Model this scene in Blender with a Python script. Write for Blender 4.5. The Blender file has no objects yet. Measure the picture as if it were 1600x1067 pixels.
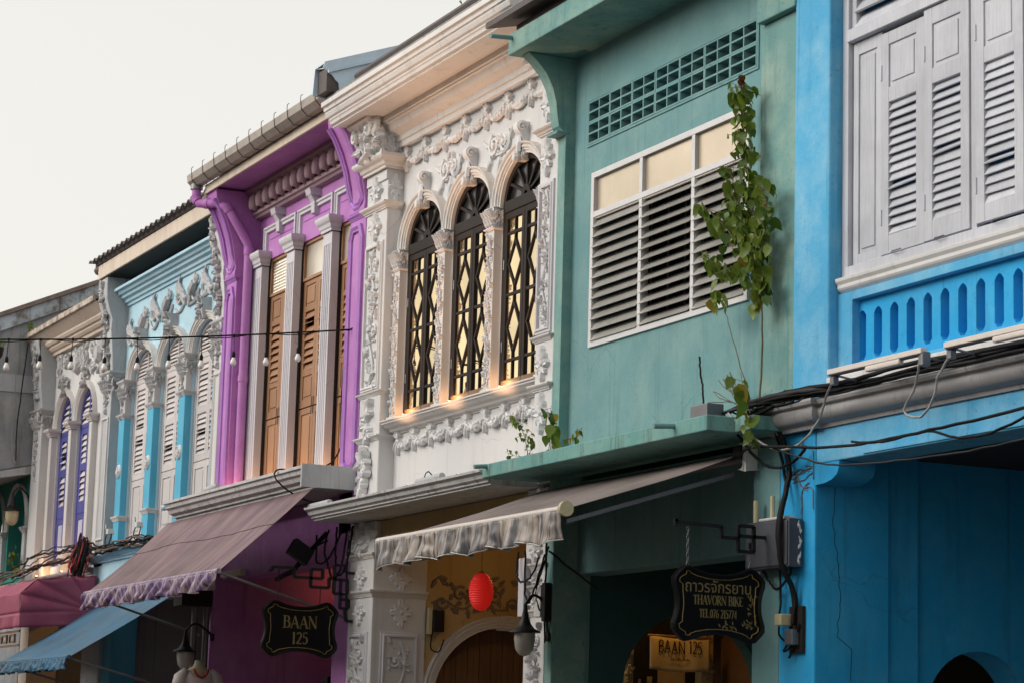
import bpy, math, random
from mathutils import Vector, Matrix
from mathutils.geometry import tessellate_polygon
from mathutils import noise as mnoise

random.seed(7)
SC = bpy.context.scene
COL = SC.collection
PI = math.pi

# ------------------------------------------------------------------ camera
cam_d = bpy.data.cameras.new('camera')
cam_d.sensor_fit = 'HORIZONTAL'
cam_d.sensor_width = 36.0
cam_d.lens = 85.0
cam_d.clip_end = 3000.0
cam = bpy.data.objects.new('camera', cam_d)
COL.objects.link(cam)
yaw, pitch, roll = math.radians(155.0565), math.radians(9.5825), math.radians(1.6088)
_f = Vector((math.cos(yaw) * math.cos(pitch), math.sin(yaw) * math.cos(pitch), math.sin(pitch)))
_r = Vector((math.sin(yaw), -math.cos(yaw), 0.0))
_u = _r.cross(_f)
_r2 = _r * math.cos(roll) + _u * math.sin(roll)
_u2 = _u * math.cos(roll) - _r * math.sin(roll)
cam.matrix_world = Matrix(((_r2.x, _u2.x, -_f.x, 0.0), (_r2.y, _u2.y, -_f.y, -10.0), (_r2.z, _u2.z, -_f.z, 1.6), (0, 0, 0, 1)))
SC.camera = cam
cam_d.dof.use_dof = True
cam_d.dof.focus_distance = 23.5
cam_d.dof.aperture_fstop = 5.6

# ------------------------------------------------------------------ sky and sun
SUN_EL, SUN_AZ = math.radians(27.0), math.radians(252.0)      # direction towards the sun, azimuth counted from +x
sun_dir = Vector((math.cos(SUN_EL) * math.cos(SUN_AZ), math.cos(SUN_EL) * math.sin(SUN_AZ), math.sin(SUN_EL)))
W = bpy.data.worlds.new('World')
SC.world = W
W.use_nodes = True
wn, wl = W.node_tree.nodes, W.node_tree.links
wn.clear()
sky = wn.new('ShaderNodeTexSky')
sky.sky_type = 'NISHITA'
sky.sun_disc = False
sky.sun_elevation = SUN_EL
sky.sun_rotation = math.radians(90.0) - SUN_AZ
sky.air_density = 1.0
sky.dust_density = 4.0
sky.ozone_density = 1.0
bg = wn.new('ShaderNodeBackground')
bg.inputs['Strength'].default_value = 0.07
bg2 = wn.new('ShaderNodeBackground')                         # the even evening haze veil over the sky
bg2.inputs['Color'].default_value = (1.0, 0.95, 0.845, 1)
bg2.inputs['Strength'].default_value = 0.64
add = wn.new('ShaderNodeAddShader')
wo = wn.new('ShaderNodeOutputWorld')
hs = wn.new('ShaderNodeHueSaturation')
hs.inputs['Saturation'].default_value = 0.5
wl.new(sky.outputs[0], hs.inputs['Color'])
wl.new(hs.outputs[0], bg.inputs['Color'])
wl.new(bg.outputs[0], add.inputs[0])
wl.new(bg2.outputs[0], add.inputs[1])
wl.new(add.outputs[0], wo.inputs[0])

sun_l = bpy.data.lights.new('sun', 'SUN')
sun_l.energy = 1.55
sun_l.angle = math.radians(42.0)
sun_l.color = (1.0, 0.945, 0.87)
sun = bpy.data.objects.new('sun', sun_l)
COL.objects.link(sun)
sun.location = (-30, -30, 40)
sun.rotation_euler = sun_dir.to_track_quat('Z', 'Y').to_euler()

SC.view_settings.view_transform = 'Standard'
SC.view_settings.look = 'None'
SC.view_settings.exposure = 0.12
SC.view_settings.gamma = 1.0
SC.render.engine = 'CYCLES'
SC.cycles.use_denoising = True
SC.cycles.max_bounces = 8
SC.cycles.diffuse_bounces = 5
SC.cycles.caustics_reflective = False
SC.cycles.caustics_refractive = False

# ------------------------------------------------------------------ materials
def nd(nt, t, **kw):
    n = nt.nodes.new(t)
    for k, v in kw.items():
        setattr(n, k, v)
    return n

def new_mat(name):
    m = bpy.data.materials.new(name)
    m.use_nodes = True
    nt = m.node_tree
    b = nt.nodes['Principled BSDF']
    return m, nt, b

def coords(nt, scale=(1, 1, 1)):
    tc = nd(nt, 'ShaderNodeTexCoord')
    geo = nd(nt, 'ShaderNodeNewGeometry')
    mp = nd(nt, 'ShaderNodeMapping')
    mp.inputs['Scale'].default_value = scale
    nt.links.new(geo.outputs['Position'], mp.inputs['Vector'])
    return mp.outputs[0]

def noise(nt, vec, scale, detail=5, rough=0.6, dist=0.0):
    n = nd(nt, 'ShaderNodeTexNoise')
    n.inputs['Scale'].default_value = scale
    n.inputs['Detail'].default_value = detail
    n.inputs['Roughness'].default_value = rough
    n.inputs['Distortion'].default_value = dist
    nt.links.new(vec, n.inputs['Vector'])
    return n.outputs['Fac']

def noise_c(nt, vec, scale):
    n = nd(nt, 'ShaderNodeTexNoise')
    n.inputs['Scale'].default_value = scale
    n.inputs['Detail'].default_value = 4
    nt.links.new(vec, n.inputs['Vector'])
    return n.outputs['Color']

def ramp(nt, fac, a, b, ca=(0, 0, 0, 1), cb=(1, 1, 1, 1)):
    r = nd(nt, 'ShaderNodeValToRGB')
    r.color_ramp.elements[0].position = a
    r.color_ramp.elements[1].position = b
    r.color_ramp.elements[0].color = ca
    r.color_ramp.elements[1].color = cb
    nt.links.new(fac, r.inputs[0])
    return r.outputs[0]

def mix(nt, fac, a, b, mode='MIX'):
    m = nd(nt, 'ShaderNodeMix', data_type='RGBA', blend_type=mode)
    for sock, val in ((m.inputs[0], fac), (m.inputs[6], a), (m.inputs[7], b)):
        if isinstance(val, (int, float)):
            sock.default_value = val
        elif isinstance(val, tuple):
            sock.default_value = val if len(val) == 4 else (*val, 1)
        else:
            nt.links.new(val, sock)
    return m.outputs[2]

def math_n(nt, op, a, b):
    m = nd(nt, 'ShaderNodeMath', operation=op)
    for i, val in enumerate((a, b)):
        if isinstance(val, (int, float)):
            m.inputs[i].default_value = val
        else:
            nt.links.new(val, m.inputs[i])
    return m.outputs[0]

def bump(nt, b, h, strength=0.3, dist=0.01):
    bp = nd(nt, 'ShaderNodeBump')
    bp.inputs['Strength'].default_value = strength
    bp.inputs['Distance'].default_value = dist
    nt.links.new(h, bp.inputs['Height'])
    nt.links.new(bp.outputs[0], b.inputs['Normal'])

def plaster(name, col, fade=None, fade_amt=0.35, dirt=(0.10, 0.09, 0.08), dirt_amt=0.35, rough=0.75, bumps=0.25, seed=0.0, speck=0.25, streak=0.9, crack=0.45):
    m, nt, b = new_mat(name)
    v = coords(nt)
    vs = coords(nt, (1, 1, 0.18))
    c = (*col, 1)
    fade = fade or tuple(min(1, x * 1.35 + 0.04) for x in col)
    n1 = noise(nt, v, 1.7 + seed, 6, 0.65)
    c1 = mix(nt, math_n(nt, 'MULTIPLY', ramp(nt, n1, 0.42, 0.68), fade_amt), c, fade)
    n5 = noise(nt, v, 0.55 + seed * .2, 3, 0.5)
    c1 = mix(nt, ramp(nt, n5, 0.35, 0.7), c1, mix(nt, 1.0, c1, (0.88, 0.88, 0.9, 1), 'MULTIPLY'))
    n2 = noise(nt, vs, 3.4 + seed, 7, 0.7)
    c2 = mix(nt, math_n(nt, 'MULTIPLY', ramp(nt, n2, 0.54, 0.80), dirt_amt), c1, (*dirt, 1))
    vr = coords(nt, (7, 7, 0.22))
    n6 = noise(nt, vr, 1.6 + seed * .1, 4, 0.55)
    c2 = mix(nt, math_n(nt, 'MULTIPLY', ramp(nt, n6, 0.60, 0.74), dirt_amt * streak), c2, (*dirt, 1))
    vo = nd(nt, 'ShaderNodeTexVoronoi', feature='DISTANCE_TO_EDGE')
    vo.inputs['Scale'].default_value = 0.85 + seed * .05
    wob = mix(nt, 0.12, v, noise_c(nt, v, 5.0))
    nt.links.new(wob, vo.inputs['Vector'])
    msk = ramp(nt, noise(nt, v, 0.9 + seed * .3, 2, .5), 0.52, 0.60)
    line = ramp(nt, vo.outputs['Distance'], 0.0008, 0.0035, (1, 1, 1, 1), (0, 0, 0, 1))
    c2 = mix(nt, math_n(nt, 'MULTIPLY', math_n(nt, 'MULTIPLY', line, msk), crack), c2, (*dirt, 1))
    n3 = noise(nt, v, 22.0, 4, 0.6)
    c3 = mix(nt, math_n(nt, 'MULTIPLY', ramp(nt, n3, 0.62, 0.74), speck), c2, (*dirt, 1))
    nt.links.new(c3, b.inputs['Base Color'])
    b.inputs['Roughness'].default_value = rough
    b.inputs['Specular IOR Level'].default_value = 0.25
    n4 = noise(nt, v, 9.0, 8, 0.65)
    bump(nt, b, n4, bumps, 0.012)
    return m

def painted_wood(name, col, worn=None, amt=0.3, rough=0.5, spec=0.35, grain=(6, 6, 0.8)):
    m, nt, b = new_mat(name)
    vs = coords(nt, grain)
    v = coords(nt)
    oi = nd(nt, 'ShaderNodeObjectInfo')
    worn = worn or tuple(x * 0.6 for x in col)
    n1 = noise(nt, vs, 5, 6, 0.7, 0.4)
    c = mix(nt, math_n(nt, 'MULTIPLY', ramp(nt, n1, 0.45, 0.75), amt), (*col, 1), (*worn, 1))
    n2 = noise(nt, v, 2.2, 4, 0.6)
    c = mix(nt, math_n(nt, 'MULTIPLY', ramp(nt, n2, 0.4, 0.75), amt), c, (*worn, 1))
    val = math_n(nt, 'ADD', math_n(nt, 'MULTIPLY', oi.outputs['Random'], 0.22), 0.89)
    hs_ = nd(nt, 'ShaderNodeHueSaturation')
    nt.links.new(val, hs_.inputs['Value'])
    nt.links.new(c, hs_.inputs['Color'])
    nt.links.new(hs_.outputs[0], b.inputs['Base Color'])
    b.inputs['Roughness'].default_value = rough
    b.inputs['Specular IOR Level'].default_value = spec
    bump(nt, b, n1, 0.25, 0.004)
    return m

def simple(name, col, rough=0.5, metal=0.0, spec=0.4, var=0.25, scale=14.0, bumps=0.1):
    m, nt, b = new_mat(name)
    v = coords(nt)
    n1 = noise(nt, v, scale, 5, 0.65)
    c = mix(nt, math_n(nt, 'MULTIPLY', ramp(nt, n1, 0.4, 0.7), var), (*col, 1), tuple(x * 0.45 for x in col) + (1,))
    nt.links.new(c, b.inputs['Base Color'])
    b.inputs['Roughness'].default_value = rough
    b.inputs['Metallic'].default_value = metal
    b.inputs['Specular IOR Level'].default_value = spec
    if bumps:
        bump(nt, b, n1, bumps, 0.004)
    return m

def cloth(name, col, fade, streak=(14, 3, 3), amt=0.7, dirt=(0.08, 0.07, 0.06), dirt_amt=0.4, rough=0.6, spec=0.35):
    m, nt, b = new_mat(name)
    vs = coords(nt, streak)
    v = coords(nt)
    n1 = noise(nt, vs, 0.9, 6, 0.7, 0.2)
    n2 = noise(nt, v, 1.3, 5, 0.6)
    n3 = noise(nt, v, 9, 5, 0.7)
    c = mix(nt, math_n(nt, 'MULTIPLY', ramp(nt, n1, 0.35, 0.72), amt), (*col, 1), (*fade, 1))
    c = mix(nt, math_n(nt, 'MULTIPLY', ramp(nt, n2, 0.45, 0.75), dirt_amt), c, (*dirt, 1))
    c = mix(nt, math_n(nt, 'MULTIPLY', ramp(nt, n3, 0.6, 0.75), dirt_amt * 0.6), c, (*dirt, 1))
    nt.links.new(c, b.inputs['Base Color'])
    b.inputs['Roughness'].default_value = rough
    b.inputs['Specular IOR Level'].default_value = spec
    w = nd(nt, 'ShaderNodeTexWave')
    w.inputs['Scale'].default_value = 160
    nt.links.new(v, w.inputs['Vector'])
    bump(nt, b, n3, 0.15, 0.006)
    return m

def film_glass(name, tint, rough, refl=0.62, body=(0.02, 0.02, 0.022)):
    # glass with a reflective sun film: part mirror, part dark room behind
    m, nt, b = new_mat(name)
    b.inputs['Base Color'].default_value = (*body, 1)
    b.inputs['Roughness'].default_value = max(rough, 0.15)
    g = nd(nt, 'ShaderNodeBsdfGlossy')
    g.inputs['Color'].default_value = (*tint, 1)
    g.inputs['Roughness'].default_value = rough
    v = coords(nt)
    n1 = noise(nt, v, 2.5, 3, 0.5)
    bp = nd(nt, 'ShaderNodeBump')
    bp.inputs['Strength'].default_value = 0.05 if rough < 0.1 else 0.25
    bp.inputs['Distance'].default_value = 0.02
    nt.links.new(n1, bp.inputs['Height'])
    nt.links.new(bp.outputs[0], g.inputs['Normal'])
    ms = nd(nt, 'ShaderNodeMixShader')
    n2 = noise(nt, v, 1.4, 4, 0.6)
    f = math_n(nt, 'ADD', math_n(nt, 'MULTIPLY', ramp(nt, n2, 0.35, 0.65), 0.26), refl - 0.18)
    nt.links.new(f, ms.inputs[0])
    nt.links.new(b.outputs[0], ms.inputs[1])
    nt.links.new(g.outputs[0], ms.inputs[2])
    nt.links.new(ms.outputs[0], nt.nodes['Material Output'].inputs[0])
    return m

def glow(name, col, strength, base=(0.8, 0.8, 0.8)):
    m, nt, b = new_mat(name)
    b.inputs['Base Color'].default_value = (*base, 1)
    b.inputs['Emission Color'].default_value = (*col, 1)
    b.inputs['Emission Strength'].default_value = strength
    return m

def leafmat(name, col, col2):
    m, nt, b = new_mat(name)
    v = coords(nt)
    oi = nd(nt, 'ShaderNodeObjectInfo')
    n1 = noise(nt, v, 12, 3, 0.5)
    c = mix(nt, ramp(nt, math_n(nt, 'ADD', math_n(nt, 'MULTIPLY', n1, 0.4), math_n(nt, 'MULTIPLY', oi.outputs['Random'], 0.6)), 0.2, 0.85), (*col, 1), (*col2, 1))
    nt.links.new(c, b.inputs['Base Color'])
    b.inputs['Roughness'].default_value = 0.42
    tr = nd(nt, 'ShaderNodeBsdfTranslucent')
    nt.links.new(c, tr.inputs[0])
    ms = nd(nt, 'ShaderNodeMixShader')
    ms.inputs[0].default_value = 0.4
    nt.links.new(b.outputs[0], ms.inputs[1])
    nt.links.new(tr.outputs[0], ms.inputs[2])
    nt.links.new(ms.outputs[0], nt.nodes['Material Output'].inputs[0])
    return m

M = {}
M['white'] = plaster('white_plaster', (0.62, 0.62, 0.62), (0.68, 0.675, 0.67), 0.3, (0.25, 0.23, 0.21), 0.30, 0.7, 0.2, 0.0, 0.12)
M['white_trim'] = plaster('white_trim_paint', (0.68, 0.675, 0.67), (0.62, 0.60, 0.58), 0.4, (0.16, 0.14, 0.12), 0.35, 0.6, 0.15, 1.1, 0.12)
M['ledge_white'] = plaster('weathered_white_ledge', (0.56, 0.56, 0.56), (0.44, 0.44, 0.44), 0.6, (0.06, 0.055, 0.05), 0.85, 0.7, 0.4, 0.7, 0.7)
M['teal'] = plaster('teal_plaster', (0.145, 0.30, 0.315), (0.235, 0.375, 0.365), 0.6, (0.05, 0.11, 0.11), 0.42, 0.78, 0.5, 0.3, 0.32)
M['teal_worn'] = plaster('weathered_teal_plaster', (0.15, 0.31, 0.30), (0.30, 0.42, 0.36), 0.8, (0.03, 0.10, 0.10), 0.55, 0.75, 0.5, 0.9, 0.55)
M['teal_ledge'] = plaster('mossy_teal_concrete', (0.14, 0.33, 0.31), (0.27, 0.40, 0.35), 0.6, (0.025, 0.03, 0.028), 0.8, 0.8, 0.5, 1.6, 0.6)
M['blue'] = plaster('sun_faded_blue_plaster', (0.085, 0.39, 0.66), (0.25, 0.52, 0.70), 0.75, (0.03, 0.14, 0.25), 0.55, 0.78, 0.7, 0.5, 0.6)
M['teal_shade'] = plaster('shade_toned_teal_plaster', (0.035, 0.10, 0.10), (0.05, 0.13, 0.13), 0.4, (0.015, 0.03, 0.03), 0.4, 0.75, 0.3, 0.3, 0.2)  # teal darkened in colour to stand for the shade inside the doorway
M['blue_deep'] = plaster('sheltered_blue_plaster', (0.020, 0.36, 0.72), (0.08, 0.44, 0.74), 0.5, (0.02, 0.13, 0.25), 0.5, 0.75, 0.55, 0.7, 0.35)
M['purple'] = plaster('purple_plaster', (0.45, 0.175, 0.49), (0.55, 0.29, 0.56), 0.6, (0.14, 0.05, 0.15), 0.40, 0.65, 0.2, 0.4, 0.12)
M['purple_trim'] = plaster('violet_trim_paint', (0.41, 0.18, 0.54), (0.50, 0.29, 0.60), 0.5, (0.12, 0.04, 0.14), 0.25, 0.55, 0.1, 1.4, 0.05)
M['lilac'] = plaster('lilac_white_paint', (0.58, 0.57, 0.61), (0.64, 0.62, 0.64), 0.4, (0.20, 0.17, 0.18), 0.2, 0.55, 0.1, 0.2, 0.06)
M['mauve'] = plaster('dusty_mauve_plaster', (0.36, 0.24, 0.28), (0.42, 0.31, 0.33), 0.5, (0.12, 0.06, 0.08), 0.3, 0.7, 0.2, 0.8, 0.1)
M['sky_wall'] = plaster('pale_blue_plaster', (0.40, 0.62, 0.74), (0.54, 0.70, 0.77), 0.6, (0.12, 0.22, 0.28), 0.25, 0.75, 0.2, 0.1, 0.12)
M['sky_pil'] = plaster('sky_blue_paint', (0.09, 0.42, 0.62), (0.16, 0.50, 0.66), 0.4, (0.05, 0.15, 0.22), 0.25, 0.6, 0.12, 0.6, 0.08)
M['stone_grey'] = plaster('old_grey_plaster', (0.44, 0.46, 0.48), (0.55, 0.56, 0.56), 0.6, (0.10, 0.09, 0.08), 0.65, 0.8, 0.4, 0.3, 0.35)
M['grey_dark'] = plaster('stained_grey_render', (0.30, 0.32, 0.34), (0.46, 0.45, 0.43), 0.7, (0.06, 0.055, 0.05), 0.8, 0.85, 0.4, 0.2, 0.4)
M['peel'] = plaster('peeling_blue_white_paint', (0.50, 0.58, 0.64), (0.16, 0.12, 0.10), 1.0, (0.07, 0.05, 0.04), 0.9, 0.8, 0.5, 2.6, 0.5)
M['peel2'] = plaster('peeling_cream_paint', (0.60, 0.52, 0.43), (0.16, 0.13, 0.12), 1.0, (0.06, 0.05, 0.045), 0.8, 0.8, 0.5, 5.0, 0.5)
M['cream'] = plaster('cream_plaster', (0.62, 0.53, 0.44), (0.68, 0.60, 0.52), 0.5, (0.2, 0.15, 0.1), 0.35, 0.75, 0.2, 0.9, 0.15)
M['arch_white'] = plaster('warm_white_moulding', (0.62, 0.60, 0.58), (0.66, 0.63, 0.60), 0.4, (0.2, 0.17, 0.15), 0.25, 0.65, 0.12, 0.8, 0.08)
M['green'] = plaster('green_plaster', (0.03, 0.22, 0.19), (0.06, 0.28, 0.24), 0.4, (0.02, 0.08, 0.07), 0.3, 0.75, 0.2, 0.4, 0.15)
M['amber'] = plaster('ochre_plaster', (0.50, 0.36, 0.17), (0.55, 0.42, 0.22), 0.4, (0.2, 0.12, 0.05), 0.3, 0.75, 0.2, 0.4, 0.15)
M['relief'] = plaster('white_stucco_relief', (0.68, 0.68, 0.69), (0.60, 0.60, 0.60), 0.4, (0.30, 0.27, 0.25), 0.25, 0.65, 0.1, 2.0, 0.08)
M['relief_grey'] = plaster('weathered_stucco_relief', (0.47, 0.47, 0.48), (0.57, 0.56, 0.55), 0.6, (0.16, 0.14, 0.13), 0.5, 0.75, 0.3, 2.0, 0.3)
M['relief_dark'] = plaster('brown_stucco_relief', (0.24, 0.19, 0.15), (0.30, 0.24, 0.18), 0.5, (0.1, 0.07, 0.05), 0.4, 0.7, 0.2, 2.0, 0.2)
M['course_grey'] = plaster('grimy_grey_course', (0.30, 0.30, 0.31), (0.40, 0.39, 0.40), 0.5, (0.05, 0.05, 0.05), 0.8, 0.55, 0.3, 0.5, 0.3)
M['concrete'] = plaster('grey_concrete', (0.30, 0.29, 0.28), (0.40, 0.38, 0.36), 0.6, (0.06, 0.055, 0.05), 0.7, 0.85, 0.5, 0.8, 0.5)
M['wood'] = painted_wood('oak_brown_painted_wood', (0.37, 0.205, 0.115), (0.25, 0.125, 0.065), 0.5, 0.5)
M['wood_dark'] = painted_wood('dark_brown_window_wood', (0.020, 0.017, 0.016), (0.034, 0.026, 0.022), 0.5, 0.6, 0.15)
M['wood_warm'] = painted_wood('warm_brown_rail_wood', (0.20, 0.11, 0.055), (0.12, 0.06, 0.03), 0.5, 0.45)
M['wood_grey'] = painted_wood('weathered_grey_painted_wood', (0.50, 0.52, 0.57), (0.35, 0.365, 0.41), 0.75, 0.6, 0.25, (10, 10, 0.6))
M['wood_pale'] = painted_wood('pale_pink_white_painted_wood', (0.60, 0.565, 0.565), (0.48, 0.44, 0.44), 0.4, 0.55)
M['wood_indigo'] = painted_wood('indigo_painted_wood', (0.055, 0.065, 0.27), (0.12, 0.11, 0.34), 0.6, 0.5)
M['wood_lavender'] = painted_wood('lavender_painted_wood', (0.50, 0.50, 0.62), (0.42, 0.38, 0.52), 0.4, 0.5)
M['metal_dark'] = simple('dark_iron', (0.025, 0.025, 0.027), 0.5, 0.6)
M['metal_grey'] = simple('dull_grey_metal', (0.20, 0.20, 0.21), 0.45, 0.7)
M['metal_gutter'] = simple('aged_gutter_metal', (0.36, 0.32, 0.29), 0.6, 0.2, 0.4, 0.5, 5)
M['metal_blue'] = simple('blue_grey_roof_sheet', (0.50, 0.63, 0.75), 0.5, 0.2, 0.4, 0.25, 5)
M['metal_roof'] = simple('dark_corrugated_sheet', (0.10, 0.085, 0.085), 0.6, 0.2, 0.35, 0.5, 6)
M['box_grey'] = simple('slate_grey_enamel', (0.075, 0.082, 0.10), 0.55, 0.1, 0.3, 0.3, 8)
M['plastic_white'] = simple('off_white_plastic', (0.62, 0.62, 0.60), 0.45, 0, 0.4, 0.25, 10)
M['plastic_cream'] = simple('yellowed_plastic', (0.50, 0.45, 0.28), 0.5, 0, 0.4, 0.3, 10)
M['batten'] = simple('pink_white_lamp_body', (0.66, 0.60, 0.56), 0.4, 0, 0.4, 0.15, 10)
M['cable'] = simple('black_cable', (0.010, 0.010, 0.011), 0.65, 0, 0.15, 0.2, 10, 0)
M['cable_grey'] = simple('grey_cable', (0.33, 0.33, 0.33), 0.55, 0, 0.4, 0.2, 10, 0)
M['frame_white'] = simple('white_aluminium', (0.60, 0.60, 0.61), 0.4, 0.1, 0.4, 0.2, 7)
M['blade'] = simple('smoky_louvre_glass', (0.37, 0.365, 0.345), 0.22, 0, 0.55, 0.4, 4)
M['pane_frost'] = film_glass('frosted_bronze_glass', (0.80, 0.68, 0.53), 0.32, 0.62, (0.34, 0.29, 0.22))
M['pane_pattern'] = film_glass('patterned_cream_glass', (0.98, 0.92, 0.80), 0.32, 0.55, (0.55, 0.50, 0.42))
M['pane_film'] = film_glass('bronze_film_glass', (1.0, 0.80, 0.48), 0.012, 0.88)
M['pane_dark'] = film_glass('dark_room_glass', (0.5, 0.5, 0.5), 0.05, 0.06)
M['frost'] = simple('frosted_lamp_glass', (0.42, 0.40, 0.36), 0.25, 0, 0.5, 0.2, 10)
M['bulb'] = simple('opal_bulb_glass', (0.78, 0.76, 0.74), 0.25, 0, 0.5, 0.05, 10)
M['sign_black'] = simple('black_sign_enamel', (0.005, 0.005, 0.006), 0.4, 0, 0.15, 0.2, 10, 0)
M['gold'] = simple('gold_paint', (0.42, 0.30, 0.10), 0.45, 0.4, 0.5, 0.25, 20, 0)
M['gold_pale'] = simple('pale_gold_paint', (0.24, 0.19, 0.08), 0.5, 0.2, 0.3, 0.5, 30, 0)
M['ink'] = simple('brown_ink', (0.03, 0.02, 0.015), 0.8, 0, 0.2, 0.2, 10, 0)
M['aw_purple'] = cloth('faded_purple_canvas', (0.15, 0.082, 0.115), (0.285, 0.21, 0.195), (7, 1.2, 1.2), 1.0, (0.05, 0.035, 0.04), 0.65)
M['aw_grey'] = cloth('weathered_grey_canvas', (0.19, 0.16, 0.155), (0.29, 0.235, 0.22), (7, 1.2, 1.2), 0.8, (0.05, 0.04, 0.04), 0.65)
def fold_shade_cloth(name, dark, light, dirt, freq=26.0):
    # satin with the light and shade of its folds painted as vertical stripes
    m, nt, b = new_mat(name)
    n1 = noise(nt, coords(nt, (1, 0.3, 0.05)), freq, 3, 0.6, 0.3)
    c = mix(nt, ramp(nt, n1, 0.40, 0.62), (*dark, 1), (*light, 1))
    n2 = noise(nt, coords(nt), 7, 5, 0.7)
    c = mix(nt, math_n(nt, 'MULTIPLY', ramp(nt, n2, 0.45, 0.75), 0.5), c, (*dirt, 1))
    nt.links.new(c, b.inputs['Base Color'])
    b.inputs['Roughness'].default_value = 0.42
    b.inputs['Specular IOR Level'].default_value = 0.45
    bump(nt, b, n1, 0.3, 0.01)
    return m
M['val_purple'] = fold_shade_cloth('fold_shaded_purple_satin', (0.13, 0.075, 0.22), (0.52, 0.42, 0.43), (0.16, 0.10, 0.16))
M['val_grey'] = fold_shade_cloth('fold_shaded_grey_satin', (0.085, 0.088, 0.105), (0.46, 0.39, 0.33), (0.10, 0.085, 0.08))
M['aw_blue'] = cloth('faded_blue_canvas', (0.025, 0.16, 0.30), (0.12, 0.15, 0.17), (5, 1.2, 1.2), 0.95, (0.04, 0.05, 0.06), 0.65)
M['aw_pink'] = cloth('raspberry_canvas', (0.30, 0.055, 0.11), (0.36, 0.12, 0.17), (3, 3, 3), 0.5, (0.12, 0.02, 0.04), 0.3)
M['banner'] = cloth('hemp_banner_cloth', (0.55, 0.40, 0.20), (0.48, 0.34, 0.17), (4, 4, 4), 0.5, (0.2, 0.12, 0.05), 0.3)
M['red_paper'] = simple('red_paper', (0.55, 0.010, 0.012), 0.6, 0, 0.3, 0.1, 20, 0)
M['leaf'] = leafmat('glossy_leaf', (0.055, 0.115, 0.014), (0.20, 0.27, 0.035))
M['leaf_yellow'] = leafmat('yellowing_leaf', (0.30, 0.20, 0.02), (0.22, 0.22, 0.03))
M['leaf_red'] = leafmat('reddish_young_leaf', (0.20, 0.05, 0.03), (0.16, 0.08, 0.03))
M['stem'] = simple('green_brown_stem', (0.12, 0.09, 0.045), 0.7)
M['twig'] = simple('dry_twig', (0.16, 0.10, 0.07), 0.8)
M['moss'] = simple('dark_moss', (0.06, 0.055, 0.045), 0.9)
M['road'] = simple('asphalt', (0.11, 0.10, 0.09), 0.85, 0, 0.3, 0.3, 30)
M['paving'] = simple('grey_paving', (0.26, 0.215, 0.18), 0.85, 0, 0.3, 0.3, 8)
M['fabric_white'] = cloth('white_blouse_fabric', (0.62, 0.56, 0.55), (0.55, 0.48, 0.48), (4, 4, 4), 0.4, (0.3, 0.2, 0.2), 0.2)
M['form'] = simple('cream_dress_form', (0.50, 0.47, 0.32), 0.4)
M['red_bead'] = simple('red_beads', (0.40, 0.02, 0.02), 0.35)
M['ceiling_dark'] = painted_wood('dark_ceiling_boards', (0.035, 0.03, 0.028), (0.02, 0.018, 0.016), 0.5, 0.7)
M['opp'] = plaster('grey_brown_render', (0.16, 0.145, 0.13), (0.22, 0.20, 0.18), 0.5, (0.05, 0.045, 0.04), 0.5, 0.8, 0.2, 0.4, 0.2)
M['tile'] = plaster('dark_roof_tile', (0.20, 0.16, 0.14), (0.30, 0.24, 0.21), 0.6, (0.05, 0.045, 0.04), 0.6, 0.85, 0.4, 3.0, 0.4)

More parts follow.
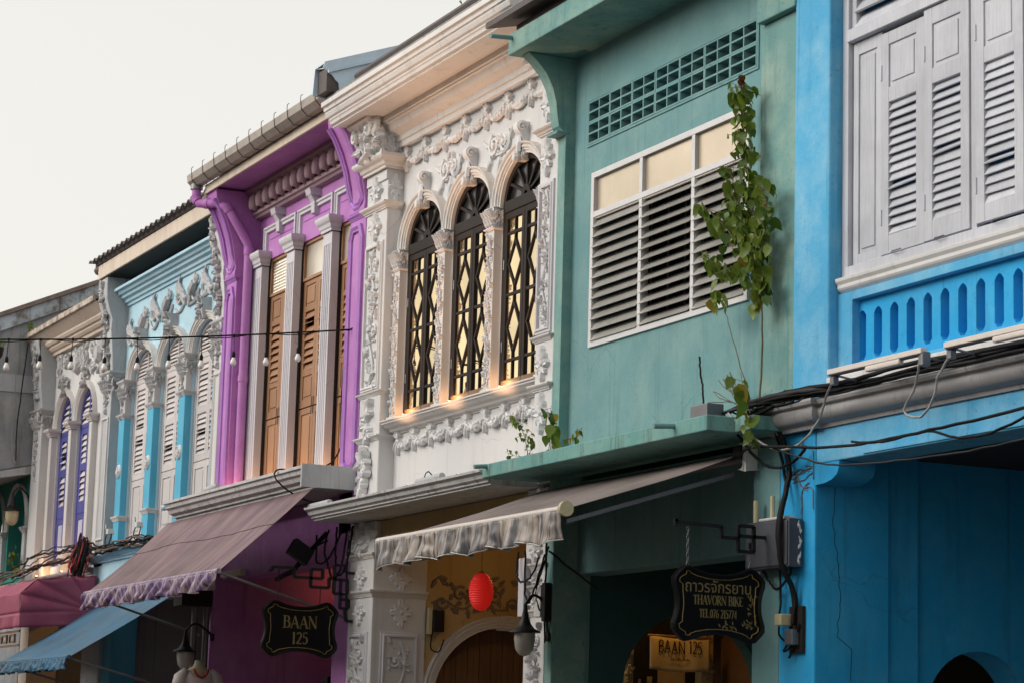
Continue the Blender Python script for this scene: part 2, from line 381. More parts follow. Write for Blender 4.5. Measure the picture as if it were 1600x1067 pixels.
# ------------------------------------------------------------------ mesh helpers
class MB:
    """collects faces; build() links them as one mesh object"""
    def __init__(self):
        self.v, self.f = [], []

    def add(self, vs, fs):
        o = len(self.v)
        self.v.extend([tuple(p) for p in vs])
        self.f.extend([tuple(i + o for i in f) for f in fs])
        return self

    def box(self, x0, x1, y0, y1, z0, z1):
        return self.add([(x0, y0, z0), (x1, y0, z0), (x1, y1, z0), (x0, y1, z0), (x0, y0, z1), (x1, y0, z1), (x1, y1, z1), (x0, y1, z1)],
                        [(0, 3, 2, 1), (4, 5, 6, 7), (0, 1, 5, 4), (1, 2, 6, 5), (2, 3, 7, 6), (3, 0, 4, 7)])

    def obox(self, c, a, b, d):
        c, a, b, d = Vector(c), Vector(a), Vector(b), Vector(d)
        vs = [c + s * a + t * b + u * d for u in (-1, 1) for s, t in ((-1, -1), (1, -1), (1, 1), (-1, 1))]
        fl = [(0, 3, 2, 1), (4, 5, 6, 7), (0, 1, 5, 4), (1, 2, 6, 5), (2, 3, 7, 6), (3, 0, 4, 7)]
        if a.cross(b).dot(d) < 0:
            fl = [tuple(reversed(f)) for f in fl]
        return self.add(vs, fl)

    def bar(self, p, q, w, t, up=(0, 0, 1)):
        p, q, up = Vector(p), Vector(q), Vector(up)
        d = (q - p) / 2
        s = d.cross(up)
        if s.length < 1e-6:
            s = d.cross(Vector((1, 0, 0)))
        s.normalize()
        n = s.cross(d).normalized()
        return self.obox((p + q) / 2, d, s * w / 2, n * t / 2)

    def prism(self, poly, fn, a, b):
        """poly of 2D points, fn(u,v,w) -> 3D; extruded from w=a to w=b, tessellated caps"""
        n = len(poly)
        A = [Vector(fn(u, v, a)) for u, v in poly]
        B = [Vector(fn(u, v, b)) for u, v in poly]
        tris = tessellate_polygon([[Vector((u, v, 0)) for u, v in poly]])
        fs = [tuple(t) for t in tris] + [tuple(i + n for i in reversed(t)) for t in tris]
        fs += [(i, (i + 1) % n, (i + 1) % n + n, i + n) for i in range(n)]
        return self.add(A + B, fs)

    def prism_x(self, poly, x0, x1):
        return self.prism(poly, lambda u, v, w: (w, u, v), x0, x1)

    def prism_y(self, poly, y0, y1):
        return self.prism(poly, lambda u, v, w: (u, w, v), y0, y1)

    def prism_z(self, poly, z0, z1):
        return self.prism(poly, lambda u, v, w: (u, v, w), z0, z1)

    def holed(self, outer, holes, fn, w0, w1):
        """a slab with holes: front at w0, reveals to w1, back closed the same way"""
        loops = [outer] + holes
        pts = [p for l in loops for p in l]
        tris = tessellate_polygon([[Vector((u, v, 0)) for u, v in l] for l in loops])
        n = len(pts)
        vs = [fn(u, v, w0) for u, v in pts] + [fn(u, v, w1) for u, v in pts]
        fs = [tuple(t) for t in tris] + [tuple(i + n for i in reversed(t)) for t in tris]
        o = 0
        for l in loops:
            k = len(l)
            fs += [(o + i, o + (i + 1) % k, o + (i + 1) % k + n, o + i + n) for i in range(k)]
            o += k
        return self.add(vs, fs)

    def tube(self, pts, r, sides=6, caps=True):
        pts = [Vector(p) for p in pts]
        n = len(pts)
        rs = r if isinstance(r, (list, tuple)) else [r] * n
        t0 = (pts[1] - pts[0]).normalized()
        up = Vector((0, 0, 1)) if abs(t0.z) < 0.9 else Vector((1, 0, 0))
        s = t0.cross(up).normalized()
        vs, fs = [], []
        for i in range(n):
            t = (pts[min(i + 1, n - 1)] - pts[max(i - 1, 0)]).normalized()
            s = (s - t * s.dot(t))
            if s.length < 1e-6:
                s = t.orthogonal()
            s.normalize()
            b = t.cross(s)
            for k in range(sides):
                a = 2 * PI * k / sides
                vs.append(pts[i] + (s * math.cos(a) + b * math.sin(a)) * rs[i])
        for i in range(n - 1):
            for k in range(sides):
                k2 = (k + 1) % sides
                fs.append((i * sides + k, i * sides + k2, (i + 1) * sides + k2, (i + 1) * sides + k))
        if caps:
            fs.append(tuple(reversed(range(sides))))
            fs.append(tuple((n - 1) * sides + k for k in range(sides)))
        return self.add(vs, fs)

    def lathe(self, c, prof, n=16, axis=(0, 0, 1), a0=0.0, a1=2 * PI):
        c, ax = Vector(c), Vector(axis).normalized()
        e1 = ax.orthogonal().normalized()
        e2 = ax.cross(e1)
        full = abs(a1 - a0 - 2 * PI) < 1e-5
        m = n if full else n + 1
        vs, fs = [], []
        for r, z in prof:
            for k in range(m):
                a = a0 + (a1 - a0) * k / n
                vs.append(c + ax * z + (e1 * math.cos(a) + e2 * math.sin(a)) * r)
        for i in range(len(prof) - 1):
            for k in range(n):
                k2 = (k + 1) % m
                fs.append((i * m + k, i * m + k2, (i + 1) * m + k2, (i + 1) * m + k))
        return self.add(vs, fs)

    def sweep(self, prof, path, nrm, closed=False):
        """prof (u, v): u to the side t x nrm of the path, v along nrm; mitred joints"""
        nrm = Vector(nrm).normalized()
        P = [Vector(p) for p in path]
        n, m = len(P), len(prof)
        vs, fs = [], []
        for i in range(n):
            if closed:
                ta, tb = (P[i] - P[i - 1]).normalized(), (P[(i + 1) % n] - P[i]).normalized()
            else:
                ta = (P[i] - P[i - 1]).normalized() if i > 0 else (P[1] - P[0]).normalized()
                tb = (P[i + 1] - P[i]).normalized() if i < n - 1 else ta
            sa, sb = ta.cross(nrm), tb.cross(nrm)
            s = (sa + sb)
            s.normalize()
            k = 1.0 / max(0.25, s.dot(sa))
            for u, v in prof:
                vs.append(P[i] + s * (u * k) + nrm * v)
        seg = n if closed else n - 1
        for i in range(seg):
            j = (i + 1) % n
            for q in range(m - 1):
                fs.append((i * m + q, j * m + q, j * m + q + 1, i * m + q + 1))
        if not closed:
            fs.append(tuple(range(m)))
            fs.append(tuple((n - 1) * m + q for q in reversed(range(m))))
        return self.add(vs, fs)

    def blob(self, c, ex, ey, ez, n=7, m=4):
        c, ex, ey, ez = Vector(c), Vector(ex), Vector(ey), Vector(ez)
        vs, fs = [c + ez], []
        for i in range(1, m):
            a = PI * i / m
            for k in range(n):
                b = 2 * PI * k / n
                vs.append(c + ez * math.cos(a) + (ex * math.cos(b) + ey * math.sin(b)) * math.sin(a))
        vs.append(c - ez)
        for k in range(n):
            fs.append((0, 1 + k, 1 + (k + 1) % n))
            fs.append((len(vs) - 1, 1 + (m - 2) * n + (k + 1) % n, 1 + (m - 2) * n + k))
        for i in range(m - 2):
            for k in range(n):
                fs.append((1 + i * n + k, 1 + (i + 1) * n + k, 1 + (i + 1) * n + (k + 1) % n, 1 + i * n + (k + 1) % n))
        return self.add(vs, fs)

    def grid(self, fn, nu, nv):
        vs = [fn(i / nu, j / nv) for j in range(nv + 1) for i in range(nu + 1)]
        fs = [(j * (nu + 1) + i, j * (nu + 1) + i + 1, (j + 1) * (nu + 1) + i + 1, (j + 1) * (nu + 1) + i) for j in range(nv) for i in range(nu)]
        return self.add(vs, fs)

    # ---- stucco ornaments on a plane frame F = (origin, right, up, out)
    def leafy(self, F, u, v, ang, L, Wd, h, curl=0.35, n=5):
        o, ex, ez, en = F
        ca, sa = math.cos(ang), math.sin(ang)
        vs, fs = [], []
        for i in range(n + 1):
            t = i / n
            w = Wd * 0.5 * (math.sin(PI * min(1.0, t * 0.92 + 0.08)) ** 0.7) * (1.0 + 0.22 * (-1) ** i)
            hh = h * (0.45 + 0.9 * math.sin(PI * t * 0.8)) + curl * h * t * t
            for sx, k in ((-1, 0.05), (-0.5, 0.75), (0, 0.55), (0.5, 0.75), (1, 0.05)):
                a, b = L * t, w * sx
                vs.append(o + ex * (u + a * ca - b * sa) + ez * (v + a * sa + b * ca) + en * (hh * k - 0.004 * (1 - abs(sx) * 0)))
        for i in range(n):
            for k in range(4):
                fs.append((i * 5 + k, (i + 1) * 5 + k, (i + 1) * 5 + k + 1, i * 5 + k + 1))
        return self.add(vs, fs)

    def scroll(self, F, u, v, R, r, turns=1.4, a0=0.0, sgn=1, h=0.6):
        o, ex, ez, en = F
        pts, rs = [], []
        n = int(10 * turns)
        for i in range(n + 1):
            t = i / n
            rad = R * (1 - 0.82 * t)
            a = a0 + sgn * turns * 2 * PI * t
            pts.append(o + ex * (u + rad * math.cos(a)) + ez * (v + rad * math.sin(a)) + en * (r * h * (1 + 0.8 * t)))
            rs.append(r * (1 - 0.35 * t))
        self.tube(pts, rs, 5)
        return self.blob(o + ex * u + ez * v + en * r, ex * r * 1.3, ez * r * 1.3, en * r * 1.3, 6, 4)

    def bead(self, F, u, v, r, h=0.8, rv=None):
        o, ex, ez, en = F
        return self.blob(o + ex * u + ez * v + en * (r * 0.15), ex * r, ez * (rv or r), en * r * h, 7, 4)

    def rosette(self, F, w, h, d):
        for k in range(4):
            a = k * PI / 2
            L = (w if k % 2 == 0 else h) * 0.5
            self.leafy(F, 0, 0, a, L, min(w, h) * 0.40, d, 0.1)
        for k in range(4):
            a = k * PI / 2 + PI / 4
            aa = math.atan2(math.sin(a) * h, math.cos(a) * w)
            self.leafy(F, 0, 0, aa, math.hypot(w, h) * 0.27, min(w, h) * 0.34, d * 0.9, 0.1)
        return self.bead(F, 0, 0, min(w, h) * 0.10, d / (min(w, h) * 0.10) * 1.1)

    def vine(self, F, w, h, d, rnd, pitch=None):
        pitch = pitch or w * 1.5
        n = max(2, int(h / pitch))
        p = h / n
        o, ex, ez, en = F
        pts = []
        for i in range(n * 6 + 1):
            t = i / 6
            pts.append(o + ex * (math.sin(t * PI) * w * 0.22) + ez * (-h / 2 + t * p) + en * d * 0.35)
        self.tube(pts, w * 0.045, 5)
        for i in range(n):
            z = -h / 2 + (i + 0.5) * p
            s = 1 if i % 2 == 0 else -1
            self.scroll(F, -s * w * 0.18, z + p * 0.05, w * 0.24, w * 0.055, 1.25, rnd.uniform(0, 6), s)
            self.bead(F, -s * w * 0.18, z + p * .05, w * 0.10, 0.9)
            for k in range(9):
                self.leafy(F, s * w * rnd.uniform(.0, .24), z + rnd.uniform(-.3, .3) * p, rnd.uniform(0, 2 * PI), w * rnd.uniform(0.18, 0.34), w * 0.17, d * rnd.uniform(0.6, 1.1), 0.5, 4)
            self.leafy(F, -s * w * 0.30, z + p * 0.42, PI / 2 + s * 0.7, w * 0.36, w * 0.22, d, 0.3)
            self.leafy(F, s * w * 0.25, z - p * 0.40, -PI / 2 + s * 0.6, w * 0.36, w * 0.22, d, 0.3)
            self.bead(F, s * w * 0.34, z + p * 0.30, w * 0.07, 0.9)
            for k in range(4):
                self.bead(F, rnd.uniform(-.42, .42) * w, z + rnd.uniform(-.5, .5) * p, w * rnd.uniform(.035, .06), 1.0)
                self.leafy(F, rnd.choice((-1, 1)) * w * rnd.uniform(.2, .36), z + rnd.uniform(-.5, .5) * p, rnd.uniform(0, 2 * PI), w * .2, w * .13, d * .8, .5, 4)
        return self

    def bunch(self, F, w, h, d, rnd, n=14):
        """a hanging cluster of leaves and fruit, wide above and pointed below"""
        for k in range(n):
            t = rnd.random()
            v = h * (0.42 - 0.9 * t)
            u = rnd.uniform(-0.36, 0.36) * w * (1 - t * 0.75)
            if k % 3 == 0:
                self.bead(F, u, v, w * rnd.uniform(0.09, 0.15), 1.2)
            else:
                self.leafy(F, u * 0.5, v, -PI / 2 + rnd.uniform(-1.7, 1.7), w * rnd.uniform(0.3, 0.48), w * 0.24, d * rnd.uniform(0.7, 1.1), 0.5)
        for s in (-1, 1):
            self.leafy(F, 0, h * 0.15, PI / 2 - s * 0.6, w * 0.45, w * 0.28, d, 0.5)
        self.leafy(F, 0, h * 0.1, PI / 2, h * 0.4, w * 0.3, d, 0.4)
        return self.leafy(F, 0, -h * 0.15, -PI / 2, h * 0.36, w * 0.3, d * 1.1, 0.4)

    def swag(self, F, u0, u1, v, droop, th, rnd):
        o, ex, ez, en = F
        pts, rs = [], []
        for i in range(11):
            t = i / 10
            s = math.sin(PI * t)
            pts.append(o + ex * (u0 + (u1 - u0) * t) + ez * (v - droop * s) + en * (th * (0.4 + 0.35 * s)))
            rs.append(th * (0.35 + 0.65 * s))
        self.tube(pts, rs, 6)
        for i in range(9):
            t = (i + 0.8) / 10
            s = math.sin(PI * t)
            for k in range(2):
                self.blob(o + ex * (u0 + (u1 - u0) * t + rnd.uniform(-.4, .4) * th) + ez * (v - droop * s + rnd.uniform(-0.7, 0.7) * th) + en * th * (0.9 + 0.5 * s),
                          ex * th * 0.6, ez * th * 0.55, en * th * 0.5, 6, 4)
        return self

    def knot(self, F, u, v, w, h, d, rnd):
        for a in (0.5, PI - 0.5, 1.2, PI - 1.2):
            self.leafy(F, u, v, a, w * 0.55, w * 0.4, d, 0.6)
        self.bead(F, u, v + w * .1, w * 0.26, 1.2)
        for s in (-1, 0, 1):
            self.leafy(F, u + s * w * 0.2, v, -PI / 2 + s * 0.25, h * (1 - 0.25 * abs(s)), w * 0.42, d, 0.4)
        return self.bead(F, u, v - h * 0.75, w * 0.2, 1.1, w * 0.32)

    def capital(self, F, w, h, d):
        """one face of a Corinthian capital: two tiers of curling leaves, volutes and a small abacus"""
        for k in range(3):
            self.leafy(F, (k - 1) * w * 0.32, -h * 0.5, PI / 2 + (1 - k) * 0.12, h * 0.5, w * 0.38, d * 0.8, 1.6)
        for k in range(4):
            self.leafy(F, (k - 1.5) * w * 0.28, -h * 0.2, PI / 2 + (1.5 - k) * 0.14, h * 0.55, w * 0.34, d, 1.8)
        for s in (-1, 1):
            self.scroll(F, s * w * 0.40, h * 0.30, w * 0.20, w * 0.07, 1.2, PI / 2, -s, 1.6)
        return self.bead(F, 0, h * 0.36, w * 0.14, 1.2)

    def mesh(self, name, smooth=None):
        me = bpy.data.meshes.new(name)
        me.from_pydata(self.v, [], self.f)
        me.validate()
        if smooth is not None:
            me.polygons.foreach_set('use_smooth', [True] * len(me.polygons))
            me.set_sharp_from_angle(angle=math.radians(smooth))
        me.update()
        return me

    def build(self, name, mat, parent=None, smooth=None, bevel=0.0, solid=0.0):
        me = self.mesh(name, smooth)
        me.materials.append(M[mat])
        return link(name, me, parent, (0, 0, 0), bevel=bevel, solid=solid)

WORLD = {}

def link(name, me, parent, loc, rot=None, scale=None, bevel=0.0, solid=0.0):
    o = bpy.data.objects.new(name, me)
    COL.objects.link(o)
    loc = Vector(loc)
    WORLD[o.name] = loc.copy()
    if parent is not None:
        o.parent = parent
        loc = loc - WORLD[parent.name]
    o.location = loc
    if rot:
        o.rotation_euler = rot
    if scale:
        o.scale = scale
    if bevel:
        b = o.modifiers.new('bevel', 'BEVEL')
        b.width = bevel
        b.segments = 2
        b.limit_method = 'ANGLE'
        b.angle_limit = math.radians(40)
    if solid:
        s = o.modifiers.new('thickness', 'SOLIDIFY')
        s.thickness = solid
        s.offset = 0
    return o

def thing(name, label, cat, loc, group=None):
    o = bpy.data.objects.new(name, None)
    COL.objects.link(o)
    o.empty_display_size = 0.2
    o.location = loc
    WORLD[o.name] = Vector(loc)
    o['label'] = label
    o['category'] = cat
    if group:
        o['group'] = group
    return o

def tag(o, label, cat, group=None):
    o['label'] = label
    o['category'] = cat
    if group:
        o['group'] = group
    return o

def recenter(o):
    """move a single mesh thing's origin to the base of its geometry"""
    me = o.data
    n = len(me.vertices)
    xs = [v.co for v in me.vertices]
    c = Vector((sum(p.x for p in xs) / n, sum(p.y for p in xs) / n, min(p.z for p in xs)))
    me.transform(Matrix.Translation(-c))
    o.location = o.location + c
    return o

def FR(x, y, z):
    """ornament frame on a street-facing plane"""
    return (Vector((x, y, z)), Vector((1, 0, 0)), Vector((0, 0, 1)), Vector((0, -1, 0)))

def SD(x, y, z):
    """ornament frame on a plane that faces along +x"""
    return (Vector((x, y, z)), Vector((0, 1, 0)), Vector((0, 0, 1)), Vector((1, 0, 0)))

XZ = lambda u, v, w: (u, w, v)
def rect(x0, x1, z0, z1):
    return [(x0, z0), (x1, z0), (x1, z1), (x0, z1)]

def arch_pts(cx, half, z0, spring, rise, n=20, pointed=0.0):
    pts = [(cx + half, z0)]
    for i in range(n + 1):
        a = PI * i / n
        c, s = math.cos(a), math.sin(a)
        if pointed:
            s = s ** (1 - pointed * (1 - abs(c))) if s > 0 else 0
        pts.append((cx + half * c, spring + rise * s))
    pts.append((cx - half, z0))
    return pts

def arc_path(cx, y, half, spring, rise, z0=None, n=20):
    p = []
    if z0 is not None:
        p.append((cx + half, y, z0))
    p += [(cx + half * math.cos(PI * i / n), y, spring + rise * math.sin(PI * i / n)) for i in range(n + 1)]
    if z0 is not None:
        p.append((cx - half, y, z0))
    return p

ARCHIVOLT = [(0.0, 0.0), (0.0, 0.035), (0.022, 0.035), (0.026, 0.048), (0.044, 0.048), (0.048, 0.062), (0.066, 0.066), (0.072, 0.055), (0.088, 0.075), (0.100, 0.078), (0.104, 0.0)]
CORN = [(0.0, 0.0), (0.02, 0.0), (0.02, 0.02), (0.035, 0.03), (0.045, 0.055), (0.05, 0.06), (0.07, 0.075), (0.08, 0.09), (0.085, 0.10), (0.085, 0.125), (0.0, 0.125)]

def scale_prof(p, su, sv):
    return [(u * su, v * sv) for u, v in p]

def cornice(mb, prof, pts, z):
    """run a cornice profile round a plan path (x, y)"""
    return mb.sweep(prof, [(x, y, z) for x, y in pts], (0, 0, 1))

SLATS = {}
def slat_mesh(w, depth, th, mat, tilt):
    key = (round(w, 3), round(depth, 3), round(th, 4), mat, round(tilt, 2))
    if key not in SLATS:
        mb = MB()
        c, s = math.cos(tilt), math.sin(tilt)
        mb.obox((0, 0, 0), (w / 2, 0, 0), (0, depth / 2 * c, depth / 2 * s), (0, -th / 2 * s, th / 2 * c))
        me = mb.mesh('slat')
        me.materials.append(M[mat])
        SLATS[key] = me
    return SLATS[key]

def louvre(parent, x0, x1, z0, z1, y, n, mat, depth=0.055, th=0.012, tilt=0.75, rnd=None, name='slat'):
    me = slat_mesh(x1 - x0, depth, th, mat, tilt)
    for i in range(n):
        z = z0 + (i + 0.5) * (z1 - z0) / n
        rot = (rnd.uniform(-0.12, 0.12), rnd.uniform(-0.010, 0.010), 0) if rnd else None
        if rnd and rnd.random() < 0.07:
            rot = (rnd.uniform(-0.75, -0.35), rnd.uniform(-0.05, 0.05), 0)
        link(name, me, parent, ((x0 + x1) / 2, y, z), rot)

def shutter(house, x0, x1, z0, z1, y, mat, sections, rnd, stile=0.055, th=0.04, slat_mat=None, panel_in=0.014, name='shutter', panel_mat=None, hinge=True):
    """a shutter leaf; sections: (kind, zlow, zhigh, nslats)"""
    mb = MB()
    mb.box(x0, x0 + stile, y, y + th, z0, z1)
    mb.box(x1 - stile, x1, y, y + th, z0, z1)
    zs = sorted(sections, key=lambda s: s[1])
    edges = [z0] + [e for s in zs for e in (s[1], s[2])] + [z1]
    for i in range(0, len(edges), 2):
        if edges[i + 1] - edges[i] > 0.001:
            mb.box(x0 + stile, x1 - stile, y + 0.001, y + th - 0.001, edges[i], edges[i + 1])
    o = mb.build(name, mat, house, bevel=0.004)
    for s in zs:
        if s[0] == 'panel':
            pm = MB()
            a, b = x0 + stile, x1 - stile
            g = min(0.035, (b - a) * 0.2)
            pm.box(a, b, y + panel_in, y + th - 0.004, s[1], s[2])
            pm.box(a + g, b - g, y + 0.004, y + panel_in + 0.002, s[1] + g, s[2] - g)
            pm.build('panel', panel_mat or mat, o, bevel=0.006)
        else:
            louvre(o, x0 + stile, x1 - stile, s[1], s[2], y + th * 0.55, s[3], slat_mat or mat, (s[2] - s[1]) / s[3] * 1.12, 0.010, 1.12, rnd)
    return o

def shell(house, x0, x1, yf, ztop, mat, y1=5.5):
    """side, rear walls, upper floor and ceiling that close a house behind its facade"""
    MB().box(x0, x0 + 0.12, yf, y1, 4.0, ztop).build('side_wall', mat, house)
    MB().box(x1 - 0.12, x1, yf, y1, 4.0, ztop).build('side_wall', mat, house)
    MB().box(x0 + 0.121, x1 - 0.121, y1 - 0.1, y1, 0, ztop - 0.01).build('rear_wall', mat, house)
    MB().box(x0 + 0.121, x1 - 0.121, yf + 0.05, y1 - 0.101, 4.02, 4.12).build('upper_floor', mat, house)
    MB().box(x0 + 0.122, x1 - 0.122, yf + 0.05, y1 - 0.101, ztop - 0.16, ztop - 0.06).build('ceiling', mat, house)

def cross_wall(house, x0, x1, y0, y1, ztop, mat, arch=None, name='cross_wall'):
    """the wall across the covered walkway, with an arched passage"""
    mb = MB()
    outer = [(y0, 0.0), (y1, 0.0), (y1, ztop), (y0, ztop)]
    fn = lambda u, v, w: (w, u, v)
    if arch:
        cy, half, spring, rise = arch
        pts = arch_pts(cy, half, 0.02, spring, rise)
        mb.holed(outer, [pts], fn, x1, x0)
    else:
        mb.box(x0, x1, y0, y1, 0, ztop)
    return mb.build(name, mat, house)

def catenary(p, q, sag, n=14):
    p, q = Vector(p), Vector(q)
    return [p.lerp(q, i / n) - Vector((0, 0, sag * 4 * (i / n) * (1 - i / n))) for i in range(n + 1)]

def wavy(pts, amp, rnd, n=4):
    """smooth a rough list of points with Catmull-Rom and a little wobble"""
    P = [Vector(p) for p in pts]
    out = []
    for i in range(len(P) - 1):
        a, b, c, d = P[max(0, i - 1)], P[i], P[i + 1], P[min(len(P) - 1, i + 2)]
        for k in range(n):
            t = k / n
            q = 0.5 * ((2 * b) + (c - a) * t + (2 * a - 5 * b + 4 * c - d) * t * t + (3 * b - a - 3 * c + d) * t ** 3)
            out.append(q + Vector((rnd.uniform(-1, 1), rnd.uniform(-1, 1), rnd.uniform(-1, 1))) * amp)
    out.append(P[-1])
    return out

# ------------------------------------------------------------------ ground
def ground(name, mb, mat):
    o = mb.build(name, mat)
    o['kind'] = 'structure'
    return o
ground('ground', MB().box(-900, 900, -900, 900, -0.6, -0.16), 'paving')
ground('road', MB().box(-400, 300, -9.0, -1.9, -0.3, -0.12), 'road')
ground('pavement', MB().box(-400, 300, -1.9, 6.5, -0.3, 0.0), 'paving')
ground('far_pavement', MB().box(-400, 300, -14.5, -9.0, -0.3, 0.0), 'paving')

# ================================================================== house A: bright blue, right edge
rnd = random.Random(11)
hA = thing('blue_shophouse', 'bright blue shophouse with grey louvred shutters at the right edge', 'building', (-13.9, 0, 0), 'shophouses along the street')
AX0, AX1 = -16.22, -11.4
shell(hA, AX0 + .003, AX1, 0.32, 8.7, 'blue')
MB().box(-16.22, -15.70, 0.0, 0.35, 4.325, 8.9).build('pilaster', 'blue', hA, bevel=0.02)
# parapet under the window with its row of slots
slots = []
for k in range(-1, 18):
    x = -15.25 + k * 0.2175
    w = 0.054
    slots.append([(x - w, 4.66), (x - w * .45, 4.625), (x + w * .45, 4.625), (x + w, 4.66), (x + w, 4.965), (x + w * .55, 4.995), (x, 5.01), (x - w * .55, 4.995), (x - w, 4.965)])
slots = [s for s in slots if s[4][0] < -11.75]
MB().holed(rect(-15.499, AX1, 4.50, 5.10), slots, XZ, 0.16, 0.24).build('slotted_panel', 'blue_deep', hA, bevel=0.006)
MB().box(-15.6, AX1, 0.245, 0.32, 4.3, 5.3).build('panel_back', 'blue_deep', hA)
MB().holed(rect(-15.697, AX1, 4.33, 5.16), [rect(-15.50, AX1 + .001 - .3, 4.555, 5.09)], XZ, 0.09, 0.238).build('parapet', 'blue', hA, bevel=0.01)
MB().box(-15.695, AX1, -0.02, 0.088, 4.327, 4.50).build('parapet_plinth', 'white_trim', hA, bevel=0.012)
# window sill
sp = [(0, 0), (0.015, 0.0), (0.02, 0.04), (0.045, 0.06), (0.055, 0.075), (0.055, 0.10), (0.075, 0.125), (0.08, 0.15), (0, 0.15)]
cornice(MB(), sp, [(-15.69, 0.13), (AX1, 0.13)], 5.125).build('window_sill', 'white_trim', hA, bevel=0.003)
# window: frame, fixed side panel, leaves
WY = 0.15
MB().box(-15.697, -15.615, WY - .03, WY + .1, 5.277, 8.4).build('window_jamb', 'wood_grey', hA, bevel=0.004)
MB().box(-15.612, AX1, WY - .05, WY + .1, 7.17, 7.27).build('window_transom', 'wood_grey', hA, bevel=0.006)
MB().box(-15.612, AX1, WY - .06, WY + .1, 5.278, 5.36).build('window_threshold', 'wood_grey', hA, bevel=0.005)
shutter(hA, -15.60, -15.205, 5.365, 7.165, WY + .01, 'wood_grey', [('panel', 5.46, 7.06)], rnd, 0.07)
lv = MB().box(-15.61, -15.55, WY, WY + .08, 7.275, 8.3).build('transom_louvre', 'wood_grey', hA, bevel=0.004)
for a, b in ((-13.55, -13.49), (-11.60, -11.5)):
    MB().box(a, b, WY, WY + .08, 7.275, 8.3).build('louvre_post', 'wood_grey', lv)
louvre(lv, -15.55, -13.55, 7.275, 8.3, WY + .03, 8, 'wood_grey', 0.15, 0.018, 1.0, rnd)
louvre(lv, -13.49, -11.60, 7.275, 8.3, WY + .03, 8, 'wood_grey', 0.15, 0.018, 1.0, rnd)
for i, (a, b) in enumerate(((-15.19, -14.615), (-14.595, -14.03), (-13.955, -13.39), (-13.37, -12.80), (-12.72, -12.15))):
    yo = -0.025 if i in (1, 2) else -0.01
    sh = shutter(hA, a, b, 5.385 + (0.015 if i == 2 else 0), 7.16 - (0.03 if i == 0 else 0), WY + yo, 'wood_grey',
                 [('panel', 6.69, 7.03), ('louvre', 5.53, 6.57, 15)], rnd, 0.105, 0.045)
    for zz in (5.62, 6.76):
        MB().box(a + .005, a + .02, WY + yo - .008, WY + yo, zz, zz + .12).build('hinge', 'wood_grey', sh)
MB().box(-14.025, -13.96, WY - .01, WY + .07, 5.365, 7.165).build('mullion', 'wood_grey', hA, bevel=0.005)
for x in (-15.0, -14.45, -13.75):
    MB().tube([(x, WY - .04, 5.375), (x + .10, WY - .10, 5.362), (x + .20, WY - .09, 5.366)], 0.005, 5).build('shutter_hook', 'metal_grey', hA)
# string course, beam, piers
prof = [(0, 0), (.04, 0), (.045, .015), (.05, .03), (.085, .04), (.115, .06), (.132, .085), (.138, .11), (.130, .135), (.118, .15), (.118, .158), (.155, .168), (.165, .19), (.16, .21), (0, .215)]
cornice(MB(), prof, [(-16.40, 0.1), (-16.40, -0.03), (-15.80, -0.03), (-15.80, 0.02), (AX1, 0.02)], 4.115).build('string_course', 'course_grey', hA, smooth=35)
MB().box(-15.86, AX1, 0.002, 0.35, 3.85, 4.12).build('beam', 'blue', hA, bevel=0.01)
cornice(MB(), [(0, 0), (.012, 0), (.012, .02), (0, .02)], [(-15.2, 0.002), (AX1, .002)], 3.865).build('beam_moulding', 'blue', hA)
pts = [(0.0, 4.0)] + [(0.30 * (1 - (i / 8) ** 2) ** 0.5, 4.0 - 0.22 * i / 8) for i in range(9)]
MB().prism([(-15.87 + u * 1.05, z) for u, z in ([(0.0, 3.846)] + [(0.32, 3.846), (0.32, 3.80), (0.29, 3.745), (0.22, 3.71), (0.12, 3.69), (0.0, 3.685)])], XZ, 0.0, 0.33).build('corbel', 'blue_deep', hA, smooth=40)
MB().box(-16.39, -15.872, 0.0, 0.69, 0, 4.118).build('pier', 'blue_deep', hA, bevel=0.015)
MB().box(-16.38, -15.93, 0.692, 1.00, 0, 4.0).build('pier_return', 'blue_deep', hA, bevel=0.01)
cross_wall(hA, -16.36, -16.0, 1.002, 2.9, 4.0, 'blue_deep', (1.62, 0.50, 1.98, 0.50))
cross_wall(hA, AX1 + .01, AX1 + .3, 0.7, 2.9, 4.0, 'blue_deep')  # unseen end wall, added to keep light out of the walkway
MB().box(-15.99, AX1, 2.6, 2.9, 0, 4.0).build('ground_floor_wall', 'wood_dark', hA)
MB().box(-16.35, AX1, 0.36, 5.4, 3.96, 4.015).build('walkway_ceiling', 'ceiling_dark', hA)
MB().box(AX1 - .4, AX1, 0, 0.69, 0, 3.95).build('pier', 'blue', hA)
crk = random.Random(3)
MB().tube([(-15.8695, 0.20 + 0.03 * math.sin(z * 5) + crk.uniform(-.012, .012), z) for z in [3.68 - i * 0.05 for i in range(24)]] + [(-15.8695, 0.34, 2.44), (-15.8695, 0.33, 2.2)], 0.0026, 3).build('plaster_crack', 'cable', hA)
eA = MB().box(-16.2, AX1, -0.75, 0.3, 8.70, 8.86)
eA.build('eave', 'blue', hA)
MB().prism_x([(-0.8, 8.87), (6.0, 10.6), (6.0, 10.7), (-0.8, 8.95)], -16.2, AX1).build('roof', 'metal_roof', hA)

# ================================================================== house B: teal
rnd = random.Random(12)
hB = thing('teal_shophouse', 'weathered teal shophouse with wide louvre window and ventilation blocks', 'building', (-18.4, 0, 0), 'shophouses along the street')
shell(hB, -20.55, -16.23, 0.25, 8.3, 'teal')
win = (-19.97, -17.08, 5.345, 7.0)
ven = (-20.10, -16.965, 7.312, 7.735)
MB().holed(rect(-20.399, -16.84, 4.2, 8.3), [rect(*win), rect(*ven)], XZ, 0.10, 0.245).build('wall', 'teal', hB)
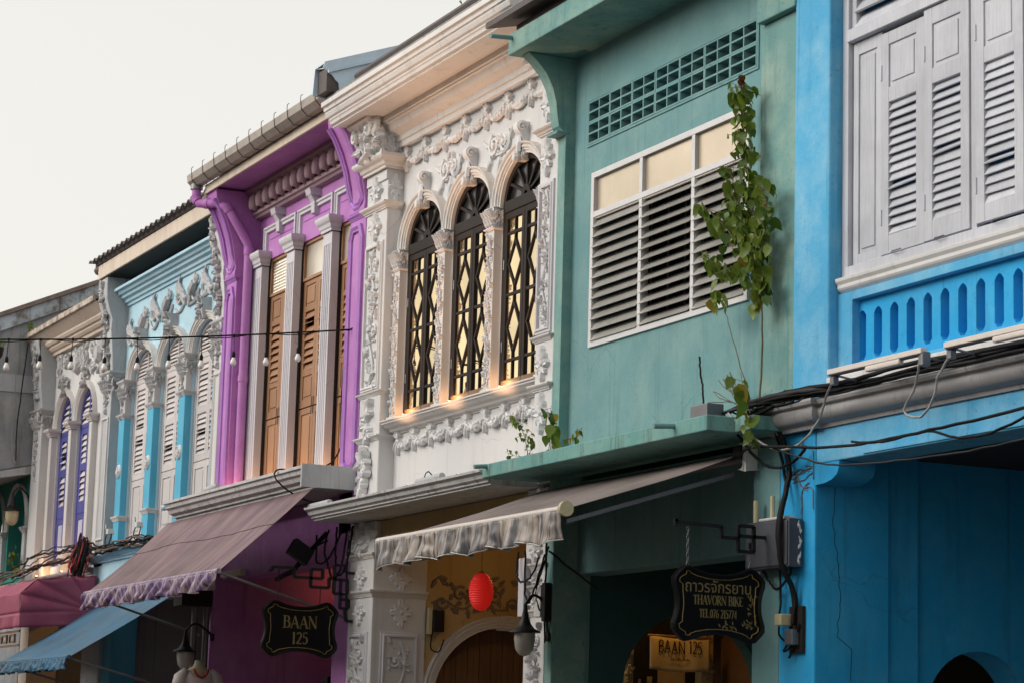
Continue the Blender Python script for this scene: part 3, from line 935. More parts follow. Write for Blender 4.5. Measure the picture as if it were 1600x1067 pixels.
# fins
bk = [(0.0, 4.0), (0.0, 7.47), (-0.02, 7.50), (-0.075, 7.55), (-0.09, 7.62), (-0.11, 7.78), (-0.15, 7.92), (-0.22, 8.05), (-0.32, 8.16), (-0.42, 8.235), (0.26, 8.235), (0.26, 4.0)]
MB().prism_x(bk, -20.557, -20.40).build('left_fin', 'teal_worn', hB, smooth=30)
MB().box(-20.62, -20.395, -0.10, 0.05, 7.475, 7.505).build('fin_moulding', 'teal', hB, bevel=0.008)
MB().box(-16.838, -16.235, 0.05, 0.26, 4.2, 7.615).build('right_strip', 'teal_worn', hB, bevel=0.01)
MB().box(-16.80, -16.20, -0.02, 0.26, 7.617, 8.24).build('right_strip_head', 'teal_worn', hB, bevel=0.012)
cornice(MB(), scale_prof(CORN, 0.8, 0.9), [(-16.85, 0.24), (-16.85, 0.0), (-16.235, 0.0)], 4.36).build('strip_base_moulding', 'teal', hB)
# eave slab and ledge
MB().box(-20.64, -16.24, -0.53, 0.25, 8.242, 8.455).build('eave', 'teal_worn', hB, bevel=0.012)
MB().prism_x([(-0.66, 8.56), (6, 10.2), (6, 10.3), (-0.66, 8.62)], -20.9, -16.25).build('roof', 'metal_roof', hB)
MB().box(-20.63, -16.3, -0.45, 0.2, 8.457, 8.56).build('roof_fascia', 'metal_roof', hB)
led = MB()
def ledge_pt(i, j):
    pass
led.box(-20.80, -16.52, -0.60, 0.098, 4.135, 4.262)
led.build('ledge', 'teal_ledge', hB, bevel=0.01)
MB().box(-16.518, -16.24, -0.35, 0.048, 4.137, 4.25).build('ledge_stub', 'teal_ledge', hB, bevel=0.01)
for x, y0, z, L in ((-17.05, -0.59, 4.225, 0.20), (-20.70, -0.59, 4.24, 0.14), (-20.55, -0.52, 8.40, 0.24)):
    MB().tube([(x, y0, z), (x, y0 - L, z - .015)], 0.022, 10).build('drain_spout', 'teal', hB, smooth=40)
# ventilation blocks
bw, bh = (ven[1] - ven[0]) / 7, (ven[3] - ven[2]) / 2
vb = MB()
t = 0.018
holes = []
for i in range(2):
    for j in range(2):
        x0 = -bw / 2 + t + i * (bw / 2 - t * .5)
        z0 = -bh / 2 + t + j * (bh / 2 - t * .5)
        holes.append(rect(x0, x0 + bw / 2 - 1.5 * t, z0, z0 + bh / 2 - 1.5 * t))
vb.holed(rect(-bw / 2 + .0015, bw / 2 - .0015, -bh / 2 + .0015, bh / 2 - .0015), holes, XZ, -0.012, 0.11)
vme = vb.mesh('vent_block')
vme.materials.append(M['teal'])
for i in range(7):
    for j in range(2):
        link('vent_block', vme, hB, (ven[0] + (i + .5) * bw, 0.10 + rnd.uniform(-.004, .003), ven[2] + (j + .5) * bh))
MB().sweep([(0, 0), (0, .012), (.02, .012), (.02, 0)], [(ven[1] + .002, .10, ven[2] - .002), (ven[1] + .002, .10, ven[3] + .002), (ven[0] - .002, .10, ven[3] + .002), (ven[0] - .002, .10, ven[2] - .002)], (0, -1, 0), True).build('vent_frame', 'teal', hB)
# louvre window
wf = MB()
x0, x1, z0, z1 = win
fw = 0.045
tz = 6.60
wf.box(x0 - .012, x0 + fw, 0.075, 0.16, z0 - .012, z1 + .012).box(x1 - fw, x1 + .012, 0.075, 0.16, z0 - .012, z1 + .012)
wf.box(x0 + fw, x1 - fw, 0.076, 0.16, z1 - fw, z1 + .012).box(x0 + fw, x1 - fw, 0.076, 0.16, z0 - .012, z0 + fw)
wf.box(x0 + fw, x1 - fw, 0.077, 0.16, tz - .028, tz + .028)
mx = (-18.99, -18.02)
for m_ in mx:
    wf.box(m_ - .028, m_ + .028, 0.079, 0.16, z0 + fw, tz - .028).box(m_ - .028, m_ + .028, 0.079, 0.16, tz + .028, z1 - fw)
wB = wf.build('louvre_window', 'frame_white', hB, bevel=0.003)
cols = [x0 + fw, mx[0] - .028, mx[0] + .028, mx[1] - .028, mx[1] + .028, x1 - fw]
for k in range(3):
    a, b = cols[2 * k], cols[2 * k + 1]
    MB().box(a, b, 0.115, 0.121, tz + .028, z1 - fw).build('pane', 'pane_frost', wB)
    n = 12
    tilt = (-0.92, -0.78, -0.90)[k]
    me = slat_mesh(b - a - .004, 0.132, 0.005, 'blade', -tilt)
    for i in range(n):
        z = z0 + fw + (i + .5) * (tz - .028 - z0 - fw) / n
        link('louvre_blade', me, wB, ((a + b) / 2, 0.105, z), (rnd.uniform(-.03, .03), 0, 0))
    MB().box(a, b, .09, .11, tz - .04, tz - .029).build('louvre_rail', 'batten', wB)
for i in range(9):
    x = x0 + .16 + i * .32
    MB().tube([(x, 0.30, z0), (x, 0.30, tz)], 0.011, 6).build('window_bar', 'metal_grey', hB)
MB().grid(lambda u, v: (x0 + u * 1.45, 0.55 + 0.035 * math.sin(u * 60), z0 - .1 + v * 1.7), 90, 1).build('curtain', 'wood_dark', hB)
# ground floor
MB().box(-16.80, -16.393, 0.0, 0.5, 0, 4.13).build('pier', 'teal', hB, bevel=0.01)
MB().box(-20.585, -20.44, 0.0, 0.4, 0, 3.999).build('pier', 'teal_worn', hB, bevel=0.01)
MB().box(-20.44, -16.81, 0.25, 0.55, 3.25, 4.13).build('beam', 'teal', hB, bevel=0.01)
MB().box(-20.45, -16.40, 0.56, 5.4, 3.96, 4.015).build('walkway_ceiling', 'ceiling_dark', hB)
cross_wall(hB, -20.62, -20.445, 0.402, 2.9, 3.95, 'teal_shade', (1.52, 0.76, 2.20, 0.74))
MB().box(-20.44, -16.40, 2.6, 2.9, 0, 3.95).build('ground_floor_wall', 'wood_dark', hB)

# ================================================================== house C: white with stucco ornament
rnd = random.Random(13)
hC = thing('white_shophouse', 'ornate white shophouse with three arched windows and stucco garlands', 'building', (-23.1, 0, 0), 'shophouses along the street')
CX0, CX1 = -25.60, -20.56
shell(hC, CX0, CX1 - .002, 0.36, 8.6, 'white')
CC = (-24.22, -22.95, -21.68)
SPR, HALF = 7.12, 0.52
holes = [arch_pts(c, HALF, 5.20, SPR, 0.46, 24) for c in CC]
MB().holed(rect(-24.97, -20.96, 4.12, 8.5), holes, XZ, 0.19, 0.355).build('wall', 'white', hC)
# piers
MB().box(-25.59, -24.962, 0.0, 0.36, 4.12, 7.98).build('left_pier', 'white', hC, bevel=0.012)
MB().box(-20.957, -20.562, 0.0, 0.36, 4.12, 8.2).build('right_pier', 'white', hC, bevel=0.012)
for z, s in ((4.985, 0.62), (7.63, 0.85)):
    cornice(MB(), scale_prof(CORN, s, s * .75), [(-25.585, 0.03), (-25.585, 0.0), (-24.962, 0.0), (-24.962, 0.188)], z).build('pier_moulding', 'arch_white', hC, bevel=0.002)
cornice(MB(), scale_prof(CORN, 0.5, 0.4), [(-25.585, 0.03), (-25.585, 0.0), (-24.962, 0.0), (-24.962, 0.05)], 5.50).build('pier_moulding', 'arch_white', hC, bevel=0.002)
cornice(MB(), scale_prof(CORN, 1.5, 1.25), [(-25.60, 0.03), (-25.60, -0.03), (-24.94, -0.03), (-24.94, 0.188)], 8.09).build('pier_abacus', 'arch_white', hC, bevel=0.002)
# bell shaped top block carrying the eave
bl = MB()
bl.prism_x([(0.20, 7.97), (-0.02, 7.97), (-0.02, 8.24), (-0.08, 8.30), (-0.10, 8.44), (-0.16, 8.56), (-0.30, 8.64), (-0.30, 8.68), (0.20, 8.68)], -25.57, -24.96)
bl.build('pier_head', 'white', hC, smooth=30)
co = MB()
Ff = FR(-25.265, -0.10, 8.46)
co.capital(Ff, 0.62, 0.40, 0.07)
for k in range(16):
    co.leafy(FR(-25.265, -0.12 - .10 * rnd.random(), 8.46), rnd.uniform(-.27, .27), rnd.uniform(-.16, .14), rnd.uniform(0, 6.3), 0.15, 0.09, 0.05, .8)
co.scroll(FR(-25.47, -0.20, 8.52), 0, 0, 0.09, 0.035, 1.2, 1, 1)
co.scroll(FR(-25.08, -0.20, 8.55), 0, 0, 0.09, 0.035, 1.2, 1, -1)
co.blob((-24.98, -0.2, 8.60), (0.06, 0, 0), (0, .07, 0), (0, 0, .06))
co.blob((-24.98, -0.16, 8.48), (0.05, 0, 0), (0, .06, 0), (0, 0, .05))
Fs = SD(-24.958, 0.02, 8.42)
for k in range(22):
    co.leafy(Fs, rnd.uniform(-.13, .14), rnd.uniform(-.14, .12), rnd.uniform(0, 6.3), 0.12, 0.07, 0.035, .6)
for k in range(3):
    co.leafy(Fs, -0.10 + k * .1, -.15, PI / 2, .26, .10, .035, .6)
co.build('pier_capital', 'relief', hC, smooth=35)
for (z, w, h) in ((7.88, 0.34, 0.36), (7.46, 0.34, 0.34)):
    MB().rosette(FR(-25.27, 0.0, z), w, h, 0.05).build('rosette', 'relief', hC, smooth=35)
MB().rosette(SD(-24.962, 0.095, 7.88), 0.19, 0.36, 0.022).build('rosette', 'relief', hC, smooth=35)
MB().sweep([(0, 0), (0, .03), (.02, .034), (.03, .02), (.045, .02), (.05, 0)], [(-25.06, 0.0, 5.62), (-25.06, 0.0, 7.22), (-25.49, 0.0, 7.22), (-25.49, 0.0, 5.62)], (0, -1, 0), True).build('panel_frame', 'white_trim', hC)
MB().vine(FR(-25.275, 0.0, 6.42), 0.34, 1.56, 0.045, rnd, 0.36).build('vine_relief', 'relief', hC, smooth=35)
MB().bunch(FR(-25.27, 0.0, 5.25), 0.42, 0.42, 0.06, rnd, 16).build('bunch_relief', 'relief', hC, smooth=35)
MB().bunch(FR(-25.30, -0.01, 4.62), 0.44, 0.62, 0.08, rnd, 22).build('bunch_relief', 'relief', hC, smooth=35)
# right pier ornament
for (z, w, h) in ((7.86, 0.30, 0.42), (7.33, 0.28, 0.42), (5.28, 0.28, 0.36), (4.80, 0.28, 0.42)):
    MB().rosette(FR(-20.76, 0.0, z), w, h, 0.05).build('rosette', 'relief', hC, smooth=35)
for z, s in ((5.02, 0.7), (7.56, 0.85), (5.50, 0.6)):
    cornice(MB(), scale_prof(CORN, s, s * .75), [(-20.957, 0.03), (-20.957, 0.0), (-20.61, 0.0), (-20.61, 0.03)], z).build('pier_moulding', 'arch_white', hC, bevel=0.002)
MB().sweep([(0, 0), (0, .03), (.02, .034), (.03, .02), (.05, .02), (.055, 0)], [(-20.655, 0.0, 5.63), (-20.655, 0.0, 7.03), (-20.895, 0.0, 7.03), (-20.895, 0.0, 5.63)], (0, -1, 0), True).build('panel_frame', 'lilac', hC)
MB().vine(FR(-20.775, 0.0, 6.33), 0.20, 1.34, 0.04, rnd, 0.26).build('vine_relief', 'relief', hC, smooth=35)
cornice(MB(), scale_prof(CORN, 1.3, 1.2), [(-20.97, 0.188), (-20.97, -0.02), (-20.60, -0.02), (-20.60, 0.10)], 8.20).build('pier_abacus', 'arch_white', hC, bevel=0.002)
rc = MB().prism_x([(0.20, 8.19), (-0.02, 8.19), (-0.02, 8.34), (-0.10, 8.44), (-0.14, 8.56), (-0.30, 8.66), (0.20, 8.66)], -20.96, -20.63)
rc.build('pier_head', 'white', hC, smooth=30)
rc = MB()
for k in range(18):
    rc.leafy(FR(-20.79, -0.08 - .12 * rnd.random(), 8.48), rnd.uniform(-.16, .16), rnd.uniform(-.12, .14), rnd.uniform(0, 6.3), 0.13, 0.08, 0.045, .8)
rc.scroll(FR(-20.94, -0.18, 8.56), 0, 0, 0.08, 0.032, 1.2, 1, 1)
rc.scroll(FR(-20.66, -0.18, 8.56), 0, 0, 0.08, 0.032, 1.2, 1, -1)
rc.build('pier_capital', 'relief', hC, smooth=35)
# arches with their mouldings and keystones
for c in CC:
    MB().sweep(scale_prof(ARCHIVOLT, 1.12, 1.25), arc_path(c, 0.19, HALF, SPR, 0.46, None, 28), (0, -1, 0)).build('archivolt', 'arch_white', hC, smooth=35)
    k = MB()
    k.prism_x([(0.19, 7.50), (0.125, 7.50), (0.11, 7.545), (0.12, 7.60), (0.128, 7.66), (0.12, 7.72), (0.095, 7.77), (0.065, 7.805), (0.05, 7.84), (0.052, 7.875), (0.075, 7.90), (0.11, 7.91), (0.19, 7.905)], c - .05, c + .05)
    k.scroll(SD(c + .05, 0.105, 7.845), 0, 0, 0.05, 0.014, 1.5, 0, 1, .5)
    k.scroll(SD(c + .05, 0.15, 7.57), 0, 0, 0.03, 0.010, 1.2, 0, -1, .5)
    k.leafy(FR(c, 0.10, 7.78), 0, 0, -PI / 2, 0.24, 0.10, 0.03, .2)
    k.bead(FR(c, 0.08, 7.53), 0, 0, 0.05, 1.0, .06)
    k.build('keystone', 'relief', hC, smooth=35)
for i in range(2):
    m_ = MB()
    F = FR((CC[i] + CC[i + 1]) / 2, 0.19, 7.80)
    m_.scroll(F, -.11, .03, .13, .028, 1.5, 2, 1)
    m_.scroll(F, .13, .02, .13, .028, 1.5, 1, -1)
    m_.scroll(F, -.02, .05, .08, .02, 1.2, 2, -1)
    for a in range(9):
        m_.leafy(F, rnd.uniform(-.14, .14), rnd.uniform(-.08, .10), rnd.uniform(0, 6.3), 0.16, 0.08, 0.04, .4)
    for s in (-1, 1):
        m_.leafy(F, s * .22, .02, PI / 2 - s * 1.0, .2, .09, .04, .4)
        m_.leafy(F, s * .18, -.06, -PI / 2 + s * .5, .22, .08, .04, .4)
    m_.leafy(F, 0, -.06, -PI / 2, .26, .10, .04, .3)
    m_.build('scroll_relief', 'relief', hC, smooth=35)
# colonnettes
for cx in (-24.85, -23.585, -22.315, -21.045):
    cl = MB().box(cx - .085, cx + .085, 0.10, 0.345, 5.20, 6.885).build('colonnette', 'arch_white', hC, bevel=0.006)
    MB().vine(FR(cx, 0.10, 6.03), 0.155, 1.62, 0.032, rnd, 0.17).build('vine_relief', 'relief', cl, smooth=35)
    cp = MB()
    cp.box(cx - .08, cx + .08, 0.105, 0.34, 6.90, 7.10)
    cornice(cp, scale_prof(CORN, .35, .22), [(cx - .088, .30), (cx - .088, .098), (cx + .088, .098), (cx + .088, .30)], 6.88)
    cp.capital(FR(cx, 0.105, 7.01), 0.19, 0.22, 0.045)
    cp.capital(SD(cx + .08, 0.20, 7.01), 0.18, 0.22, 0.03)
    cornice(cp, scale_prof(CORN, .3, .16), [(cx - .09, .30), (cx - .09, .095), (cx + .09, .095), (cx + .09, .30)], 7.10)
    cp.build('colonnette_capital', 'relief', cl, smooth=35)
    MB().box(cx - .105, cx + .105, 0.07, 0.34, 5.195, 5.235).build('colonnette_base', 'arch_white', cl, bevel=0.01)
# sill, garlands, soffit
sp = [(0, 0), (.02, 0), (.025, .02), (.07, .035), (.085, .06), (.13, .085), (.165, .12), (.18, .125), (.18, .15), (.2, .155), (.2, .175), (0, .18)]
cornice(MB(), scale_prof(sp, 1, .8), [(-24.94, 0.189), (-20.97, 0.189)], 5.045).build('window_sill', 'arch_white', hC, bevel=0.002)
MB().box(-24.94, -20.97, 0.05, 0.34, 5.189, 5.20).build('sill_board', 'white', hC)
F = FR(0, 0.19, 0)
def garland(name, x0, x1, n, v, droop, th, kw, kh):
    step = (x1 - x0) / n
    for i in range(n):
        MB().swag(F, x0 + i * step, x0 + (i + 1) * step, v, droop, th, rnd).build(name, 'relief', hC, smooth=50)
    for i in range(n + 1):
        MB().knot(F, x0 + i * step, v + .02, kw, kh, .05, rnd).build('garland_knot', 'relief', hC, smooth=40)
garland('garland', -24.80, -21.05, 8, 4.98, 0.10, 0.045, 0.17, 0.20)
garland('garland', -24.82, -21.02, 7, 8.22, 0.10, 0.040, 0.18, 0.20)
cv = [(0.19, 8.33), (0.10, 8.335), (0.10, 8.395), (0.075, 8.40), (0.075, 8.46), (0.0, 8.49), (-0.03, 8.50), (-0.05, 8.53), (-0.06, 8.575), (-0.09, 8.58), (-0.09, 8.60), (-0.115, 8.60), (-0.115, 8.665),
      (-0.40, 8.675), (-0.405, 8.655), (-0.44, 8.655), (-0.44, 8.675), (-0.475, 8.685), (-0.485, 8.715), (-0.50, 8.73), (-0.50, 8.745), (-0.525, 8.76), (-0.545, 8.80), (-0.545, 8.82), (-0.565, 8.825), (-0.57, 8.865), (-0.60, 8.875), (-0.60, 8.93), (0.25, 8.94), (0.25, 8.33)]
MB().prism_x([p for p in cv], -25.64, -20.62).build('cornice_soffit', 'white_trim', hC, smooth=25)
ec = MB()
ec.prism_x([(-0.56, 8.935), (-0.56, 8.985), (0.3, 9.06), (0.3, 8.942)], -25.60, -20.62)
ec.build('eave_coping', 'concrete', hC, bevel=0.01)
MB().prism_x([(-0.42, 9.05), (6.0, 10.9), (6.0, 11.0), (-0.42, 9.13)], -24.95, -20.66).build('roof', 'tile', hC)
MB().tube([(-24.9, -0.44, 9.09), (-20.7, -0.44, 9.09)], 0.05, 8).build('roof_edge_roll', 'metal_roof', hC, smooth=40)
# blue-grey metal flashing over the party wall
fl = MB()
fp = [(-0.72, 9.26), (-0.70, 9.31), (2.0, 10.30), (2.0, 9.6), (-0.50, 8.97), (-0.52, 9.10), (-0.56, 9.13), (-0.60, 9.18)]
fl.prism_x(fp, -25.32, -25.30)
fl.prism_x([(-0.70, 9.31), (2.0, 10.30), (2.0, 10.32), (-0.70, 9.33)], -25.62, -25.30)
fl.prism_x([(-0.66, 9.20), (2.0, 10.18), (2.0, 10.22), (-0.66, 9.24)], -25.30, -25.27)
fl.prism_x([(-0.72, 9.0), (-0.70, 9.31), (-0.5, 9.36), (-0.5, 8.97)], -25.64, -25.615)
fl.build('roof_flashing', 'metal_blue', hC)
MB().prism_x([(-0.66, 9.0), (-0.66, 9.27), (2.0, 10.2), (2.0, 8.97)], -25.612, -25.325).build('party_wall_cap', 'metal_roof', hC)
# street ledge
lp = [(0, 0), (.60, 0), (.60, .02), (.63, .025), (.63, .04), (.665, .06), (.68, .095), (.72, .115), (.725, .14), (0, .15)]
cornice(MB(), lp, [(-25.62, 0.11), (-20.84, 0.11)], 4.085).build('ledge', 'ledge_white', hC, bevel=0.003)
# windows
def arched_window(house, c):
    """dark double window with a sunburst fanlight"""
    y0, y1 = 0.185, 0.24
    fr = MB()
    h = HALF - .003
    fr.sweep([(0, 0), (0, .055), (-.05, .055), (-.05, 0)], arc_path(c, y1, h, SPR, 0.457, 5.205, 28), (0, -1, 0))
    fr.box(c - h + .05, c + h - .05, y0 - .012, y1, SPR - .075, SPR + .045)
    w = fr.build('arched_window', 'wood_dark', house, bevel=0.004)
    # fanlight
    g = MB()
    pts = [(c + (h - .05) * math.cos(PI * i / 20), SPR + .045 + (0.457 - .09) * math.sin(PI * i / 20)) for i in range(21)]
    g.prism_y(pts, y1 - .012, y1 - .006)
    g.build('fanlight_pane', 'pane_dark', w)
    for k in range(1, 6):
        a = PI * k / 6
        MB().bar((c + .10 * math.cos(a), y1 - .03, SPR + .045 + .10 * math.sin(a)), (c + (h - .06) * math.cos(a), y1 - .03, SPR + .045 + .36 * math.sin(a)), 0.03, 0.022, (0, 1, 0)).build('sunburst_ray', 'wood_dark', w)
    MB().prism_y([(c + .105 * math.cos(PI * i / 12), SPR + .045 + .105 * math.sin(PI * i / 12)) for i in range(13)] + [(c + .04 * math.cos(PI * (12 - i) / 12), SPR + .045 + .04 * math.sin(PI * (12 - i) / 12)) for i in range(13)], y0 + .004, y1 - .02).build('sunburst_hub', 'wood_dark', w)
    # leaves
    zb, zt = 5.21, SPR - .078
    for s in (0, 1):
        a = c - h + .052 if s == 0 else c + .004
        b = c - .004 if s == 0 else c + h - .052
        ang = (0.05, -0.03)[s]
        lf = MB()
        st = .058
        lf.box(a, a + st, y0, y0 + .04, zb, zt).box(b - st, b, y0, y0 + .04, zb, zt)
        lf.box(a + st, b - st, y0, y0 + .04, zt - .07, zt)
        lo = lf.build('window_leaf', 'wood_dark', w, bevel=0.004)
        MB().box(a + .001, b - .001, y0 - .002, y0 + .038, zb, zb + .09).build('bottom_rail', 'wood_warm', lo, bevel=0.004)
        A, B = a + st, b - st
        cx = (A + B) / 2
        bars = MB()
        zr = (5.50, 6.18, 6.82)
        for z in zr:
            bars.box(A, B, y0 + .006, y0 + .032, z - .014, z + .014)
        yy = y0 + .019
        def ln(x_0, z_0, x_1, z_1):
            bars.bar((x_0, yy, z_0), (x_1, yy, z_1), 0.024, 0.024, (0, 1, 0))
        ln(cx, zr[2], cx, zt - .07)
        ln(cx, zb + .09, cx, zr[0])
        for lo_, hi_ in ((zr[0], zr[1]), (zr[1], zr[2])):
            H = hi_ - lo_
            mid = (lo_ + hi_) / 2
            ln(cx, lo_, cx, lo_ + .12 * H)
            ln(cx, hi_ - .12 * H, cx, hi_)
            for q in (-1, 1):
                xe = cx + q * (B - A) * .44
                ln(cx, lo_ + .12 * H, xe, mid)
                ln(cx, hi_ - .12 * H, xe, mid)
                bars.box(min(xe, cx + q * (B - A) / 2), max(xe, cx + q * (B - A) / 2), yy - .01, yy + .01, mid - .012, mid + .012)
        bars.build('muntin', 'wood_dark', lo)
        p = MB()
        # glass very slightly turned, as the two leaves never hang quite flat
        dy = ang * (B - A) * .25
        p.add([(A - .01, y0 + .022 - dy, zb + .08), (B + .01, y0 + .022 + dy, zb + .08), (B + .01, y0 + .022 + dy, zt - .06), (A - .01, y0 + .022 - dy, zt - .06)], [(0, 1, 2, 3)])
        p.build('pane', 'pane_film', lo)
        for zz in (5.60, 6.45):
            MB().tube([((a + .012) if s == 0 else (b - .012), y0 - .006, zz), ((a + .012) if s == 0 else (b - .012), y0 - .006, zz + .1)], .008, 6).build('hinge', 'metal_grey', lo)
for c in CC:
    arched_window(hC, c)
# ground floor
MB().box(-25.70, -24.97, 0.0, 0.65, 0, 4.08).build('ground_pier', 'white', hC, bevel=0.012)
for z, s in ((3.235, 0.62), (3.66, 0.5)):
    cornice(MB(), scale_prof(CORN, s, s), [(-25.70, 0.03), (-25.70, 0.0), (-24.97, 0.0), (-24.97, 0.65)], z).build('pier_moulding', 'arch_white', hC, bevel=0.002)
MB().rosette(SD(-24.97, 0.34, 3.07), 0.28, 0.34, 0.03).build('rosette', 'relief', hC, smooth=35)
MB().rosette(SD(-24.97, 0.34, 3.45), 0.30, 0.28, 0.03).build('rosette', 'relief', hC, smooth=35)
MB().rosette(FR(-25.33, 0.0, 3.46), 0.34, 0.30, 0.04).build('rosette', 'relief', hC, smooth=35)
MB().rosette(FR(-25.33, 0.0, 3.07), 0.34, 0.30, 0.04).build('rosette', 'relief', hC, smooth=35)
fr4 = [(0, 0), (0, .025), (.02, .03), (.03, .015), (.05, .015), (.055, 0)]
MB().sweep(fr4, [(-25.12, 0.0, 1.2), (-25.12, 0.0, 2.80), (-25.58, 0.0, 2.80), (-25.58, 0.0, 1.2)], (0, -1, 0), True).build('panel_frame', 'lilac', hC)
MB().sweep(fr4, [(-24.97, 0.52, 1.2), (-24.97, 0.52, 2.80), (-24.97, 0.16, 2.80), (-24.97, 0.16, 1.2)], (1, 0, 0), True).build('panel_frame', 'lilac', hC)
MB().vine(FR(-25.35, 0.0, 2.0), 0.36, 1.52, 0.05, rnd, 0.38).build('vine_relief', 'relief', hC, smooth=35)
MB().vine(SD(-24.97, 0.34, 2.0), 0.30, 1.52, 0.04, rnd, 0.40).build('vine_relief', 'relief', hC, smooth=35)
sc = MB()
for k in range(20):
    sc.leafy(FR(-25.33, 0.0, 3.88), rnd.uniform(-.3, .3), rnd.uniform(-.1, .12), rnd.uniform(0, 6.3), .16, .09, .05, .5)
for k in range(20):
    sc.leafy(SD(-24.97, 0.33, 3.88), rnd.uniform(-.28, .28), rnd.uniform(-.1, .12), rnd.uniform(0, 6.3), .16, .09, .04, .5)
sc.build('pier_capital', 'relief', hC, smooth=35)
MB().box(-21.05, -20.60, 0.0, 0.40, 0, 4.08).build('ground_pier', 'white', hC, bevel=0.01)
for z in (2.86, 3.09, 3.30, 3.62):
    cornice(MB(), scale_prof(CORN, .5, .5), [(-21.05, 0.03), (-21.05, 0.0), (-20.60, 0.0), (-20.60, .03)], z).build('pier_moulding', 'arch_white', hC)
MB().vine(FR(-20.80, 0.0, 1.9), 0.26, 1.70, 0.05, rnd, 0.28).build('vine_relief', 'relief', hC, smooth=35)
for z, h in ((3.21, .16), (3.48, .24), (2.98, .16)):
    MB().rosette(FR(-20.80, 0.0, z), .25, h, .04).build('rosette', 'relief', hC, smooth=35)
MB().box(-24.96, -21.06, 0.06, 0.36, 3.62, 4.08).build('beam', 'amber', hC, bevel=0.01)
MB().box(-25.55, -20.65, 0.37, 5.4, 3.96, 4.015).build('walkway_ceiling', 'ceiling_dark', hC)
cross_wall(hC, -25.40, -25.0, 0.652, 2.9, 3.95, 'amber', (1.62, 0.86, 2.10, 0.86))
MB().sweep(scale_prof(ARCHIVOLT, 1.3, 0.9), [(-25.0, 1.62 + .86 * math.cos(PI * i / 24), 2.10 + .86 * math.sin(PI * i / 24)) for i in range(25)], (1, 0, 0)).build('passage_archivolt', 'white_trim', hC, smooth=35)
MB().box(-25.02, -24.985, 1.53, 1.80, 2.93, 3.10).build('passage_keystone', 'white_trim', hC, bevel=0.01)
dr = MB().box(-25.24, -25.223, 0.78, 2.46, 0.02, 2.1).build('passage_door', 'wood_warm', hC)
for i in range(24):
    MB().box(-25.22, -25.19 + .008 * (i % 2), 0.77 + i * .072, 0.77 + i * .072 + .066, 0.02, 2.10 + .86 * math.sin(math.acos(max(-1, min(1, (0.80 + i * .072 - 1.62) / .86)))) - .01).build('plank', 'wood_warm', dr)
fr_ = MB()
for k in range(34):
    fr_.leafy(SD(-25.0, 1.30 + rnd.uniform(-.6, .6), 3.20 + rnd.uniform(-.14, .30)), 0, 0, rnd.uniform(0, 6.3), rnd.uniform(.07, .13), .06, .025, .4)
for k in range(5):
    fr_.scroll(SD(-25.0, .85 + k * .22, 3.22 + .10 * (k % 2)), 0, 0, .09, .016, 1.2, k, 1 if k % 2 else -1)
fr_.tube([(-24.995, .72 + i * .1, 3.20 + .05 * math.sin(i * 1.3)) for i in range(13)], .012, 5)
fr_.build('floral_relief', 'relief_dark', hC, smooth=35)
MB().box(-24.99, -21.06, 2.6, 2.9, 0, 3.95).build('ground_floor_wall', 'wood_warm', hC)
for z in (3.60, 3.70, 3.80):
    MB().box(-24.98, -21.07, 2.54 - (z - 3.6) * .3, 2.60, z, z + .06).build('wall_cornice', 'amber', hC, bevel=0.008)

# ================================================================== house D: purple
rnd = random.Random(14)
hD = thing('purple_shophouse', 'purple shophouse with brown wooden shutters between fluted white pilasters', 'building', (-28.1, 0, 0), 'shophouses along the street')
shell(hD, -30.655, -25.605, 0.45, 8.9, 'purple')
PIL = [(-30.18, -29.83), (-28.86, -28.57), (-27.54, -27.24), (-26.25, -25.96)]
bays = [(PIL[i][1], PIL[i + 1][0]) for i in range(3)]
MB().holed(rect(-30.25, -25.95, 4.3, 8.9), [rect(a - .06, b + .06, 4.5, 7.90) for a, b in bays], XZ, 0.30, 0.45).build('wall', 'purple', hD)
for (a, b) in PIL:
    w = b - a
    poly = [(a, 0.30), (a, 0.20)]
    for k in range(4):
        c = a + w * (0.2 + 0.2 * k)
        poly += [(c - .018, 0.20), (c - .012, 0.214), (c + .012, 0.214), (c + .018, 0.20)]
    poly += [(b, 0.20), (b, 0.30)]
    p = MB().prism_z(poly, 4.48, 7.66)
    p.box(a, b, 0.2005, 0.30, 7.66, 7.80)
    po = p.build('pilaster', 'lilac', hD)
    cp = MB()
    cornice(cp, scale_prof(CORN, 0.95, 1.5), [(a - .01, 0.30), (a - .01, 0.192), (b + .01, 0.192), (b + .01, 0.30)], 7.81)
    cp.build('pilaster_cap', 'lilac', po, bevel=0.002)
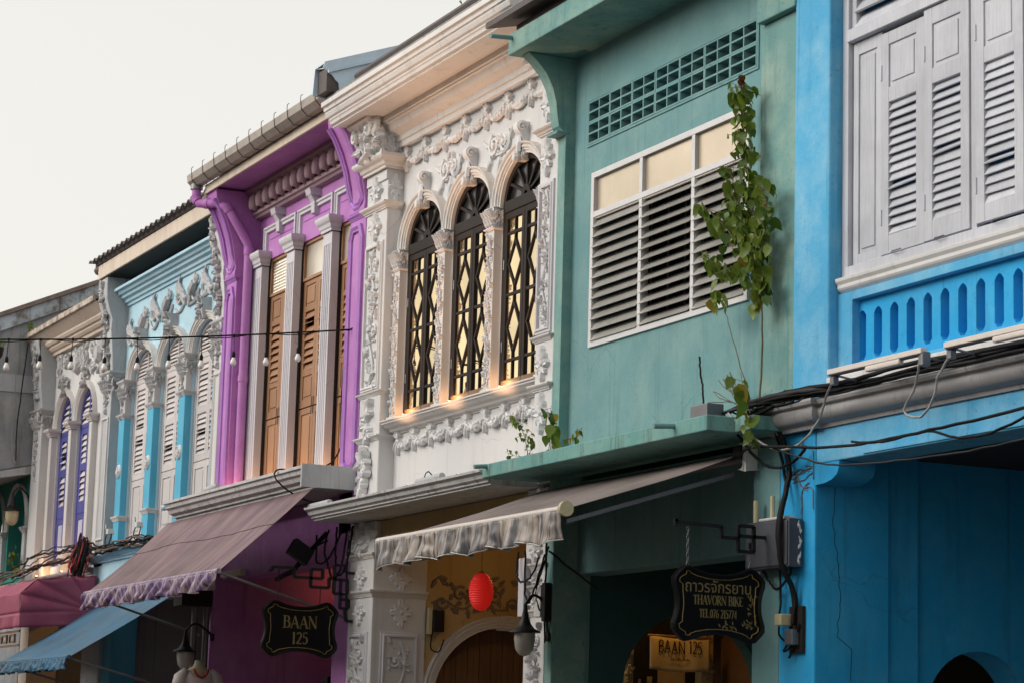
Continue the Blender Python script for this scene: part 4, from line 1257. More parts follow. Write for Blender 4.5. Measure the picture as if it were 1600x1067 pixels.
for i, (a, b) in enumerate(bays):
    y = 0.345
    for jx in (a - .03, b):
        MB().box(jx, jx + .03, .302, .44, 4.5, 7.898).build('door_jamb', 'wood_dark', hD)
    fr = MB()
    fr.box(a + .005, b - .005, y - .02, y + .06, 7.86, 7.90).box(a + .005, b - .005, y - .02, y + .06, 7.39, 7.43)
    fr.box(a + .005, a + .04, y - .021, y + .06, 7.43, 7.86).box(b - .04, b - .005, y - .021, y + .06, 7.43, 7.86)
    w = fr.build('door_frame', 'wood', hD, bevel=0.004)
    MB().box(a + .04, b - .04, y + .01, y + .016, 7.43, 7.86).build('pane', 'pane_pattern', w)
    if i == 0:
        bm = MB()
        for q in range(22):
            for r_ in range(10):
                bm.blob((a + .06 + q * .042 + (.021 if r_ % 2 else 0), y + .009, 7.445 + r_ * .042), (.016, 0, 0), (0, .005, 0), (0, 0, .016), 6, 4)
        ob = bm.build('pane_pattern', 'pane_pattern', w, smooth=60)
        ob['kind'] = 'stuff'
    mid = (a + b) / 2
    for (l, r) in ((a + .006, mid - .003), (mid + .003, b - .006)):
        up = shutter(hD, l, r, 5.77, 7.385, y, 'wood', [('panel', 7.06, 7.33), ('louvre', 6.24, 6.99, 8), ('panel', 5.87, 6.17)], rnd, 0.085, 0.04)
        lo = shutter(hD, l, r, 4.50, 5.755, y, 'wood', [('panel', 4.60, 5.68)], rnd, 0.085, 0.04, name='lower_shutter')
        for bx in (l + .03, r - .03):
            MB().tube([(bx, y - .012, 5.88), (bx, y - .016, 5.66)], .005, 5).build('bolt', 'metal_dark', up)
    t0, t1 = (PIL[i][0] + PIL[i][1]) / 2 + .035, (PIL[i + 1][0] + PIL[i + 1][1]) / 2 - .035
    MB().sweep([(0, 0), (0, .05), (-.03, .055), (-.04, .035), (-.075, .035), (-.08, 0)], [(t1, 0.30, 8.01), (t1, 0.30, 8.34), (t0, 0.30, 8.34), (t0, 0.30, 8.01)], (0, -1, 0)).build('bay_trim', 'lilac', hD, bevel=0.002)
    MB().box(a, b, .292, .3005, 8.165, 8.175).build('wall_seam', 'purple_trim', hD)
    c = (t0 + t1) / 2
    MB().prism_x([(0.30, 8.17), (0.235, 8.19), (0.225, 8.33), (0.17, 8.42), (0.17, 8.47), (0.30, 8.48)], c - .06, c + .06).prism_x([(0.30, 8.40), (0.17, 8.41), (0.15, 8.49), (0.30, 8.50)], c - .09, c + .09).build('keystone', 'lilac', hD, bevel=0.005)
# cornice with a row of corbels
cp = [(0.30, 8.50), (0.22, 8.51), (0.20, 8.54), (0.17, 8.55), (0.17, 8.59), (0.22, 8.60), (0.22, 8.64), (0.20, 8.72), (0.16, 8.80), (0.08, 8.85), (0.06, 8.85), (0.06, 8.90), (0.30, 8.90)]
MB().prism_x(cp, -30.23, -25.63).build('cornice', 'mauve', hD, smooth=30)
cb = MB()
cb.lathe((0, 0, 0), [(0.03, -.15), (.05, -.14), (.075, -.08), (.085, -.02), (.078, .04), (.06, .085), (.052, .10), (.075, .11), (.075, .14), (0.0, .145)], 14)
cme = cb.mesh('corbel', 40)
cme.materials.append(M['mauve'])
for k in range(17):
    link('corbel', cme, hD, (-30.07 + k * 0.265, 0.15, 8.735), (-0.22, 0, 0))
MB().box(-30.64, -25.62, -0.345, 0.30, 8.902, 8.93).build('soffit', 'purple', hD)
MB().prism_x([(-0.345, 8.865), (-0.38, 8.865), (-0.38, 8.985), (-0.345, 8.985)], -30.62, -25.63).build('fascia_board', 'cream', hD, bevel=0.004)
gx0, gx1 = -30.86, -25.66
gp = [(-0.385, 9.14), (-0.385, 9.02), (-0.41, 8.995), (-0.48, 8.995), (-0.54, 9.05), (-0.55, 9.13), (-0.56, 9.14), (-0.572, 9.14), (-0.562, 9.045), (-0.49, 8.98), (-0.40, 8.98), (-0.37, 9.01), (-0.37, 9.14)]
g = MB().prism_x(gp, gx0, gx1).prism_x([(-0.38, 9.13), (-0.38, 9.01), (-0.41, 8.987), (-0.48, 8.987), (-0.55, 9.05), (-0.56, 9.13)], gx0 - .004, gx0 + .004).build('gutter', 'metal_gutter', hD)
for k in range(11):
    x = gx0 + .22 + k * .47
    MB().tube([(x, -0.33, 9.16), (x, -0.36, 8.995), (x, -0.40, 8.966), (x, -0.49, 8.966), (x, -0.568, 9.045), (x, -0.58, 9.14), (x + .01, -0.583, 9.20), (x + .015, -0.56, 9.22)], .0045, 5).build('gutter_bracket', 'metal_dark', g)
MB().prism_x([(-0.42, 9.09), (6.0, 10.3), (6, 10.4), (-0.42, 9.13)], -30.64, -25.64).build('roof', 'metal_roof', hD)
# fins with moulded brackets
def fin_profile():
    return [(0.46, 4.0), (0.0, 4.0), (0.0, 7.70), (-0.03, 7.74), (-0.03, 7.78), (-0.02, 7.82), (-0.05, 8.02), (-0.10, 8.25), (-0.17, 8.45), (-0.25, 8.62), (-0.33, 8.75), (-0.345, 8.87), (0.46, 8.87)]
for (a, b, nm) in ((-30.657, -30.25, 'left_fin'), (-26.09, -25.605, 'right_fin')):
    fo = MB().prism_x(fin_profile(), a, b).build(nm, 'purple', hD, smooth=25)
    m_ = MB()
    cur = [(0.0, 7.86), (-0.055, 8.02), (-0.105, 8.25), (-0.175, 8.45), (-0.255, 8.62), (-0.34, 8.74)]
    for x in (a + .05, b - .05):
        xx = [x] * len(cur)
        m_.tube([(x, y - .012, z) for y, z in cur], .03, 6)
        m_.tube([(x + (.055 if x < (a + b) / 2 else -.055), y - .012, z) for y, z in cur], .018, 6)
    c = (a + b) / 2
    m_.tube([(a + .05, -.02, 7.88), (c - .06, -.02, 7.79), (c + .06, -.02, 7.79), (b - .05, -.02, 7.88)], .03, 6)
    m_.tube([(a + .10, -.02, 7.93), (c - .05, -.02, 7.85), (c + .05, -.02, 7.85), (b - .10, -.02, 7.93)], .018, 6)
    m_.build('bracket_moulding', 'purple_trim', fo, smooth=40)
    cornice(MB(), scale_prof(CORN, .5, .5), [(a + .01, 0.02), (a + .01, 0.0), (b - .01, 0.0), (b - .01, .02)], 7.66).build('fin_moulding', 'purple_trim', fo)
    pa = [(b - .06, 4.80), (b - .06, 7.42), (b - .13, 7.56), (a + .13, 7.56), (a + .06, 7.42), (a + .06, 4.80), (c - .08, 4.70), (c + .08, 4.70)]
    MB().sweep([(0.03, 0), (0.03, .03), (0, .05), (-.03, .03), (-.05, .03), (-.06, 0)], [(x, 0.0, z) for x, z in pa], (0, -1, 0), True).build('panel_frame', 'purple_trim', fo)
    MB().prism([(x, z) for x, z in [(b - .125, 4.86), (b - .125, 7.40), (b - .16, 7.48), (a + .16, 7.48), (a + .125, 7.40), (a + .125, 4.86), (c - .06, 4.78), (c + .06, 4.78)]], XZ, -.012, .01).build('panel', 'purple', fo)
# ledge
lp = [(0, 0), (.60, .0), (.60, .03), (.64, .035), (.64, .06), (.70, .085), (.72, .13), (.76, .15), (.77, .20), (.80, .205), (.80, .24), (0, .25)]
cornice(MB(), lp, [(-30.95, 0.15), (-25.66, 0.15)], 4.475).build('ledge', 'ledge_white', hD, bevel=0.003)
MB().box(-25.658, -25.62, -0.655, 0.0, 4.47, 4.73).build('ledge_end', 'stone_grey', hD)
# rain pipe
dp = MB()
dpts = [(-30.72, -0.47, 8.99), (-30.72, -0.47, 8.80), (-30.68, -0.44, 8.74), (-30.55, -0.36, 8.72), (-30.35, -0.28, 8.70), (-30.22, -0.18, 8.62), (-30.16, 0.02, 8.28), (-30.155, 0.10, 8.15), (-30.155, 0.12, 8.05), (-30.155, 0.12, 4.76)]
dp.tube(dpts, 0.062, 12)
for i in (1, 3, 4, 5, 8):
    dp.lathe(dpts[i], [(.062, -.05), (.070, -.05), (.070, .05), (.062, .05)], 12, Vector(dpts[i + 1]) - Vector(dpts[i]))
dp.tube([(-30.155, .12, 6.3), (-30.155, .12, 6.38)], 0.071, 12)
dp.build('rain_pipe', 'purple', hD, smooth=40)
MB().tube([(-30.72, -0.47, 9.0), (-30.72, -0.47, 8.93)], 0.085, 12).build('gutter_outlet', 'metal_grey', hD, smooth=40)
# ground floor
MB().box(-26.17, -25.703, 0.0, 0.55, 0, 4.47).build('ground_pier', 'purple', hD, bevel=0.01)
MB().box(-30.60, -26.18, 0.10, 0.42, 3.70, 4.47).build('beam', 'purple', hD, bevel=0.01)
MB().box(-30.60, -25.72, 0.43, 5.4, 3.96, 4.015).build('walkway_ceiling', 'ceiling_dark', hD)
cross_wall(hD, -30.98, -30.61, 0.0, 2.9, 3.95, 'purple', (1.95, 0.62, 1.95, 0.62))
MB().box(-30.60, -25.72, 2.6, 2.9, 0, 3.95).build('ground_floor_wall', 'wood_dark', hD)
MB().box(-30.40, -29.6, 0.02, 0.095, 3.72, 3.80).build('lamp_tray', 'cream', hD)

# ================================================================== house E: pale blue
rnd = random.Random(15)
hE = thing('pale_blue_shophouse', 'pale blue shophouse with figure reliefs and pinkish white arched shutters', 'building', (-33.7, 0, 0), 'shophouses along the street')
EC = (-35.04, -33.52, -32.0)
EP = (-35.80, -34.28, -32.76, -31.24)
ES, EH, ER = 7.0, 0.60, 0.41
shell(hE, -36.56, -30.67, 0.36, 8.75, 'sky_wall')
MB().holed(rect(-36.09, -31.05, 4.2, 8.6), [arch_pts(c, EH, 4.52, ES, ER, 24) for c in EC], XZ, 0.20, 0.355).build('wall', 'sky_wall', hE)
for cx in EP:
    p = MB().box(cx - .145, cx + .145, 0.10, 0.345, 4.93, 6.43).build('pilaster', 'sky_pil', hE, bevel=0.006)
    m_ = MB()
    m_.box(cx - .135, cx + .135, 0.105, 0.345, 6.43, 6.98)
    cornice(m_, scale_prof(CORN, .5, .6), [(cx - .145, .30), (cx - .145, .10), (cx + .145, .10), (cx + .145, .30)], 6.42)
    cornice(m_, scale_prof(CORN, .7, .7), [(cx - .14, .30), (cx - .14, .10), (cx + .14, .10), (cx + .14, .30)], 6.93)
    m_.capital(FR(cx, 0.10, 6.82), 0.26, 0.22, .05)
    m_.capital(SD(cx + .135, 0.20, 6.82), 0.20, 0.22, .035)
    m_.bunch(FR(cx, 0.10, 6.60), 0.16, 0.26, .035, rnd, 8)
    m_.build('pilaster_capital', 'relief_grey', p, smooth=35)
    m_ = MB()
    m_.box(cx - .15, cx + .15, 0.095, 0.345, 4.36, 4.86)
    m_.build('pedestal', 'sky_pil', p, bevel=0.006)
    m_ = MB()
    cornice(m_, scale_prof(CORN, .45, .6), [(cx - .15, .30), (cx - .15, .095), (cx + .15, .095), (cx + .15, .30)], 4.86)
    m_.build('pedestal_moulding', 'arch_white', p)
    m_ = MB()
    m_.lathe((cx, 0.10, 5.62), [(0.0, .035), (.05, .034), (.06, .02), (.09, .025), (.105, .012), (.11, 0)], 16, (0, -1, 0))
    m_.rosette(FR(cx, 0.085, 5.62), .16, .16, .03)
    m_.build('medallion', 'relief', p, smooth=35)
for c in EC:
    MB().sweep(scale_prof(ARCHIVOLT, 1.15, 1.2), arc_path(c, 0.20, EH, ES, ER, None, 28), (0, -1, 0)).build('archivolt', 'arch_white', hE, smooth=35)
    k = MB().prism_x([(0.20, 7.42), (0.09, 7.42), (0.06, 7.52), (0.08, 7.60), (0.03, 7.70), (0.20, 7.72)], c - .08, c + .08)
    k.bunch(FR(c, 0.06, 7.60), .22, .28, .05, rnd, 10)
    k.build('keystone', 'relief_grey', hE, smooth=35)
    y = 0.25
    fr = MB().sweep([(0, 0), (0, .05), (-.045, .05), (-.045, 0)], arc_path(c, y + .04, EH - .004, ES, ER - .004, 4.53, 24), (0, -1, 0)).box(c - EH + .05, c + EH - .05, y, y + .04, 6.93, 7.0).box(c - .02, c + .02, y - .002, y + .04, 7.0, 7.0 + ER - .03)
    w = fr.build('arched_shutter_frame', 'wood_pale', hE, bevel=0.003)
    for i in range(6):
        z = 7.03 + i * .055
        hw = (EH - .05) * math.sqrt(max(0.0, 1 - ((z + .02 - ES) / (ER - .03)) ** 2)) - .01
        if hw > .06:
            for s in (-1, 1):
                me = slat_mesh(1.0, .05, .012, 'wood_pale', 1.0)
                link('slat', me, w, (c + s * (hw / 2 + .011), y + .02, z), None, (hw - .022, 1, 1))
    for (l, r) in ((c - EH + .052, c - .003), (c + .003, c + EH - .052)):
        shutter(hE, l, r, 5.465, 6.925, y, 'wood_pale', [('louvre', 6.24, 6.84, 8), ('louvre', 5.55, 6.14, 8)], rnd, 0.075, 0.04)
        shutter(hE, l, r, 4.53, 5.455, y, 'wood_pale', [('panel', 4.65, 5.36)], rnd, 0.075, 0.04, name='lower_shutter')
# frieze of figures and ribbons
for k, (cx, cz) in enumerate(((-35.75, 7.72), (-35.15, 7.80), (-34.55, 7.92), (-33.95, 7.88), (-33.3, 7.98), (-32.7, 7.92), (-32.1, 7.94), (-31.45, 7.95))):
    m_ = MB()
    q_ = .78
    F = (Vector((cx, 0.20, cz)), Vector((q_, 0, 0)), Vector((0, 0, q_)), Vector((0, -.75, 0)))
    s = 1 if k % 2 else -1
    o, ex, ez, en = F
    def P3(u, v, d):
        return o + ex * u + ez * v + en * d
    # a small flying figure: torso, legs, arm, head, drapery
    m_.tube([P3(-.16 * s, -.02, .03), P3(-.02 * s, .04, .05), P3(.10 * s, .16, .05)], [.05, .075, .06], 7)
    m_.tube([P3(-.16 * s, -.02, .03), P3(-.27 * s, -.12, .03), P3(-.36 * s, -.10, .02)], [.05, .035, .02], 6)
    m_.tube([P3(-.14 * s, -.04, .04), P3(-.20 * s, -.17, .04), P3(-.27 * s, -.24, .03)], [.045, .033, .02], 6)
    m_.tube([P3(.08 * s, .14, .06), P3(.19 * s, .14, .06), P3(.27 * s, .24, .04)], [.035, .026, .018], 6)
    m_.tube([P3(.08 * s, .16, .05), P3(.10 * s, .27, .05), P3(.04 * s, .34, .04)], [.03, .024, .018], 6)
    m_.bead(F, .15 * s, .25, .058, 1.1)
    m_.tube(wavy([P3(-.10 * s, -.05, .02), P3(.05 * s, -.16, .03), P3(.22 * s, -.12, .03), P3(.30 * s, .02, .02)], 0, rnd), .026, 5)
    for q in range(3):
        m_.leafy(F, rnd.uniform(-.2, .2), rnd.uniform(-.14, .14), rnd.uniform(0, 6.3), .14, .06, .03, .3)
    m_.build('figure_relief', 'relief_grey', hE, smooth=40)
for k in range(7):
    x = -35.45 + k * .62
    MB().tube(wavy([(x, .185, 7.80), (x + .16, .18, 7.64 + .03 * k), (x + .34, .18, 7.66 + .03 * k), (x + .5, .185, 7.86)], 0, rnd), .022, 5).build('ribbon_relief', 'relief_grey', hE, smooth=40)
cp = [(0.20, 8.22), (0.17, 8.22), (0.165, 8.26), (0.13, 8.27), (0.12, 8.31), (0.07, 8.33), (0.06, 8.37), (0.02, 8.38), (0.0, 8.42), (-0.05, 8.43), (-0.05, 8.47), (0.20, 8.48)]
MB().prism_x(cp, -36.08, -31.06).build('cornice', 'sky_wall', hE, smooth=25)
MB().box(-36.5, -30.72, -0.16, 0.30, 8.66, 8.70).build('soffit', 'wood_dark', hE)
MB().box(-36.52, -30.70, -0.20, -0.162, 8.675, 8.89).build('fascia_board', 'cream', hE, bevel=0.004)
cr = MB()
cr.grid(lambda u, v: (-36.75 + u * 6.05, -0.30 + v * 6.0, 8.965 + v * .35 + 0.032 * math.sin(u * 2 * PI * 24)), 24 * 8, 1)
cr.build('corrugated_roof', 'metal_roof', hE, smooth=60, solid=0.012)
MB().tube([(-36.6, -.2, 8.93), (-30.75, -.2, 8.93)], .03, 6).build('roof_batten', 'metal_roof', hE)
rb = MB()
for k in range(7):
    rb.blob((-30.85 + rnd.uniform(-.15, .15), -.2 + rnd.uniform(-.1, .1), 8.88 + rnd.uniform(-.06, .08)), (.09, 0, 0), (0, .08, 0), (0, 0, .07))
rb.build('roof_end_mortar', 'tile', hE, smooth=60)
# piers with carved brackets
def pier_profile(zs):
    return [(0.36, 4.2), (0.0, 4.2), (0.0, zs), (-0.01, 7.35), (-0.03, 7.60), (-0.06, 7.82), (-0.05, 8.00), (-0.10, 8.15), (-0.15, 8.32), (-0.16, 8.56), (-0.16, 8.68), (0.36, 8.68)]
for (a, b, nm, mt) in ((-36.57, -36.095, 'left_pier', 'stone_grey'), (-31.05, -30.665, 'right_pier', 'white')):
    c = (a + b) / 2
    fo = MB().prism_x(pier_profile(7.1), a, b).build(nm, mt, hE, smooth=25)
    m_ = MB()
    for z, y in ((8.45, -.16), (8.12, -.11), (7.78, -.06), (7.45, -.03)):
        m_.bunch(FR(c, y, z), .30, .34, .05, rnd, 10)
    m_.build('bracket_carving', 'relief_grey', fo, smooth=35)
    m_ = MB()
    cornice(m_, scale_prof(CORN, .8, .7), [(a, .20), (a, 0.0), (b, 0.0), (b, .198)], 7.12)
    m_.capital(FR(c, 0.0, 6.99), .38, .26, .06)
    m_.capital(SD(b, .10, 6.99), .18, .26, .035)
    m_.bunch(FR(c, 0.0, 6.72), .22, .30, .04, rnd, 10)
    m_.build('pier_capital', 'relief_grey', fo, smooth=35)
    MB().sweep([(0, 0), (0, .02), (-.02, .025), (-.035, .01), (-.04, 0)], [(b - .06, 0, 4.6), (b - .06, 0, 6.5), (a + .06, 0, 6.5), (a + .06, 0, 4.6)], (0, -1, 0), True).build('panel_frame', 'arch_white', fo)
cornice(MB(), scale_prof(CORN, 1.5, 1.0), [(-36.59, 0.03), (-36.59, -0.01), (-30.66, -0.01)], 4.24).build('ledge', 'sky_wall', hE, bevel=0.003)
MB().box(-36.55, -30.68, 0.0, 0.35, 3.6, 4.24).build('beam', 'sky_wall', hE)
MB().box(-36.60, -35.98, 0.0, 0.5, 0, 3.6).build('ground_pier', 'stone_grey', hE, bevel=0.01)
MB().box(-35.975, -35.55, 0.05, 0.45, 0, 3.598).build('ground_pier_return', 'sky_pil', hE, bevel=0.01)
MB().box(-36.5, -30.99, 0.36, 5.4, 3.96, 4.015).build('walkway_ceiling', 'ceiling_dark', hE)
cross_wall(hE, -36.55, -36.2, 0.502, 2.9, 3.95, 'stone_grey', (1.6, 0.6, 2.0, 0.6))
MB().box(-36.19, -30.99, 1.8, 2.0, 0, 3.95).build('ground_floor_wall', 'wood_dark', hE)

# ================================================================== house F: far white with indigo doors
rnd = random.Random(16)
hF = thing('far_white_shophouse', 'far white shophouse with indigo louvred arched doors', 'building', (-38.8, 0, 0), 'shophouses along the street')
FC = (-39.50, -38.235, -36.97)
FP = (-40.13, -38.865, -37.60, -36.335)
FS, FH, FRs = 6.74, 0.51, 0.50
shell(hF, -40.95, -36.61, 0.36, 8.4, 'white')
def farch(c, half, z0, spring, rise, n=20):
    pts = [(c + half, z0)]
    for i in range(n + 1):
        t = i / n
        x = math.cos(PI * t)
        s = math.sqrt(max(0, 1 - abs(x) ** 1.75))
        pts.append((c + half * x, spring + rise * s))
    return pts + [(c - half, z0)]
MB().holed(rect(-40.36, -36.57, 4.2, 8.4), [farch(c, FH, 4.40, FS, FRs) for c in FC if c + FH < -36.5], XZ, 0.20, 0.355).build('wall', 'white', hF)
MB().box(-40.92, -40.362, 0.0, 0.36, 4.2, 7.0).build('left_pier', 'white', hF, bevel=0.01)
fo = MB().prism_x([(0.36, 7.0), (0.0, 7.0), (-0.02, 7.25), (-0.05, 7.5), (-0.07, 7.8), (-0.10, 8.05), (-0.14, 8.2), (-0.14, 8.30), (0.36, 8.36)], -40.92, -40.362).build('pier_bracket', 'stone_grey', hF, smooth=25)
m_ = MB()
for z, y in ((8.05, -.11), (7.75, -.07), (7.45, -.04)):
    m_.bunch(FR(-40.64, y, z), .30, .34, .05, rnd, 10)
m_.build('bracket_carving', 'relief_grey', fo, smooth=35)
m_ = MB()
cornice(m_, scale_prof(CORN, .9, .7), [(-40.93, .03), (-40.93, 0.0), (-40.36, 0.0), (-40.36, .198)], 7.02)
m_.capital(FR(-40.64, 0.0, 6.88), .42, .26, .06)
m_.capital(SD(-40.36, .10, 6.88), .18, .26, .035)
m_.bunch(FR(-40.64, 0.0, 6.60), .24, .34, .04, rnd, 10)
m_.vine(FR(-40.64, 0, 6.2), .2, .6, .035, rnd)
m_.build('pier_capital', 'relief_grey', hF, smooth=35)
for cx in FP[:3]:
    p = MB().box(cx - .08, cx + .08, 0.10, 0.345, 4.63, 6.60).build('column', 'arch_white', hF, bevel=0.01)
    m_ = MB()
    cornice(m_, scale_prof(CORN, 1.0, 1.0), [(cx - .085, .30), (cx - .085, .10), (cx + .085, .10), (cx + .085, .30)], 6.60)
    m_.build('column_capital', 'arch_white', p)
    MB().box(cx - .13, cx + .13, 0.07, 0.345, 4.2, 4.60).box(cx - .14, cx + .14, .06, .345, 4.602, 4.632).build('pedestal', 'arch_white', p, bevel=0.006)
for c in FC:
    if c + FH > -36.5:
        continue
    MB().sweep(scale_prof(ARCHIVOLT, 1.1, 1.0), [(x, .20, z) for x, z in farch(c, FH, FS, FS, FRs)[1:-1]], (0, -1, 0)).build('archivolt', 'arch_white', hF, smooth=35)
    k = MB()
    k.bunch(FR(c, 0.14, 7.40), .28, .30, .06, rnd, 10)
    k.build('keystone', 'relief_grey', hF, smooth=35)
    y = .25
    fr = MB().sweep([(0, 0), (0, .05), (-.05, .05), (-.05, 0)], [(x, y + .04, z) for x, z in farch(c, FH - .004, 4.41, FS, FRs - .004)], (0, -1, 0)).box(c - FH + .05, c + FH - .05, y, y + .04, 6.60, 6.66).box(c - .03, c + .03, y - .002, y + .04, 6.66, 7.18)
    w = fr.build('arched_door_frame', 'wood_indigo', hF, bevel=0.003)
    for i in range(5):
        z = 6.70 + i * .095
        hw = (FH - .06) * math.sqrt(max(0.02, 1 - max(0, (z + .05 - FS) / FRs) ** 1.5)) - .015
        for s in (-1, 1):
            if hw > .08:
                link('slat', slat_mesh(1.0, .085, .014, 'wood_pale', 1.0), w, (c + s * (hw / 2 + .02), y + .02, z), None, (hw - .04, 1, 1))
    for (l, r) in ((c - FH + .052, c - .003), (c + .003, c + FH - .052)):
        shutter(hF, l, r, 5.20, 6.595, y, 'wood_indigo', [('louvre', 6.02, 6.50, 5), ('louvre', 5.40, 5.90, 5)], rnd, 0.09, 0.04, 'wood_pale', name='door_leaf')
        shutter(hF, l, r, 4.41, 5.195, y, 'wood_indigo', [('panel', 4.50, 5.10)], rnd, 0.07, 0.04, name='lower_door', panel_mat='wood_lavender')
fz = MB()
for k in range(46):
    fz.leafy(FR(rnd.uniform(-40.2, -36.8), .20, 7.72 + rnd.uniform(-.22, .32)), 0, 0, rnd.uniform(0, 6.3), rnd.uniform(.2, .34), .13, .05, .4)
for k in range(9):
    fz.scroll(FR(-40.1 + k * .42, .20, 7.75 + .08 * (k % 2)), 0, 0, .14, .03, 1.3, k, 1 if k % 2 else -1)
for x in (-38.9, -37.6):
    fz.bead(FR(x, .20, 7.70), 0, 0, .15, .6, .18)
fz.build('frieze_relief', 'relief_grey', hF, smooth=35)
MB().prism_x([(0.20, 8.02), (0.12, 8.02), (0.11, 8.07), (0.08, 8.08), (0.04, 8.12), (0.04, 8.15), (0.0, 8.16), (-0.03, 8.20), (-0.03, 8.23), (-0.19, 8.36), (-0.19, 8.40), (0.20, 8.44)], -41.05, -36.62).build('cornice_soffit', 'cream', hF, smooth=20)
MB().prism_x([(-0.23, 8.365), (-0.23, 8.455), (0.0, 8.50), (0.0, 8.41), (-0.192, 8.365)], -41.2, -36.62).build('eave_edge', 'peel2', hF, bevel=0.008)
MB().prism_x([(-0.05, 8.50), (3.0, 8.72), (3.0, 8.76), (-0.05, 8.53)], -41.1, -36.62).build('roof', 'tile', hF)
for k in range(3):
    MB().blob((-36.72 + .08 * k, -.12, 8.86 + .06 * (k % 2)), (.1, 0, 0), (0, .1, 0), (0, 0, .08)).build('ridge_tile', 'tile', hF, smooth=50)
cornice(MB(), scale_prof(CORN, 1.6, 1.0), [(-41.0, 0.05), (-36.6, 0.05)], 4.08).build('ledge', 'stone_grey', hF)
MB().box(-40.95, -36.61, 0.05, 0.35, 3.5, 4.08).build('beam', 'cream', hF)
MB().box(-40.95, -40.4, 0.0, 0.5, 0, 3.5).build('ground_pier', 'cream', hF)
MB().box(-36.97, -36.61, 0.0, 0.5, 0, 3.5).build('ground_pier', 'stone_grey', hF)
MB().box(-40.9, -36.65, 1.4, 1.6, 0, 3.95).build('ground_floor_wall', 'wood_dark', hF)
MB().box(-40.9, -36.65, 0.36, 5.4, 3.96, 4.015).build('walkway_ceiling', 'ceiling_dark', hF)
for k in range(6):
    MB().box(-40.2 + k * .5, -40.12 + k * .5, 1.30, 1.395, 0, 2.6).build('door_post', 'wood_warm', hF)

# ================================================================== building G: grey gable wall and green arcade, far left
rnd = random.Random(17)
hG = thing('grey_corner_building', 'stained grey building with peeling sloping eave and green arcade at the left edge', 'building', (-43.5, 0, 0))
rake = lambda y: 8.72 + 0.45 * (y + 0.77)
MB().prism_x([(-1.9, 6.05), (5.0, 6.05), (5.0, rake(5.0) - .1), (-1.9, rake(-1.9) - .1)], -47.0, -41.05).build('gable_wall', 'grey_dark', hG)
MB().prism_x([(-2.1, rake(-2.1) - .30), (-2.1, rake(-2.1) - .06), (5.0, rake(5.0) - .06), (5.0, rake(5.0) - .30)], -41.048, -40.97).build('rake_board', 'peel', hG, bevel=0.01)
MB().prism_x([(-2.2, rake(-2.2) - .05), (-2.2, rake(-2.2) + .03), (5.2, rake(5.2) + .03), (5.2, rake(5.2) - .05)], -47.1, -40.90).build('roof', 'tile', hG)
MB().box(-41.049, -41.03, -1.9, 5.0, 7.45, 7.75).build('wall_band', 'stone_grey', hG)
cs = MB().prism_x([(-0.62, 5.93), (-0.62, 6.03), (-0.55, 6.06), (0.05, 6.20), (0.05, 6.06)], -46.9, -41.0)
co_ = cs.build('canopy', 'stone_grey', hG)
for k in range(12):
    MB().prism_x([(-0.60, 6.045), (-0.56, 6.075), (0.04, 6.215), (0.04, 6.205)], -41.42 - k * .45, -41.05 - k * .45).build('canopy_tile', 'plastic_white', co_)
GH = [arch_pts(-41.85 - k * 1.62, 0.66, 4.40, 5.15, 0.72, 20, 0.0) for k in range(3)]
MB().holed(rect(-46.9, -41.0, 4.2, 6.05), GH, XZ, 0.05, 0.30).build('arcade_wall', 'green', hG)
for k in range(3):
    c = -41.85 - k * 1.62
    MB().sweep(scale_prof(ARCHIVOLT, .9, .8), arc_path(c, .05, .66, 5.15, .72, None, 20), (0, -1, 0)).build('archivolt', 'arch_white', hG, smooth=35)
    for x in (c + .74,):
        m_ = MB().box(x - .09, x + .09, -.02, .3, 4.2, 5.05)
        cornice(m_, scale_prof(CORN, .6, .8), [(x - .10, .2), (x - .10, -.02), (x + .10, -.02), (x + .10, .2)], 5.05)
        m_.build('arcade_column', 'stone_grey', hG, bevel=0.005)
MB().box(-46.9, -41.0, 1.2, 1.3, 4.2, 6.05).build('balcony_wall', 'green', hG)
MB().box(-46.9, -41.0, -0.05, 0.30, 3.9, 4.2).build('balcony_beam', 'cream', hG)
MB().box(-46.9, -41.0, 0.0, 4.88, 0.0, 3.9).build('ground_floor_wall', 'grey_dark', hG)
MB().box(-46.9, -41.0, 4.9, 5.0, 0.0, 6.04).build('rear_wall', 'grey_dark', hG)

